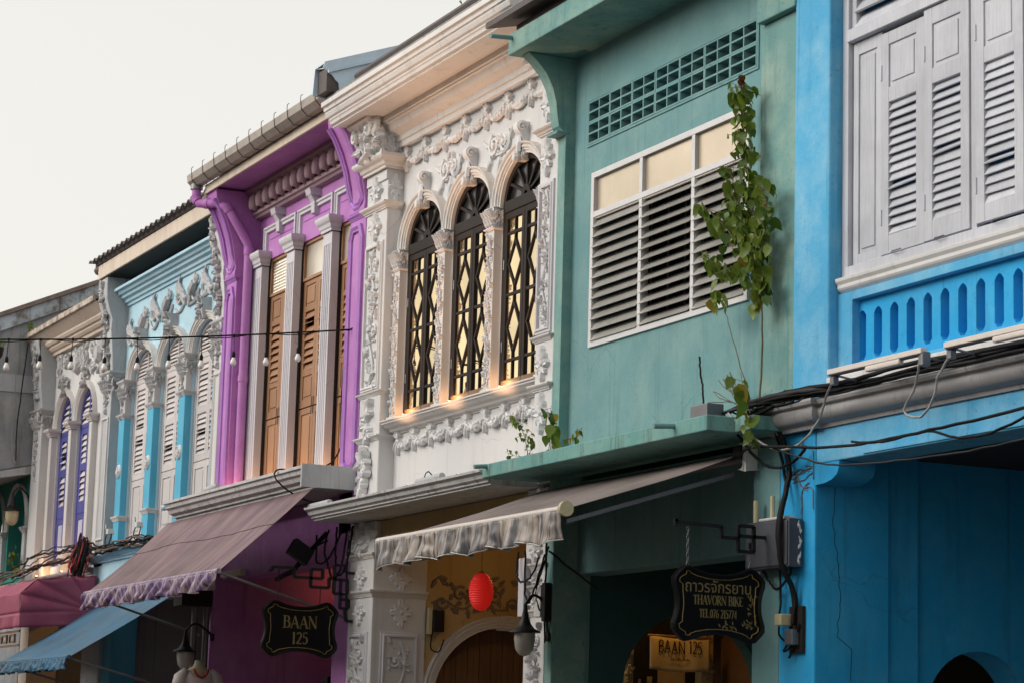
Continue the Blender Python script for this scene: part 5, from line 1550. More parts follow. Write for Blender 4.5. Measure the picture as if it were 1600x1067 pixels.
# ------------------------------------------------------------------ awnings
def awning(name, label, x0, x1, rear, front, mat, val_mat, val_h, seed, pleats, rods, scallop=0.03, seam=None, end_cap=None, lean=0.0):
    rd = random.Random(seed)
    yr, zr = rear
    yf, zf = front
    t = thing(name, label, 'awning', ((x0 + x1) / 2, (yr + yf) / 2, zf - val_h), 'street awnings')
    s0 = rd.uniform(0, 10)
    def top(u, v):
        x = x0 + (x1 - x0) * u
        sag = -0.035 * math.sin(PI * v) * (0.6 + 0.4 * math.sin(u * 9 + s0))
        w = 0.012 * mnoise.noise((u * 14 + s0, v * 1.5, 0)) * math.sin(PI * min(1, v * 1.1))
        return (x, yr + (yf - yr) * v, zr + (zf - zr) * v + sag + w)
    MB().grid(top, 120, 14).build('canopy', mat, t, smooth=60, solid=0.004)
    if seam:
        def sm(u, v):
            p = top(u, seam + v * .01)
            return (p[0], p[1] - .004, p[2] + .006)
        MB().grid(sm, 80, 1).build('seam', mat, t, solid=0.006)
    L = x1 - x0
    def val(u, v):
        x = x0 + L * u
        ph = u * L * pleats
        sn = math.sin(ph * 2 * PI + 3.2 * mnoise.noise((u * 6 + s0, 0, 0)) + lean * v * 2)
        f = math.copysign(abs(sn) ** .65, sn) * (0.22 + 0.9 * v) * 0.042 * (1 + .7 * mnoise.noise((u * 11 + s0, 2, 0)))
        f += 0.05 * v * mnoise.noise((u * 19 + s0 + lean * v * .05, v * 1.6, 3.0)) + .012 * mnoise.noise((u * 60 + s0, v * 3, 1))
        hh = val_h * (1 + 0.14 * mnoise.noise((u * 7 + s0, 5, 0))) + scallop * 0.5 * math.sin(ph * 2 * PI * .5)
        return (x + 0.016 * v * math.cos(ph * 2 * PI) - lean * .03 * v, yf - 0.045 + f - 0.012 * v, zf - 0.01 - hh * v)
    MB().grid(val, int(L * 60), 12).build('valance', val_mat, t, smooth=75, solid=0.003)
    def edge(k):
        u = k / 160
        p = val(u, 1.0)
        return (p[0], p[1], p[2])
    MB().tube([edge(k) for k in range(161)], .006, 4).build('valance_hem', 'plastic_white' if val_mat == 'val_grey' else val_mat, t)
    MB().tube([(x0 - .02, yf - .01, zf - .002), (x1 + .02, yf - .01, zf - .002)], 0.030, 10).build('front_bar', 'batten' if end_cap else val_mat, t, smooth=40)
    if end_cap:
        MB().tube([(x1 + .005, yf - .01, zf - .002), (x1 + .05, yf - .01, zf - .002)], 0.060, 16).build('end_cap', end_cap, t, smooth=40)
    for (p, q, r) in rods:
        MB().tube([p, q], r, 8).build('support_rod', 'metal_grey', t, smooth=40)
    return t

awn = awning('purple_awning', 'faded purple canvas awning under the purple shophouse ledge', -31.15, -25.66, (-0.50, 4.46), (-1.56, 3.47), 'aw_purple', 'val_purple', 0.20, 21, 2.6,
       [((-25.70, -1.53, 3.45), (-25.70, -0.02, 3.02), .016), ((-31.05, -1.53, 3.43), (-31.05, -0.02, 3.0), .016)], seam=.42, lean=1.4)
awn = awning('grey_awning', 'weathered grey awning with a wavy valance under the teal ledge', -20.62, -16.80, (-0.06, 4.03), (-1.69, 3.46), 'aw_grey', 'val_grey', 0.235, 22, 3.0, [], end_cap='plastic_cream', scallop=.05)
MB().bar((-16.95, -0.10, 3.86), (-16.98, -1.60, 3.38), .06, .04).build('folding_arm', 'metal_grey', awn, bevel=.006)
MB().tube([(-20.55, -.07, 3.98), (-16.80, -.07, 3.98)], .045, 10).build('roller', 'metal_grey', awn, smooth=40)
br = MB().prism_z([(-16.775, -.13), (-16.72, -.13), (-16.72, .0), (-16.775, .0)], 3.88, 4.09).build('mounting_plate', 'plastic_white', awn, bevel=.02)
MB().box(-16.795, -16.698, -.20, -.165, 3.98, 4.06).build('gear_box', 'metal_dark', awn, bevel=.01)
awning('blue_awning', 'faded blue canvas awning with a short scalloped fringe, lowest at left', -36.35, -32.33, (-0.05, 3.565), (-1.42, 2.68), 'aw_blue', 'aw_blue', 0.15, 23, 5.5,
       [((-32.38, -1.40, 2.66), (-32.38, -0.02, 2.32), .016), ((-36.25, -1.40, 2.66), (-36.25, -.02, 2.32), .016)], scallop=.05)
# hooded pink awning
pk = thing('pink_hood_awning', 'raspberry pink hooded awning with ribbed end at the left', 'awning', (-38.6, -.6, 3.2), 'street awnings')
px0, px1 = -41.0, -36.2
prof = [(-0.04, 4.05), (-0.96, 3.95), (-1.20, 3.73), (-1.20, 3.43)]
def hood(u, v):
    k = min(2, int(v * 3))
    f = v * 3 - k
    y = prof[k][0] + (prof[k + 1][0] - prof[k][0]) * f
    z = prof[k][1] + (prof[k + 1][1] - prof[k][1]) * f
    return (px0 + (px1 - px0) * u, y + .01 * mnoise.noise((u * 12, v * 4, 0)), z - .02 * abs(math.sin(u * PI * 5)) * math.sin(PI * v))
MB().grid(hood, 60, 18).build('hood', 'aw_pink', pk, smooth=25, solid=.005)
piv = Vector((px1, -0.06, 3.52))
endv = [Vector((px1, y, z)) for y, z in [(-0.04, 4.05), (-0.40, 4.02), (-0.96, 3.95), (-1.20, 3.73), (-1.20, 3.43)]]
for i in range(4):
    a, b = endv[i], endv[i + 1]
    def gore(u, v, a=a, b=b):
        p = a.lerp(b, u).lerp(piv, v)
        return (p.x + .05 * math.sin(PI * u) * (1 - v), p.y, p.z - .03 * math.sin(PI * u) * (1 - v) * (1 if u > .5 else .6))
    MB().grid(gore, 8, 8).build('end_gore', 'aw_pink', pk, smooth=60, solid=.005)
    MB().tube([b + Vector((.004, 0, 0)), piv + Vector((.004, 0, 0))], .012, 6).build('rib', 'aw_pink', pk)
def pval(u, v):
    L1, L2 = px1 - px0, 1.16
    s = u * (L1 + L2)
    w = .02 * v * math.sin(s * 9) + .03 * v * mnoise.noise((s * 2, v, 0))
    if s < L1:
        return (px0 + s, -1.20 - .01 + w, 3.43 - .22 * v)
    return (px1 + .01 - w, -1.20 + (s - L1), 3.43 + (s - L1) * .08 - .22 * v)
MB().grid(pval, 170, 5).build('valance', 'aw_pink', pk, smooth=60, solid=.004)
fg = MB()
for k in range(9):
    x = -40.9 + k * .5
    fg.box(x, x + .34, -1.17, -1.14, 3.10, 3.13).box(x, x + .03, -1.17, -1.14, 3.0, 3.10).box(x + .12, x + .34, -1.17, -1.14, 3.0, 3.03).box(x + .31, x + .34, -1.17, -1.14, 3.03, 3.10)
fg.box(-40.95, -36.3, -1.165, -1.145, 2.94, 2.97).box(-40.95, -36.3, -1.165, -1.145, 3.15, 3.18)
fg.build('fret_rail', 'wood_warm', pk)

# ------------------------------------------------------------------ lettering
def arcp(cx, cy, rx, ry, a0, a1, n=10):
    return [(cx + rx * math.cos(math.radians(a0 + (a1 - a0) * i / n)), cy + ry * math.sin(math.radians(a0 + (a1 - a0) * i / n))) for i in range(n + 1)]
TH, TN = 0.15, 0.06       # thick and thin strokes of the serif alphabet
G = {   # width, list of (points, thickness), serif feet (x, y)
 'B': (.62, [([(.12, 0), (.12, 1)], TH), ([(.12, .97), (.3, .97)] + arcp(.3, .755, .2, .215, 90, -90) + [(.12, .54)], .10), ([(.12, .54), (.32, .54)] + arcp(.32, .285, .24, .255, 90, -90) + [(.12, .03)], .11)], [(.05, 0), (.05, 1)]),
 'A': (.78, [([(.08, 0), (.38, 1)], TN), ([(.37, 1), (.68, 0)], TH), ([(.18, .34), (.58, .34)], TN)], [(.08, 0), (.68, 0)]),
 'N': (.80, [([(.12, 0), (.12, 1)], TN), ([(.10, 1), (.68, .02)], TH), ([(.68, 0), (.68, 1)], TN)], [(.12, 0), (.10, 1), (.68, 1)]),
 '1': (.42, [([(.22, 0), (.22, 1)], TH), ([(.08, .86), (.22, .97)], TN)], [(.22, 0)]),
 '2': (.56, [(arcp(.27, .74, .19, .23, 160, -20, 12) + [(.30, .36), (.08, .05)], .10), ([(.06, .05), (.50, .05)], .11)], []),
 '5': (.54, [([(.46, .96), (.14, .96), (.11, .56)], .08), (arcp(.24, .32, .21, .29, 115, -140, 14), .11)], []),
 'T': (.66, [([(.33, 0), (.33, 1)], TH), ([(.04, .97), (.62, .97)], TN), ([(.05, .97), (.05, .80)], TN), ([(.61, .97), (.61, .80)], TN)], [(.33, 0)]),
 'H': (.80, [([(.14, 0), (.14, 1)], TH), ([(.66, 0), (.66, 1)], TH), ([(.14, .52), (.66, .52)], TN)], [(.14, 0), (.14, 1), (.66, 0), (.66, 1)]),
 'V': (.74, [([(.06, 1), (.37, .0)], TH), ([(.37, .0), (.68, 1)], TN)], [(.06, 1), (.68, 1)]),
 'O': (.78, [(arcp(.39, .5, .31, .48, 0, 360, 22), .10)], []),
 'R': (.68, [([(.12, 0), (.12, 1)], TH), ([(.12, .97), (.3, .97)] + arcp(.3, .74, .21, .23, 90, -90) + [(.12, .51)], .10), ([(.30, .51), (.62, .02)], TH)], [(.12, 0), (.05, 1), (.64, 0)]),
 'I': (.34, [([(.17, 0), (.17, 1)], TH)], [(.17, 0), (.17, 1)]),
 'K': (.74, [([(.12, 0), (.12, 1)], TH), ([(.62, 1), (.14, .45)], TN), ([(.28, .58), (.66, 0)], TH)], [(.12, 0), (.12, 1), (.62, 1), (.66, 0)]),
 'E': (.60, [([(.12, 0), (.12, 1)], TH), ([(.12, .97), (.52, .97)], TN), ([(.12, .52), (.42, .52)], TN), ([(.12, .03), (.54, .03)], TN), ([(.52, .97), (.52, .83)], TN), ([(.54, .03), (.54, .18)], TN)], []),
 'L': (.58, [([(.12, 0), (.12, 1)], TH), ([(.12, .03), (.52, .03)], TN), ([(.52, .03), (.52, .2)], TN)], [(.12, 1)]),
 '.': (.24, [([(.10, 0), (.10, .1)], .1)], []),
 '0': (.56, [(arcp(.27, .5, .20, .47, 0, 360, 20), .10)], []),
 '7': (.52, [([(.05, .95), (.47, .95)], .10), ([(.46, .93), (.18, 0)], .10)], []),
 '6': (.56, [(arcp(.28, .30, .20, .28, 0, 360, 18), .09), ([(.09, .34), (.14, .66), (.26, .86), (.42, .97)], .09)], []),
 '4': (.58, [([(.40, 0), (.40, .98)], .11), ([(.40, .98), (.05, .30)], TN), ([(.05, .28), (.54, .28)], .08)], []),
 ' ': (.36, [], [])}
def text_mb(mb, s, org, eu, ev, en, h, cx, hand=0.0, serif=True, wscale=1.0, rd=None):
    """write s centred on cx; org + eu*u + ev*v, proud along en"""
    tot = sum(G[c][0] for c in s) * h * wscale
    u0 = cx - tot / 2
    for c in s:
        w, strokes, feet = G[c]
        jig = rd.uniform(-.05, .05) if rd else 0
        for pts, th in strokes:
            t = (hand or th) * h * 0.5
            P = [Vector((u0 + x * h * wscale, (y + jig) * h, 0)) for x, y in pts]
            vs, fs = [], []
            for i, p in enumerate(P):
                d = (P[min(i + 1, len(P) - 1)] - P[max(i - 1, 0)]).normalized()
                if (P[0] - P[-1]).length < 1e-6 and i in (0, len(P) - 1):
                    d = (P[1] - P[-2]).normalized()
                n = Vector((-d.y, d.x, 0)) * t
                if not hand and len(P) > 8:
                    n = n * (0.55 + 0.75 * abs(d.y))
                for q in (p + n, p - n):
                    vs.append(org + eu * q.x + ev * q.y + en * .003)
            for i in range(len(P) - 1):
                fs.append((2 * i, 2 * i + 1, 2 * i + 3, 2 * i + 2))
            mb.add(vs, fs)
        if serif and not hand:
            for x, y in feet:
                cxp, cyp = u0 + x * h * wscale, y * h
                vs = [org + eu * (cxp + a) + ev * (cyp + b) + en * .0035 for a, b in ((-.11 * h, -.02 * h), (.11 * h, -.02 * h), (.11 * h, .02 * h), (-.11 * h, .02 * h))]
                mb.add(vs, [(0, 1, 2, 3)])
        u0 += w * h * wscale
    return mb

def plaque(a, b, k=1.0):
    q = [(0, .80), (.2, .815), (.42, .88), (.58, .965), (.70, 1.0), (.80, .97), (.87, .88), (.93, .80), (1.0, .68), (1.0, .52), (.95, .32), (.925, .15), (.92, 0)]
    pts = [(x, y) for x, y in q] + [(x, -y) for x, y in reversed(q[:-1])] + [(-x, -y) for x, y in q[1:]] + [(-x, y) for x, y in reversed(q[1:-1])]
    return [(x * a * k, y * b * k) for x, y in pts]
def plaque_line(a, b):
    q = [(0, .66), (.25, .675), (.5, .74), (.62, .80), (.66, .86), (.72, .84), (.73, .76), (.80, .72), (.86, .66), (.87, .56), (.80, .50), (.795, .3), (.78, .15), (.775, 0)]
    pts = [(x, y) for x, y in q] + [(x, -y) for x, y in reversed(q[:-1])] + [(-x, -y) for x, y in q[1:]] + [(-x, y) for x, y in reversed(q[1:-1])]
    return [(x * a, y * b) for x, y in pts]

EU, EV, EN = Vector((0, 1, 0)), Vector((0, 0, 1)), Vector((1, 0, 0))
def hanging_sign(label, x, cy, cz, a, b, edge_gold):
    t = thing('hanging_sign', label, 'sign', (x, cy, cz - b), 'black plaque signs hung from brackets')
    fn = lambda u, v, w: (x + w, cy + u, cz + v)
    MB().prism(plaque(a, b), fn, -.02, .02).build('board', 'sign_black', t, bevel=.006)
    rim = MB().sweep([(0, 0), (0, .012), (-.012, .022), (-.035, .014), (-.04, 0)], [Vector(fn(u, v, .02)) for u, v in reversed(plaque(a, b))], (1, 0, 0), True)
    rim.build('rim', 'sign_black', t, smooth=40)
    MB().tube([Vector(fn(u, v, .023)) for u, v in plaque_line(a, b)] + [Vector(fn(*plaque_line(a, b)[0], .023))], .0035, 4).build('gold_line', 'gold', t)
    return t
s1 = hanging_sign('black plaque sign reading BAAN 125 in gold on a fretwork bracket', -25.55, -0.63, 2.865, .445, .31, True)
o1 = Vector((-25.55 + .022, -0.63, 2.865))
text_mb(MB(), 'BAAN', o1 + EV * .01, EU, EV, EN, .135, 0.0).build('lettering', 'gold_pale', s1)
text_mb(MB(), '125', o1 - EV * .165, EU, EV, EN, .13, 0.0).build('lettering', 'gold_pale', s1)
s2 = hanging_sign('black plaque sign with Thai lettering, THAVORN BIKE and a telephone number', -16.35, -0.575, 2.755, .405, .29, False)
o2 = Vector((-16.35 + .022, -0.575, 2.755))
text_mb(MB(), 'THAVORN BIKE', o2 - EV * .005, EU, EV, EN, .072, -.01, wscale=.78).build('lettering', 'gold_pale', s2)
text_mb(MB(), 'TEL.076 215774', o2 - EV * .105, EU, EV, EN, .066, -.01, wscale=.70).build('lettering', 'gold_pale', s2)
tc = bpy.data.curves.new('thai_lettering', 'FONT')
tc.body = 'ถาวรจักรยาน'
tc.size = .125
tc.align_x = 'CENTER'
tc.extrude = .001
to = bpy.data.objects.new('thai_text', tc)
COL.objects.link(to)
bpy.context.view_layer.update()
tm = bpy.data.meshes.new_from_object(to.evaluated_get(bpy.context.evaluated_depsgraph_get()))
bpy.data.objects.remove(to)
tm.transform(Matrix(((0, 0, 1, o2.x + .003), (.92, 0, 0, o2.y - .01), (0, 1, 0, o2.z + .09), (0, 0, 0, 1))))
tm.materials.clear()
tm.materials.append(M['gold_pale'])
link('lettering', tm, s2, (0, 0, 0))
rdm = random.Random(5)
fl = MB()
for k in range(46):
    t = rdm.random()
    u, v = (.30 - .02 * rdm.random(), -.17 + .26 * t) if k % 2 else (.02 + .28 * t, -.19 + .03 * rdm.random() + .04 * t)
    a = rdm.uniform(0, 6.3)
    c = o2 + EU * (u + rdm.uniform(-.035, .035)) + EV * (v + rdm.uniform(-.03, .03)) + EN * .002
    d, n = (EU * math.cos(a) + EV * math.sin(a)) * .018, (EU * -math.sin(a) + EV * math.cos(a)) * .007
    fl.add([c - d, c + n, c + d, c - n], [(0, 1, 2, 3)])
fl.build('floral_spray', 'gold_pale', s2)
# brackets and chains
b1 = MB()
def rod(mb, pts, w=.032):
    for p, q in zip(pts[:-1], pts[1:]):
        mb.bar(p, q, w, w, (1, 0, 0))
X1 = -25.55
rod(b1, [(X1, -1.02, 3.50), (X1, -.98, 3.50), (X1, -.98, 3.54), (X1, -.72, 3.54), (X1, -.72, 3.44), (X1, -.38, 3.44), (X1, -.38, 3.54), (X1, -.52, 3.54), (X1, -.52, 3.34), (X1, -.30, 3.34), (X1, -.30, 3.45), (X1, -.22, 3.45)])
rod(b1, [(X1, 0, 3.52), (X1, -.10, 3.52), (X1, -.10, 3.60), (X1, -.24, 3.60), (X1, -.24, 3.44), (X1, -.08, 3.44), (X1, -.08, 3.28), (X1, -.24, 3.28), (X1, -.24, 3.45)])
rod(b1, [(X1, -.16, 3.44), (X1, -.16, 3.12), (X1, -.06, 3.12), (X1, -.06, 3.22), (X1, -.16, 3.22)])
rod(b1, [(X1, -.10, 3.12), (X1, -.08, 2.98), (X1, 0.0, 2.98)])
b1.build('bracket', 'metal_dark', s1)
for y in (-.90, -.40):
    MB().tube([(X1, y, 3.52 if y < -.6 else 3.34), (X1, y, 3.14)], .005, 5).build('hanging_rod', 'metal_dark', s1)
b2 = MB()
X2 = -16.35
rod(b2, [(X2, -.96, 3.34), (X2, -.96, 3.40), (X2, -.95, 3.375), (X2, -.55, 3.365), (X2, -.55, 3.28), (X2, -.40, 3.28), (X2, -.40, 3.38), (X2, -.26, 3.38), (X2, -.26, 3.18), (X2, -.40, 3.18), (X2, -.40, 3.28)], .026)
rod(b2, [(X2, -.40, 3.30), (X2, .0, 3.30)], .026)
b2.build('bracket', 'metal_dark', s2)
for y in (-.85, -.30):
    ch = MB()
    zt = 3.35 if y < -.5 else 3.20
    for k in range(int((zt - 3.03) / .035)):
        z = zt - .02 - k * .035
        ring = [(X2 + (.010 * math.cos(a) if k % 2 else 0), y + (0 if k % 2 else .010 * math.cos(a)), z + .022 * math.sin(a)) for a in [i * PI / 4 for i in range(9)]]
        ch.tube(ring, .0035, 4)
    ch.build('chain', 'metal_grey', s2)

# ------------------------------------------------------------------ lamps
def bell_lantern(label, x, y, z, arm_to, s=1.0, lit=False):
    t = thing('bell_lantern', label, 'lamp', (x, y, z - .26 * s), 'bell shaped wall lanterns')
    MB().lathe((x, y, z), [(0.0, .26 * s), (.018 * s, .25 * s), (.022 * s, .20 * s), (.035 * s, .13 * s), (.055 * s, .07 * s), (.09 * s, .025 * s), (.145 * s, 0.0), (.15 * s, -.012 * s), (.11 * s, -.018 * s), (.10 * s, -.02 * s)], 20).build('hood', 'metal_dark', t, smooth=50)
    MB().lathe((x, y, z), [(.098 * s, -.02 * s), (.10 * s, -.08 * s), (.085 * s, -.17 * s), (.05 * s, -.22 * s), (0.0, -.235 * s)], 18).build('shade', 'frost' if not lit else 'plastic_cream', t, smooth=60)
    MB().tube(wavy([(x, y, z + .25 * s), (x + (arm_to[0] - x) * .2, y + (arm_to[1] - y) * .35, z + .34 * s), (x + (arm_to[0] - x) * .8, y + (arm_to[1] - y) * .85, z + .25 * s), arm_to], 0, rdm), .014 * s, 7).build('arm', 'metal_dark', t, smooth=50)
    MB().lathe(arm_to, [(0, -.02), (.05 * s, -.02), (.045 * s, .012), (0, .015)], 12, (0, -1, 0)).build('wall_plate', 'metal_dark', t, smooth=40)
    return t
bell_lantern('black bell lantern with frosted glass on the white pier beside the teal doorway', -20.52, -.24, 2.70, (-20.50, -.012, 2.66))
bell_lantern('black bell lantern above the blouse in front of the purple doorway', -30.50, -.38, 2.76, (-30.52, -.02, 2.95), 1.05)
bell_lantern('small bell lantern on the green arcade at the left edge', -41.05, -.25, 5.42, (-41.05, .03, 5.62), 1.15, True)

def glow_light(name, parent, loc, energy, col, r=.03):
    l = bpy.data.lights.new(name, 'POINT')
    l.energy = energy
    l.color = col
    l.shadow_soft_size = r
    o = bpy.data.objects.new(name, l)
    COL.objects.link(o)
    WORLD[o.name] = Vector(loc)
    o.parent = parent
    o.location = Vector(loc) - WORLD[parent.name]
    return o
M['lamp_warm'] = glow('lit_warm_lens', (1.0, 0.55, 0.22), 0.8)
M['lamp_pink'] = glow('lit_pink_lens', (1.0, 0.45, 0.35), 1.5)
def uplight(label, x, y, z, energy, col=(1.0, 0.50, 0.20), lens='lamp_warm'):
    t = thing('uplight', label, 'lamp', (x, y, z), 'small warm uplights')
    MB().lathe((x, y, z), [(.022, 0), (.026, .012), (.024, .03), (.018, .032)], 12).build('body', 'metal_dark', t, smooth=40)
    MB().lathe((x, y, z), [(.018, .0315), (.012, .036), (0, .037)], 12).build('lens', lens, t, smooth=40)
    glow_light('uplight_glow', t, (x, y, z + .075), energy, col)
    return t
def spot_up(label, x, y, z, energy, col=(1.0, 0.54, 0.28)):
    t = uplight(label, x, y, z, 0.05)
    l = bpy.data.lights.new('uplight_beam', 'SPOT')
    l.energy = energy
    l.color = col
    l.spot_size = math.radians(62)
    l.spot_blend = 1.0
    l.shadow_soft_size = .04
    o = bpy.data.objects.new('uplight_beam', l)
    COL.objects.link(o)
    o.parent = t
    o.location = (0, 0, .06)
    o.rotation_euler = (Vector((0, -.10, -1))).to_track_quat('-Z', 'Y').to_euler()
    o.rotation_euler = Vector((0, .10, 1)).to_track_quat('-Z', 'Y').to_euler()
for c, nm in zip(CC, ('left', 'middle', 'right')):
    uplight('small lit uplight on the sill of the %s arched window of the white shophouse' % nm, c - .36, 0.125, 5.201, 1.5)
    spot_up('small lit uplight on the white ledge below the %s arched window' % nm, c, -.46, 4.236, 170)
for (a, b), nm in zip(bays, ('left', 'middle', 'right')):
    uplight('small lit uplight on the purple house ledge before its %s shutter bay' % nm, a + .22, 0.10, 4.726, 3.2)
uplight('small lit uplight at the foot of the purple rain pipe', -30.05, -.02, 4.726, 2.0, (1.0, .35, .22))
uplight('small lit uplight on the far white house ledge', -38.4, -.02, 4.206, 4.0)
uplight('small lit uplight at the base of the far white house pier', -39.9, -.05, 4.206, 4.0)

# fluorescent battens on the blue house
def batten(label, xa, xb, z):
    t = thing('tube_lamp', label, 'lamp', ((xa + xb) / 2, -.36, z - .05), 'tube lamps over the blue string course')
    y = -.36
    MB().box(xa, xb, y - .025, y + .03, z - .012, z + .028).build('batten', 'batten', t, bevel=.005)
    m = xa + (xb - xa) * .42
    MB().box(m, m + (xb - xa) * .36, y - .03, y + .02, z - .055, z - .013).build('diffuser', 'batten', t, bevel=.012)
    MB().box(xa + .02, xb - .03, y - .02, y + .025, z - .022, z - .0125).build('reflector', 'metal_dark', t)
    MB().box(xa + .0, xa + .05, y + .0, y + .05, z - .085, z - .013).build('clip', 'metal_grey', t, bevel=.004)
    MB().box(xb - .05, xb + .005, y - .015, y + .06, z - .10, z + .005).build('end_cap', 'metal_grey', t, bevel=.01)
    for x in (xa + .06, xb - .06):
        MB().bar((x, y + .03, z - .02), (x, -.015, z - .06), .02, .012).build('arm', 'metal_grey', t)
batten('tube lamp on the blue string course nearest the teal house', -15.11, -13.90, 4.425)
batten('second tube lamp along the blue string course, cut by the right edge', -13.63, -12.30, 4.42)

# red paper lantern
rl = thing('paper_lantern', 'red oval paper lantern hanging in the white shophouse porch', 'lantern', (-23.39, .6, 3.05))
lan = MB()
pr = []
for i in range(33):
    t = i / 32
    r = .118 * math.sqrt(max(0, 1 - (2 * t - 1) ** 2)) * (1 + .03 * (1 if i % 2 else -1)) + .012
    pr.append((r, -.20 + .40 * t))
lan.lathe((-23.39, .6, 3.245), pr, 26)
m_, nt, b_ = new_mat('red_lantern_paper')
b_.inputs['Base Color'].default_value = (.55, .008, .010, 1)
b_.inputs['Roughness'].default_value = .6
b_.inputs['Emission Color'].default_value = (1, .025, .015, 1)
b_.inputs['Emission Strength'].default_value = .22
M['lantern_paper'] = m_
lan.build('shade', 'lantern_paper', rl, smooth=25)
MB().tube([(-23.39, .6, 3.45), (-23.39, .6, 3.96)], .003, 4).build('cord', 'cable', rl)
MB().lathe((-23.39, .6, 3.445), [(.03, -.01), (.035, 0), (.03, .012), (0, .012)], 12).build('cap', 'gold', rl)
glow_light('lantern_glow', rl, (-23.39, .6, 3.20), 1.0, (1.0, .25, .12), .05)

# porch ceiling lamps
def porch_lamp(label, x, y, z, energy, col):
    t = thing('porch_lamp', label, 'lamp', (x, y, z))
    MB().tube([(x, y, z), (x, y, z - .06)], .02, 8).build('socket', 'plastic_white', t)
    MB().lathe((x, y, z - .10), [(0, -.045), (.03, -.035), (.042, 0), (.035, .03), (.015, .05)], 14).build('bulb', 'lamp_warm', t, smooth=60)
    glow_light('porch_glow', t, (x, y, z - .17), energy, col)
porch_lamp('lit bulb on the ceiling of the white shophouse porch', -23.9, 1.3, 3.955, 5.5, (1.0, .55, .18))
porch_lamp('lit bulb behind the archway beside the cloth banner', -21.05, 1.75, 3.28, 4.2, (1.0, .50, .10))
porch_lamp('lit red-orange bulb on the ceiling of the purple porch', -30.1, 1.75, 3.955, 3.0, (1.0, .32, .12))
porch_lamp('lit bulb in the far left doorway', -38.6, .9, 3.955, 10, (1.0, .5, .15))

# ------------------------------------------------------------------ string of bulbs across the street
st = thing('string_lights', 'black cable with hanging white bulbs strung across the street', 'string lights', (-26.8, -2.0, 5.7))
A0, DIR = Vector((-25.90, -.03, 6.36)), Vector((-.4229, -.9062, 0))
def cab(s, dz=0.0):
    return A0 + DIR * s + Vector((0, 0, -.090 * s + .0082 * s * s + dz))
rs = random.Random(31)
MB().tube([cab(i * .1) for i in range(0, 100)], .010, 6).build('cable', 'cable', st)
MB().tube([cab(i * .12) + Vector((0, 0, .016 * math.sin(i * .9) - .012)) for i in range(0, 82)], .006, 5).build('guy_wire', 'cable', st)
MB().tube([cab(0), A0 + Vector((.03, .03, .02))], .012, 6).build('hook', 'metal_dark', st)
lm = MB().lathe((0, 0, 0), [(0.0, -.068), (.020, -.062), (.034, -.040), (.036, -.022), (.028, .004), (.019, .022), (.017, .035)], 14).mesh('bulb', 60)
lm.materials.append(M['bulb'])
sm_ = MB().lathe((0, 0, 0), [(.017, .03), (.020, .035), (.021, .085), (.012, .10), (.006, .115)], 10).mesh('socket', 40)
sm_.materials.append(M['cable'])
for k in range(24):
    s = .60 + k * .373
    p = cab(s)
    drop = .30 + rs.uniform(-.02, .02)
    q = p - Vector((rs.uniform(-.01, .01), rs.uniform(-.01, .01), drop))
    link('bulb', lm, st, q)
    link('socket', sm_, st, q)
    MB().tube([p, q + Vector((0, 0, .11))], .005, 5).blob(p, (.022, 0, 0), (0, .018, 0), (0, 0, .018)).build('dropper', 'cable', st)

# ------------------------------------------------------------------ electrical boxes and cables
eb = thing('meter_cabinet', 'slate grey electric cabinet on the blue pier above the cable tangle', 'electric box', (-16.35, -.1, 3.05))
MB().box(-16.67, -16.02, -.14, -.015, 3.06, 3.435).build('cabinet', 'box_grey', eb, bevel=.006)
MB().box(-16.655, -16.035, -.152, -.141, 3.075, 3.42).build('door', 'box_grey', eb, bevel=.004)
MB().tube([(-16.52, -.15, 3.24), (-16.52, -.185, 3.24)], .022, 10).box(-16.53, -16.51, -.20, -.185, 3.20, 3.27).build('lock', 'metal_dark', eb)
MB().tube([(-16.62, -.08, 3.435), (-16.62, -.08, 3.62)], .022, 8).build('conduit', 'plastic_cream', eb, smooth=40)
MB().tube([(-16.40, -.06, 3.435), (-16.40, -.06, 3.64)], .02, 8).build('conduit', 'plastic_cream', eb, smooth=40)
MB().box(-16.50, -16.10, -.13, -.02, 3.436, 3.46).build('cap_rubble', 'ledge_white', eb, bevel=.01)
for k in range(3):
    MB().tube([(-16.020, -.045 - .012 * math.sin(k * 2 + j), 3.08 + k * .12 + j * .02) for j in range(6)], [.004, .012, .007, .014, .006, .003], 6).build('paint_smear', 'plastic_white', eb)
mb_ = thing('meter_board', 'small dark meter board with tangled wires on the blue pier', 'meter', (-16.1, -.06, 2.4))
MB().box(-16.18, -15.99, -.035, -.003, 2.40, 2.76).build('board', 'wood_dark', mb_, bevel=.004)
MB().box(-16.23, -16.13, -.14, -.036, 2.61, 2.70).build('meter', 'plastic_cream', mb_, bevel=.008)
MB().box(-16.14, -16.03, -.10, -.036, 2.46, 2.58).build('breaker', 'metal_grey', mb_, bevel=.006)
jb = tag(MB().box(-16.97, -16.70, -.50, -.34, 4.262, 4.385).build('junction_box', 'metal_grey', bevel=.008), 'small rusty grey junction box standing on the teal ledge', 'electric box')
recenter(jb)
def cable(label, pts, r=.010, mat='cable', group=None, amp=.004, seed=1, name='cable'):
    o = MB().tube(wavy(pts, amp, random.Random(seed), 6), r, 6).build(name, mat, smooth=60)
    tag(o, label, 'cable', group)
    return recenter(o)
rc = random.Random(77)
bun = thing('cable_bundle', 'bundle of black and grey cables lying along the blue string course', 'cables', (-14.5, -.15, 4.33))
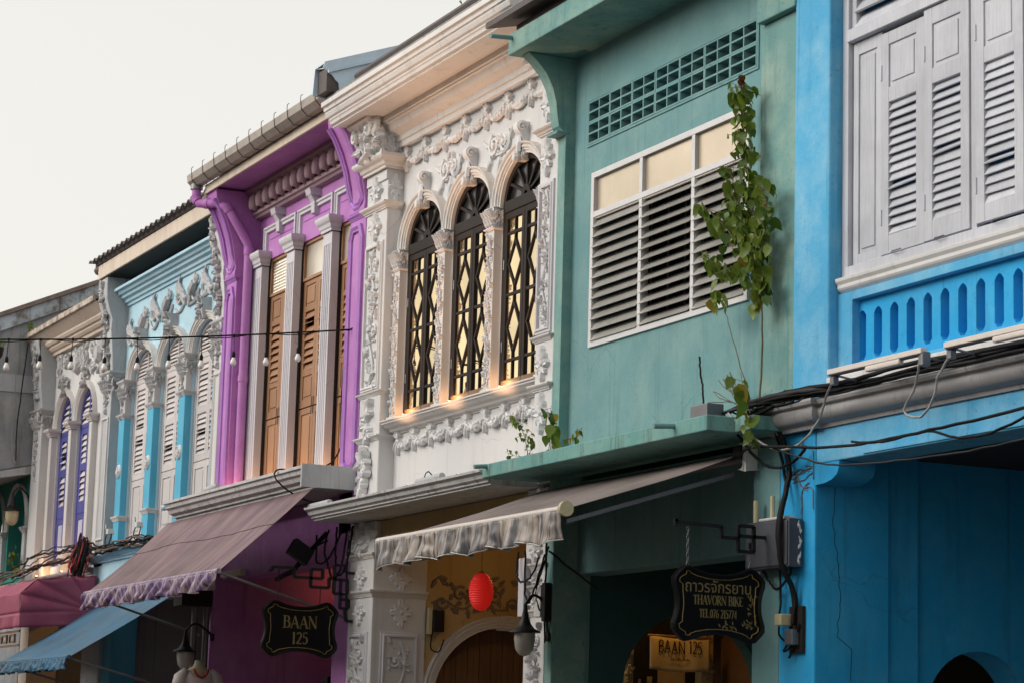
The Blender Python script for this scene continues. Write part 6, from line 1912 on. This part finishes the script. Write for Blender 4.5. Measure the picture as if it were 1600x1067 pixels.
for k in range(9):
    z = 4.335 + .012 * (k % 4) + .004 * k
    pts = [(-16.95 + .1 * k, -.42 + .03 * k, 4.28 + .01 * k), (-16.5, -.30 + .02 * k, z), (-15.9, -.21 + rc.uniform(-.03, .03), z + .01), (-15.2, -.13 + rc.uniform(-.03, .05), z - .005), (-14.4, -.14 + rc.uniform(-.03, .05), z + rc.uniform(-.01, .02)), (-13.5, -.13 + rc.uniform(-.03, .04), z + rc.uniform(-.01, .02)), (-11.9, -.13, z + .01)]
    MB().tube(wavy(pts, .004, rc, 6), (.014, .009, .011, .018)[k % 4], 6).build('cable', 'cable' if k % 3 else 'metal_dark', bun, smooth=60)
gl = MB()
for k in range(10):
    gl.tube(wavy([(-16.9 + .15 * k, -.30, 4.30), (-16.5, -.25 + .03 * rc.random(), 4.24 + .1 * rc.random()), (-16.25 + .1 * rc.random(), -.20, 4.32)], .012, rc, 6), .008, 5)
gl.build('tangle', 'cable', bun, smooth=60)
cable('grey flexible cable looping below the tube lamps on the blue course', [(-14.0, -.33, 4.36), (-14.15, -.26, 4.22), (-14.30, -.25, 4.06), (-14.10, -.25, 4.00), (-13.95, -.25, 4.10), (-13.85, -.27, 4.26), (-13.60, -.32, 4.38)], .009, 'cable_grey')
cable('grey flexible cable hanging from the first tube lamp to the teal corner', [(-15.05, -.36, 4.40), (-15.30, -.28, 4.25), (-15.45, -.24, 4.12), (-15.75, -.22, 3.98), (-16.05, -.24, 3.96), (-16.35, -.30, 4.10), (-16.6, -.36, 4.30)], .010, 'cable_grey')
cable('upper black cable slung in front of the blue beam', [(-16.75, -.18, 3.97), (-16.27, -.3, 4.0), (-15.2, -.3, 3.89), (-14.6, -.3, 3.87), (-13.92, -.3, 3.88), (-12.84, -.3, 3.91), (-11.6, -.3, 3.98)], .012)
cable('sagging black cable in front of the blue beam, below the upper one', [(-14.9, -.3, 3.90), (-14.5, -.3, 3.86), (-13.95, -.3, 3.875), (-13.56, -.3, 3.79), (-13.1, -.3, 3.80), (-12.3, -.3, 3.98)], .010)
cable('thin brown wire sagging across the dark blue doorway', [(-16.1, -.28, 3.99), (-15.4, -.3, 3.80), (-14.9, -.3, 3.73), (-14.17, -.3, 3.70), (-13.3, -.3, 3.69), (-12.4, -.3, 3.74), (-11.6, -.3, 3.86)], .008, 'metal_dark')
cable('thick black cable running down the blue pier', [(-16.32, -.10, 4.25), (-16.22, -.06, 4.02), (-16.17, -.05, 3.80), (-16.10, -.17, 3.45), (-16.09, -.17, 3.10), (-16.08, -.05, 2.85), (-16.08, -.06, 2.62)], .024)
cable('second black cable running down the blue pier', [(-16.36, -.10, 4.25), (-16.33, -.04, 4.0), (-16.24, -.04, 3.7), (-16.15, -.16, 3.45), (-16.14, -.165, 3.2), (-16.13, -.05, 2.9), (-16.06, -.05, 2.55)], .013, seed=2)
cable('looped black cable end hanging on the blue pier', [(-16.30, -.05, 3.05), (-16.28, -.05, 2.8), (-16.30, -.05, 2.55), (-16.10, -.06, 2.46), (-16.22, -.06, 2.42), (-16.05, -.05, 2.52), (-16.15, -.05, 2.36), (-16.0, -.05, 2.62)], .009, seed=3)
cable('black wire loop below the grey cabinet', [(-16.55, -.05, 3.06), (-16.42, -.06, 2.95), (-16.30, -.07, 2.90), (-16.15, -.07, 2.98), (-16.10, -.06, 3.06)], .010, seed=4)
cable('twisted cable strands in front of the teal corner pier', [(-16.6, -.28, 4.15), (-16.45, -.2, 3.95), (-16.3, -.12, 3.85), (-16.05, -.08, 3.88), (-15.9, -.06, 3.98)], .012, seed=6)
rc = random.Random(78)
fi = thing('dead_creeper', 'dry creeper stems clinging to the top of the blue pier', 'plant', (-16.1, -.02, 3.6))
for k in range(14):
    x, z = rc.uniform(-16.34, -15.92), rc.uniform(3.65, 4.02)
    pts = [(x, -.006, z)]
    a = rc.uniform(0, 6.3)
    for j in range(5):
        a += rc.uniform(-.6, .6)
        x += .06 * math.cos(a)
        z += .06 * math.sin(a)
        pts.append((min(max(x, -16.38), -15.89), -.006, z))
    MB().tube(pts, .004, 4).build('stem', 'twig', fi)
# cables at the white pier beside the teal doorway
tp = thing('pier_wiring', 'looped black wiring on the white pier under the grey awning', 'cables', (-20.7, -.1, 2.6))
for k, pts in enumerate(([(-21.0, -.10, 3.48), (-21.0, -.12, 3.30), (-20.85, -.14, 3.18), (-20.62, -.14, 3.22), (-20.50, -.12, 3.40)], [(-20.85, -.10, 3.48), (-20.80, -.12, 3.1), (-20.70, -.12, 2.98), (-20.55, -.12, 3.15), (-20.42, -.10, 3.42)],
        [(-20.48, -.05, 3.95), (-20.47, -.06, 3.4), (-20.49, -.06, 3.0), (-20.48, -.05, 2.6)], [(-20.44, -.05, 3.5), (-20.55, -.09, 3.2), (-20.62, -.09, 3.05), (-20.52, -.09, 2.9)], [(-20.44, -.05, 3.46), (-20.30, .1, 3.30), (-20.1, .3, 3.1)])):
    MB().tube(wavy(pts, .006, rc, 6), .010, 6).build('wire', 'cable', tp, smooth=60)
tag(recenter(MB().box(-21.06, -20.93, -.07, -.005, 2.86, 3.42).build('cable_trunking', 'lilac', bevel=.008)), 'lilac grey trunking on the left of the white pier by the red lantern', 'trunking')
tag(recenter(MB().box(-20.66, -20.52, -.09, -.005, 2.84, 3.14).build('white_box', 'plastic_white', bevel=.008)), 'off-white electric box on the pier above the bell lantern', 'electric box')
tag(recenter(MB().box(-20.515, -20.445, -.08, -.005, 2.80, 3.16).build('dark_box', 'metal_dark', bevel=.008)), 'narrow dark electric box on the teal strip above the bell lantern', 'electric box')
sp_ = thing('loudspeaker_box', 'black box with a yellowed back plate on the porch pier of the white house', 'box', (-24.95, .62, 2.85))
MB().box(-24.968, -24.90, .655, .70, 2.85, 3.14).build('back_plate', 'plastic_cream', sp_, bevel=.004)
MB().box(-24.99, -24.88, .705, .84, 2.88, 3.12).build('box', 'metal_dark', sp_, bevel=.008)
MB().tube(wavy([(-24.93, .72, 2.88), (-24.93, .70, 2.70), (-24.93, .80, 2.66), (-24.93, .86, 2.80)], .004, rc, 6), .008, 5).build('wire', 'cable', sp_)
# loops and dark lamp under the white ledge at the purple corner
lp_ = thing('ledge_wiring', 'dark wiring loops under the white ledge beside the purple awning', 'cables', (-26.0, -.2, 3.5))
for k, pts in enumerate(([(-26.4, -.15, 4.0), (-26.3, -.18, 3.7), (-26.0, -.2, 3.66), (-25.75, -.18, 3.80), (-25.65, -.12, 4.05)], [(-25.9, -.1, 4.06), (-25.8, -.14, 3.75), (-25.72, -.16, 3.55), (-25.6, -.14, 3.50), (-25.5, -.1, 3.7), (-25.5, -.06, 4.05)],
        [(-26.15, -.1, 4.05), (-26.0, -.2, 3.8), (-25.8, -.22, 3.6), (-25.7, -.2, 3.45), (-25.58, -.15, 3.6), (-25.62, -.08, 4.0)], [(-25.62, -.04, 4.05), (-25.66, -.05, 3.5), (-25.62, -.05, 3.0)], [(-27.6, -.2, 3.55), (-27.0, -.22, 3.62), (-26.5, -.2, 3.80), (-26.1, -.15, 4.0)])):
    MB().tube(wavy(pts, .005, rc, 6), .012 if k < 4 else .03, 6).build('wire', 'cable', lp_, smooth=60)
fd = thing('flood_lamp', 'black flood lamp tilted under the white ledge by the purple porch', 'lamp', (-26.45, -.3, 3.7))
MB().obox((-26.45, -.33, 3.80), (.0, .115, -.07), (.06, 0, 0), (0, .05, .085)).build('body', 'metal_dark', fd, bevel=.01)
MB().tube([(-26.45, -.22, 3.84), (-26.45, .0, 3.95)], .014, 6).build('arm', 'metal_dark', fd)
cable('black cable hanging from the string lights down over the purple ledge', [(-26.05, .10, 6.3), (-26.55, .17, 6.20), (-26.62, .17, 5.6), (-26.63, .16, 5.0), (-26.55, -.2, 4.76), (-26.45, -.63, 4.74), (-26.38, -.68, 4.60), (-26.2, -.45, 4.40), (-25.95, -.25, 4.33)], .010, seed=8)
# wiring mess between the far houses
em = thing('cable_coil', 'hanging black coil of spare cable between the pale blue and far white houses', 'cables', (-36.4, -.25, 4.0))
for k in range(30):
    c = Vector((-36.45 + rc.uniform(-.22, .22), -.24 + rc.uniform(-.10, .10), 4.32 + rc.uniform(-.10, .10)))
    rx, rz = rc.uniform(.06, .22), rc.uniform(.14, .34)
    MB().tube([c + Vector((rx * math.cos(a), .3 * rx * math.sin(a), rz * math.sin(a))) for a in [i * PI / 8 for i in range(17)]], .010, 5).build('loop', 'cable' if k % 5 else 'red_bead', em)
ew = thing('street_wires', 'sagging bundle of wires along the ledges of the two far houses', 'cables', (-37.5, -.2, 4.2))
for k in range(8):
    z = 4.30 + .03 * k
    pts = [(-43.5, -.35, 4.15 + .02 * k), (-41.0, -.30 + .02 * k, 4.22 + .02 * k), (-39.0, -.22 + rc.uniform(-.04, .04), z + .02), (-37.4, -.22, z + .05), (-36.4, -.2, z + .02), (-35.2, -.2, 4.42 + rc.uniform(-.02, .03)), (-33.8, -.18, 4.40 + .01 * k), (-32.6, -.16, 4.38)]
    pts = [(x + rc.uniform(-.2, .2), y + rc.uniform(-.05, .05), z + rc.uniform(-.09, .06)) for x, y, z in pts]
    MB().tube(wavy(pts, .022, rc, 8), .010 if k % 2 else .016, 5).build('wire', 'cable' if k % 4 else 'twig', ew, smooth=60)
for k, (x, nm) in enumerate(((-35.35, 'left'), (-33.85, 'second'))):
    t = thing('camera_bracket', 'small grey fitting with looped wire at the foot of the %s pale blue pilaster' % nm, 'fitting', (x, -.1, 4.5))
    MB().box(x - .05, x + .06, -.16, -.06, 4.62, 4.70).build('box', 'plastic_white', t, bevel=.008)
    MB().tube([(x, -.1, 4.66), (x - .16, -.12, 4.70), (x - .20, -.12, 4.78)], .014, 6).build('arm', 'metal_grey', t)
    MB().tube(wavy([(x - .1, -.12, 4.68), (x - .14, -.14, 4.52), (x, -.14, 4.45), (x + .1, -.12, 4.56), (x + .04, -.1, 4.64)], .004, rc, 6), .009, 5).build('wire', 'cable', t)
cable('thin pale wire hanging down the grey gable wall', [(-40.95, -.36, 7.9), (-40.97, -.34, 7.2), (-40.96, -.36, 6.6), (-40.9, -.30, 6.2)], .008, 'cable_grey')
cable('thin black wire hanging down the grey gable wall', [(-40.95, -.18, 8.3), (-40.97, -.24, 7.4), (-40.96, -.28, 6.8), (-40.9, -.28, 6.25)], .010)
cable('cut black cable stub sticking up from the rusty junction box', [(-16.93, -.40, 4.385), (-16.98, -.38, 4.55), (-17.06, -.36, 4.70), (-17.08, -.36, 4.82)], .009)
# porch things
db = thing('dark_signboard', 'dark box hanging under the purple awning above the lantern', 'box', (-30.55, -.2, 3.33))
MB().box(-30.95, -30.58, -.43, -.02, 3.35, 3.75).build('box', 'wood_dark', db, bevel=.006)
for y in (-.22, -.06):
    MB().tube([(-30.66, y, 3.34), (-30.66, y, 0.1)], .045, 10).build('post', 'metal_grey', db, smooth=40)
bu = thing('dress_form', 'headless cream dress form in a white blouse with red beads', 'mannequin', (-29.9, -.38, 1.15))
bp_ = MB()
cx, cy = -29.9, -.38
rings = [(2.62, .045, .05), (2.585, .05, .055), (2.54, .06, .075), (2.50, .085, .15), (2.46, .10, .20), (2.38, .115, .195), (2.25, .13, .175), (2.10, .11, .14), (2.0, .105, .13), (1.88, .13, .17), (1.75, .14, .185), (1.70, .10, .13)]
vs, fs = [], []
n = 20
for z, rx, ry in rings:
    for k in range(n):
        a = 2 * PI * k / n
        vs.append((cx + rx * math.cos(a), cy + ry * math.sin(a), z))
for i in range(len(rings) - 1):
    for k in range(n):
        fs.append((i * n + k, i * n + (k + 1) % n, (i + 1) * n + (k + 1) % n, (i + 1) * n + k))
fs.append(tuple(range(n)))
bp_.add(vs, fs)
bp_.build('torso', 'form', bu, smooth=60)
bl_ = MB()
vs, fs = [], []
brings = [(2.505, .10, .155, 0), (2.475, .115, .205, 0), (2.40, .125, .215, 0), (2.25, .145, .195, .01), (2.10, .14, .175, .015), (1.95, .15, .185, .02), (1.80, .165, .21, .025), (1.65, .175, .22, .03)]
for z, rx, ry, w in brings:
    for k in range(40):
        a = 2 * PI * k / 40
        f = 1 + w * math.sin(a * 9) * 2
        dz = -.10 * max(0, math.cos(a)) ** 4 if z > 2.47 else 0
        vs.append((cx + rx * f * math.cos(a), cy + ry * f * math.sin(a), z + dz))
for i in range(len(brings) - 1):
    for k in range(40):
        fs.append((i * 40 + k, i * 40 + (k + 1) % 40, (i + 1) * 40 + (k + 1) % 40, (i + 1) * 40 + k))
bl_.add(vs, fs)
for s in (-1, 1):
    bl_.tube([(cx, cy + s * .15, 2.46), (cx + .01, cy + s * .235, 2.40), (cx + .02, cy + s * .27, 2.22)], [.075, .085, .095], 12, False)
bl_.build('blouse', 'fabric_white', bu, smooth=60, solid=.004)
bd = MB()
for k in range(22):
    t = k / 21
    a = (t - .5) * 2.6
    bd.blob((cx + .118 + .02 * math.cos(a * 1.2), cy + .095 * math.sin(a), 2.40 + .10 * (abs(t - .5) * 2) ** 1.5), (.016, 0, 0), (0, .016, 0), (0, 0, .016), 6, 4)
bd.build('beads', 'red_bead', bu, smooth=60)
MB().tube([(cx, cy, 1.72), (cx, cy, 1.15)], .02, 8).tube([(cx - .18, cy, 1.17), (cx + .18, cy, 1.17)], .015, 6).tube([(cx, cy - .18, 1.17), (cx, cy + .18, 1.17)], .015, 6).build('stand', 'metal_dark', bu)
tb = thing('display_table', 'dark wooden display table under the blouse', 'table', (-29.9, -.38, 0))
MB().box(-30.5, -29.3, -.75, -.02, 1.10, 1.15).build('table_top', 'wood_dark', tb, bevel=.006)
for sx in (-30.42, -29.38):
    for sy in (-.68, -.09):
        MB().box(sx - .03, sx + .03, sy - .03, sy + .03, 0, 1.10).build('leg', 'wood_dark', tb)
# cloth banner behind the archway
bn = thing('cloth_banner', 'ochre cloth banner reading BAAN 125 hanging behind the dark archway', 'banner', (-21.4, 1.9, 2.44))
MB().grid(lambda u, v: (-21.4 + .012 * math.sin(u * 7 + v * 2) + .006 * math.sin(u * 19), 1.56 + .68 * u, 2.77 - .33 * v - .02 * math.sin(PI * u)), 40, 10).build('cloth', 'banner', bn, smooth=60, solid=.004)
MB().tube([(-21.4, 1.54, 2.775), (-21.4, 2.26, 2.765)], .012, 8).build('rod', 'wood_warm', bn)
for y in (1.66, 2.14):
    MB().tube([(-21.4, y, 2.775), (-21.4, 1.9, 3.1)], .003, 4).build('cord', 'cable', bn)
MB().tube([(-21.4, 1.9, 3.1), (-21.4, 1.9, 3.95)], .003, 4).build('cord', 'cable', bn)
ob = Vector((-21.4 + .022, 1.9, 2.60))
text_mb(MB(), 'BAAN 125', ob, EU, EV, EN, .125, 0.0, hand=.10, wscale=.82, rd=random.Random(2)).build('lettering', 'ink', bn)
sl = MB()
for k in range(16):
    y = -.11 + k * .0145
    h = rdm.uniform(.018, .03)
    sl.add([ob + EU * (y + a) + EV * (-.075 + b) for a, b in ((0, 0), (.007, 0), (.007, h), (0, h))], [(0, 1, 2, 3)])
sl.build('small_print', 'ink', bn)
# carved posts seen through the archway, and an added dark screen behind them
for (y0, y1, nm) in ((1.36, 1.50, 'left'), (2.28, 2.42, 'right')):
    t = thing('carved_post', 'gold lit carved door post on the %s of the cloth banner' % nm, 'post', (-21.6, (y0 + y1) / 2, 0))
    MB().box(-21.75, -21.62, y0, y1, 0, 3.2).build('post', 'amber', t, bevel=.006)
    MB().vine(SD(-21.62, (y0 + y1) / 2, 1.9), .13, 2.4, .04, rdm, .2).build('carving', 'amber', t, smooth=35)
t = thing('added_dark_screen', 'dark shop screen with a yellow lit panel behind the cloth banner', 'screen', (-21.9, 1.9, 0))
MB().box(-21.99, -21.93, .68, 2.58, 0, 3.9).build('screen', 'wood_dark', t)  # dark sheet added for the unlit interior, also stops porch lamp light
MB().box(-21.929, -21.92, 1.94, 2.26, 0, 2.52).build('lit_panel', 'amber', t)
MB().box(-21.925, -21.89, 1.55, 1.92, 0, 2.46).build('frame', 'wood_dark', t)
for a, b, z in ((1.70, 1.73, 2.35), (1.80, 1.86, 2.38)):
    MB().box(-21.888, -21.885, a, b, 1.6, z).build('lit_slot', 'amber', t)

# small fittings on ledges
can = tag(MB().lathe((-24.30, -.42, 4.235), [(0, .045), (.03, .045), (.032, .0), (0, 0)], 14).build('tin', 'batten', smooth=40), 'small pink tin standing on the white ledge', 'tin')
cable('thin wire loop standing on the white ledge', [(-22.35, -.50, 4.24), (-22.38, -.52, 4.30), (-22.30, -.52, 4.34), (-22.24, -.50, 4.29), (-22.3, -.48, 4.24)], .006)
tag(recenter(MB().tube([(-22.60, -.50, 4.26), (-21.98, -.50, 4.27)], .035, 10).build('flat_pipe', 'stone_grey', smooth=40)), 'short grey pipe lying on the white ledge', 'pipe')
tag(recenter(MB().tube([(-25.68, -.52, 4.25), (-25.10, -.50, 4.26)], .032, 10).build('flat_pipe', 'stone_grey', smooth=40)), 'short grey pipe at the left end of the white ledge', 'pipe')
tag(recenter(MB().tube([(-29.45, -.55, 4.76), (-28.95, -.55, 4.77)], .03, 10).build('flat_pipe', 'stone_grey', smooth=40)), 'short grey pipe on the purple house ledge', 'pipe')
tag(recenter(MB().tube([(-31.1, -.58, 4.66), (-30.75, -.58, 4.68)], .045, 10).build('flat_pipe', 'metal_blue', smooth=40)), 'bluish pipe stub at the left end of the purple ledge', 'pipe')

# ------------------------------------------------------------------ plants
def leaf_mesh(mat):
    mb = MB()
    n = 7
    vs, fs = [], []
    for i in range(n + 1):
        t = i / n
        w = .44 * (math.sin(PI * min(1, t ** .58)) ** .9) * (1 - .35 * t)
        for s in (-1, -.5, 0, .5, 1):
            vs.append((s * w + 0, -.10 * abs(s) * w + .10 * math.sin(t * 3.0), -t + (.10 * abs(s) if t < .15 else 0)))
    for i in range(n):
        for k in range(4):
            fs.append((i * 5 + k, i * 5 + k + 1, (i + 1) * 5 + k + 1, (i + 1) * 5 + k))
    mb.add(vs, fs)
    me = mb.mesh('leaf', 80)
    me.materials.append(M[mat])
    return me
LEAF = {m: leaf_mesh(m) for m in ('leaf', 'leaf_yellow', 'leaf_red')}
def plant(name, label, stems, nleaf, size, seed, spread=.10, yellow=.04, base=None, stem_r=.010, ymax=0.03):
    rd = random.Random(seed)
    b = base or stems[0][0]
    t = thing(name, label, 'plant', b)
    for si, s in enumerate(stems):
        pts = wavy(s, .006, rd, 5)
        k = len(pts)
        MB().tube(pts, [stem_r * (1 - .7 * i / k) * (1 if si == 0 else .6) for i in range(k)], 6).build('stem', 'stem', t, smooth=60)
        m = nleaf[si]
        for j in range(m):
            u = (j + rd.random()) / m
            u = .12 + .88 * u if si else .30 + .70 * u
            p = Vector(pts[min(k - 1, int(u * (k - 1)))])
            off = Vector((rd.gauss(0, spread), rd.gauss(-.25, .6) * spread, rd.gauss(0, spread * .6)))
            q = p + off
            q.y = min(q.y, ymax)
            kind = 'leaf_yellow' if rd.random() < yellow else 'leaf'
            sc_ = size * rd.uniform(.5, 1.35)
            MB_rot = (rd.gauss(.25, .35), rd.gauss(0, .35), rd.uniform(-1.3, 1.3))
            link('leaf', LEAF[kind], t, q, MB_rot, (sc_, sc_, sc_))
            if off.length > .05:
                MB().tube([p, q], .0025, 3).build('leaf_stalk', 'stem', t)
    return t
vn = plant('climbing_plant', 'tall leafy climber growing up beside the louvre window', [
    [(-16.53, -.12, 4.32), (-16.52, -.10, 4.8), (-16.53, -.10, 5.23), (-16.56, -.10, 5.45), (-16.70, -.10, 6.00), (-16.81, -.10, 6.45), (-16.86, -.10, 6.85), (-16.87, -.10, 7.12)],
    [(-16.60, -.10, 5.55), (-16.85, -.14, 5.75), (-17.15, -.16, 6.00), (-17.45, -.15, 6.20)],
    [(-16.56, -.10, 5.40), (-16.85, -.14, 5.52), (-17.15, -.16, 5.62), (-17.38, -.15, 5.78)],
    [(-16.56, -.10, 5.50), (-16.48, -.12, 5.70), (-16.44, -.12, 5.95), (-16.50, -.12, 6.2)],
    [(-16.58, -.14, 4.34), (-16.80, -.16, 4.80), (-16.98, -.16, 5.15), (-17.1, -.16, 5.32)],
    [(-16.60, -.10, 5.60), (-16.75, -.14, 5.9), (-16.88, -.16, 6.15), (-16.95, -.14, 6.45)]], (210, 52, 48, 60, 0, 70), .10, 41, .06)
for k in range(9):
    link('leaf', LEAF['leaf_yellow' if k in (2, 5) else 'leaf'], vn, (-17.1 + rdm.uniform(-.14, .12), -.18, 5.33 + rdm.uniform(-.05, .06)), (rdm.gauss(.2, .3), rdm.gauss(0, .3), rdm.uniform(-1, 1)), (.12, .12, .12))
for k in range(5):
    link('leaf', LEAF['leaf_red'], vn, (-16.87 + rdm.uniform(-.05, .05), -.12, 7.16 + rdm.uniform(-.02, .04)), (rdm.gauss(.2, .3), rdm.gauss(0, .3), rdm.uniform(-1, 1)), (.08, .08, .08))
link('leaf', LEAF['leaf_yellow'], vn, (-16.56, -.13, 5.23), (.2, 0, .3), (.10, .10, .13))
plant('ledge_sapling', 'small-leaved sapling at the left end of the teal ledge', [[(-20.10, -.45, 4.26), (-20.15, -.46, 4.45), (-20.30, -.46, 4.60), (-20.48, -.45, 4.70)], [(-20.12, -.45, 4.27), (-20.05, -.44, 4.40), (-20.10, -.43, 4.52)], [(-20.12, -.46, 4.27), (-20.35, -.48, 4.32), (-20.5, -.5, 4.36)]], (26, 10, 12), .055, 42, .05, .02, stem_r=.005, ymax=-.3)
plant('ledge_shoot', 'broad-leaved shoot on the teal ledge beside the sapling', [[(-19.70, -.42, 4.26), (-19.72, -.42, 4.48), (-19.70, -.42, 4.72)]], (16,), .115, 43, .06, .1, stem_r=.005, ymax=-.3)
plant('ledge_seedling', 'low seedling further along the teal ledge', [[(-19.20, -.42, 4.26), (-19.18, -.42, 4.36), (-19.05, -.42, 4.45)]], (10,), .085, 44, .05, .1, stem_r=.004, ymax=-.3)
plant('corner_shoot', 'green leaves sprouting from the cables at the teal corner', [[(-16.32, -.32, 4.28), (-16.36, -.36, 4.45), (-16.30, -.38, 4.52)], [(-16.25, -.32, 4.25), (-16.22, -.38, 4.12), (-16.20, -.40, 4.0)]], (8, 7), .13, 45, .06, .15, stem_r=.005, ymax=-.3)
plant('balcony_plant', 'small green plant on the balcony of the far left building', [[(-41.2, -.15, 4.25), (-41.18, -.16, 4.5), (-41.15, -.16, 4.75)]], (22,), .10, 46, .09, .05, stem_r=.006, ymax=.0)
plant('eave_tuft', 'tiny green weed on the peeling eave of the far white house', [[(-40.75, -.2, 8.46), (-40.76, -.2, 8.56), (-40.72, -.2, 8.62)]], (12,), .07, 47, .04, .05, stem_r=.004, ymax=.2)
plant('roof_weed', 'sparse weed growing on the white house roof edge', [[(-21.95, -.40, 9.10), (-21.98, -.40, 9.25), (-22.05, -.40, 9.42)], [(-21.95, -.40, 9.10), (-21.85, -.40, 9.25), (-21.82, -.38, 9.35)]], (18, 10), .05, 48, .06, .3, stem_r=.004, ymax=.2)
dt = thing('dry_twigs', 'bare dry twigs at the foot of the climber on the teal ledge', 'plant', (-16.6, -.25, 4.26))
rt = random.Random(50)
for k in range(14):
    a = rt.uniform(.3, 2.6)
    p = Vector((-16.55, -.25, 4.36))
    pts = [p]
    for j in range(6):
        a += rt.uniform(-.35, .35)
        p = p + Vector((-abs(math.cos(a)) * .07 - .02, rt.uniform(-.02, .02), math.sin(a) * .05))
        pts.append(p)
    MB().tube(pts, .0035, 4).build('twig', 'twig', dt)
ms = random.Random(51)
mo = MB()
for k in range(420):
    x = -21.35 + abs(ms.gauss(0, .18)) * (1 if ms.random() < .3 else -1) * 1.0
    z = 4.24 + ms.random() * .20 * max(0, 1 - abs(x + 21.35) / .55)
    y = .186 - .02 * ms.random() if z > 4.27 else ms.uniform(-.2, .18)
    mo.tube([(x, y, z), (x + ms.uniform(-.02, .02), y - .02, z + ms.uniform(.02, .07))], .004, 3, False)
mo = mo.build('moss_tuft', 'moss')
tag(recenter(mo), 'dark dry moss growing on the white ledge beside the teal one', 'moss')
pl = thing('hanging_planter', 'dark hanging planter of grass at the far left edge', 'planter', (-39.9, -1.02, 7.7))
MB().lathe((-39.9, -1.02, 7.95), [(0, -.20), (.10, -.18), (.17, -.08), (.19, .05), (.17, .05)], 16).build('pot', 'wood_dark', pl, smooth=50)
gr = MB()
for k in range(70):
    a, r = ms.uniform(0, 6.3), ms.uniform(0, .16)
    p = Vector((-39.9 + r * math.cos(a), -1.02 + r * math.sin(a), 7.98))
    gr.tube([p, p + Vector((.05 * math.cos(a), .05 * math.sin(a), .12)), p + Vector((.14 * math.cos(a), .14 * math.sin(a), .14 + ms.uniform(-.05, .1)))], [.006, .005, .001], 3)
gr.build('grass', 'leaf', pl)
MB().tube([(-39.9, -1.02, 8.0), (-39.9, -1.02, 9.2)], .006, 4).build('cord', 'cable', pl)

# ------------------------------------------------------------------ unseen row across the street, added and sized to block skylight
orow = MB()
orow.box(-120, -7, -22, -12.4, 3.9, 7.6)
for k in range(22):
    orow.box(-119 + k * 5.2, -118.4 + k * 5.2, -13.0, -12.4, 0, 3.9)
orow.box(-120, -7, -22, -14.6, 0, 3.9)
orow.prism_x([(-12.0, 7.6), (-22, 10.2), (-22, 7.6)], -120, -7)
o = orow.build('unseen_opposite_row', 'opp')
o['kind'] = 'structure'
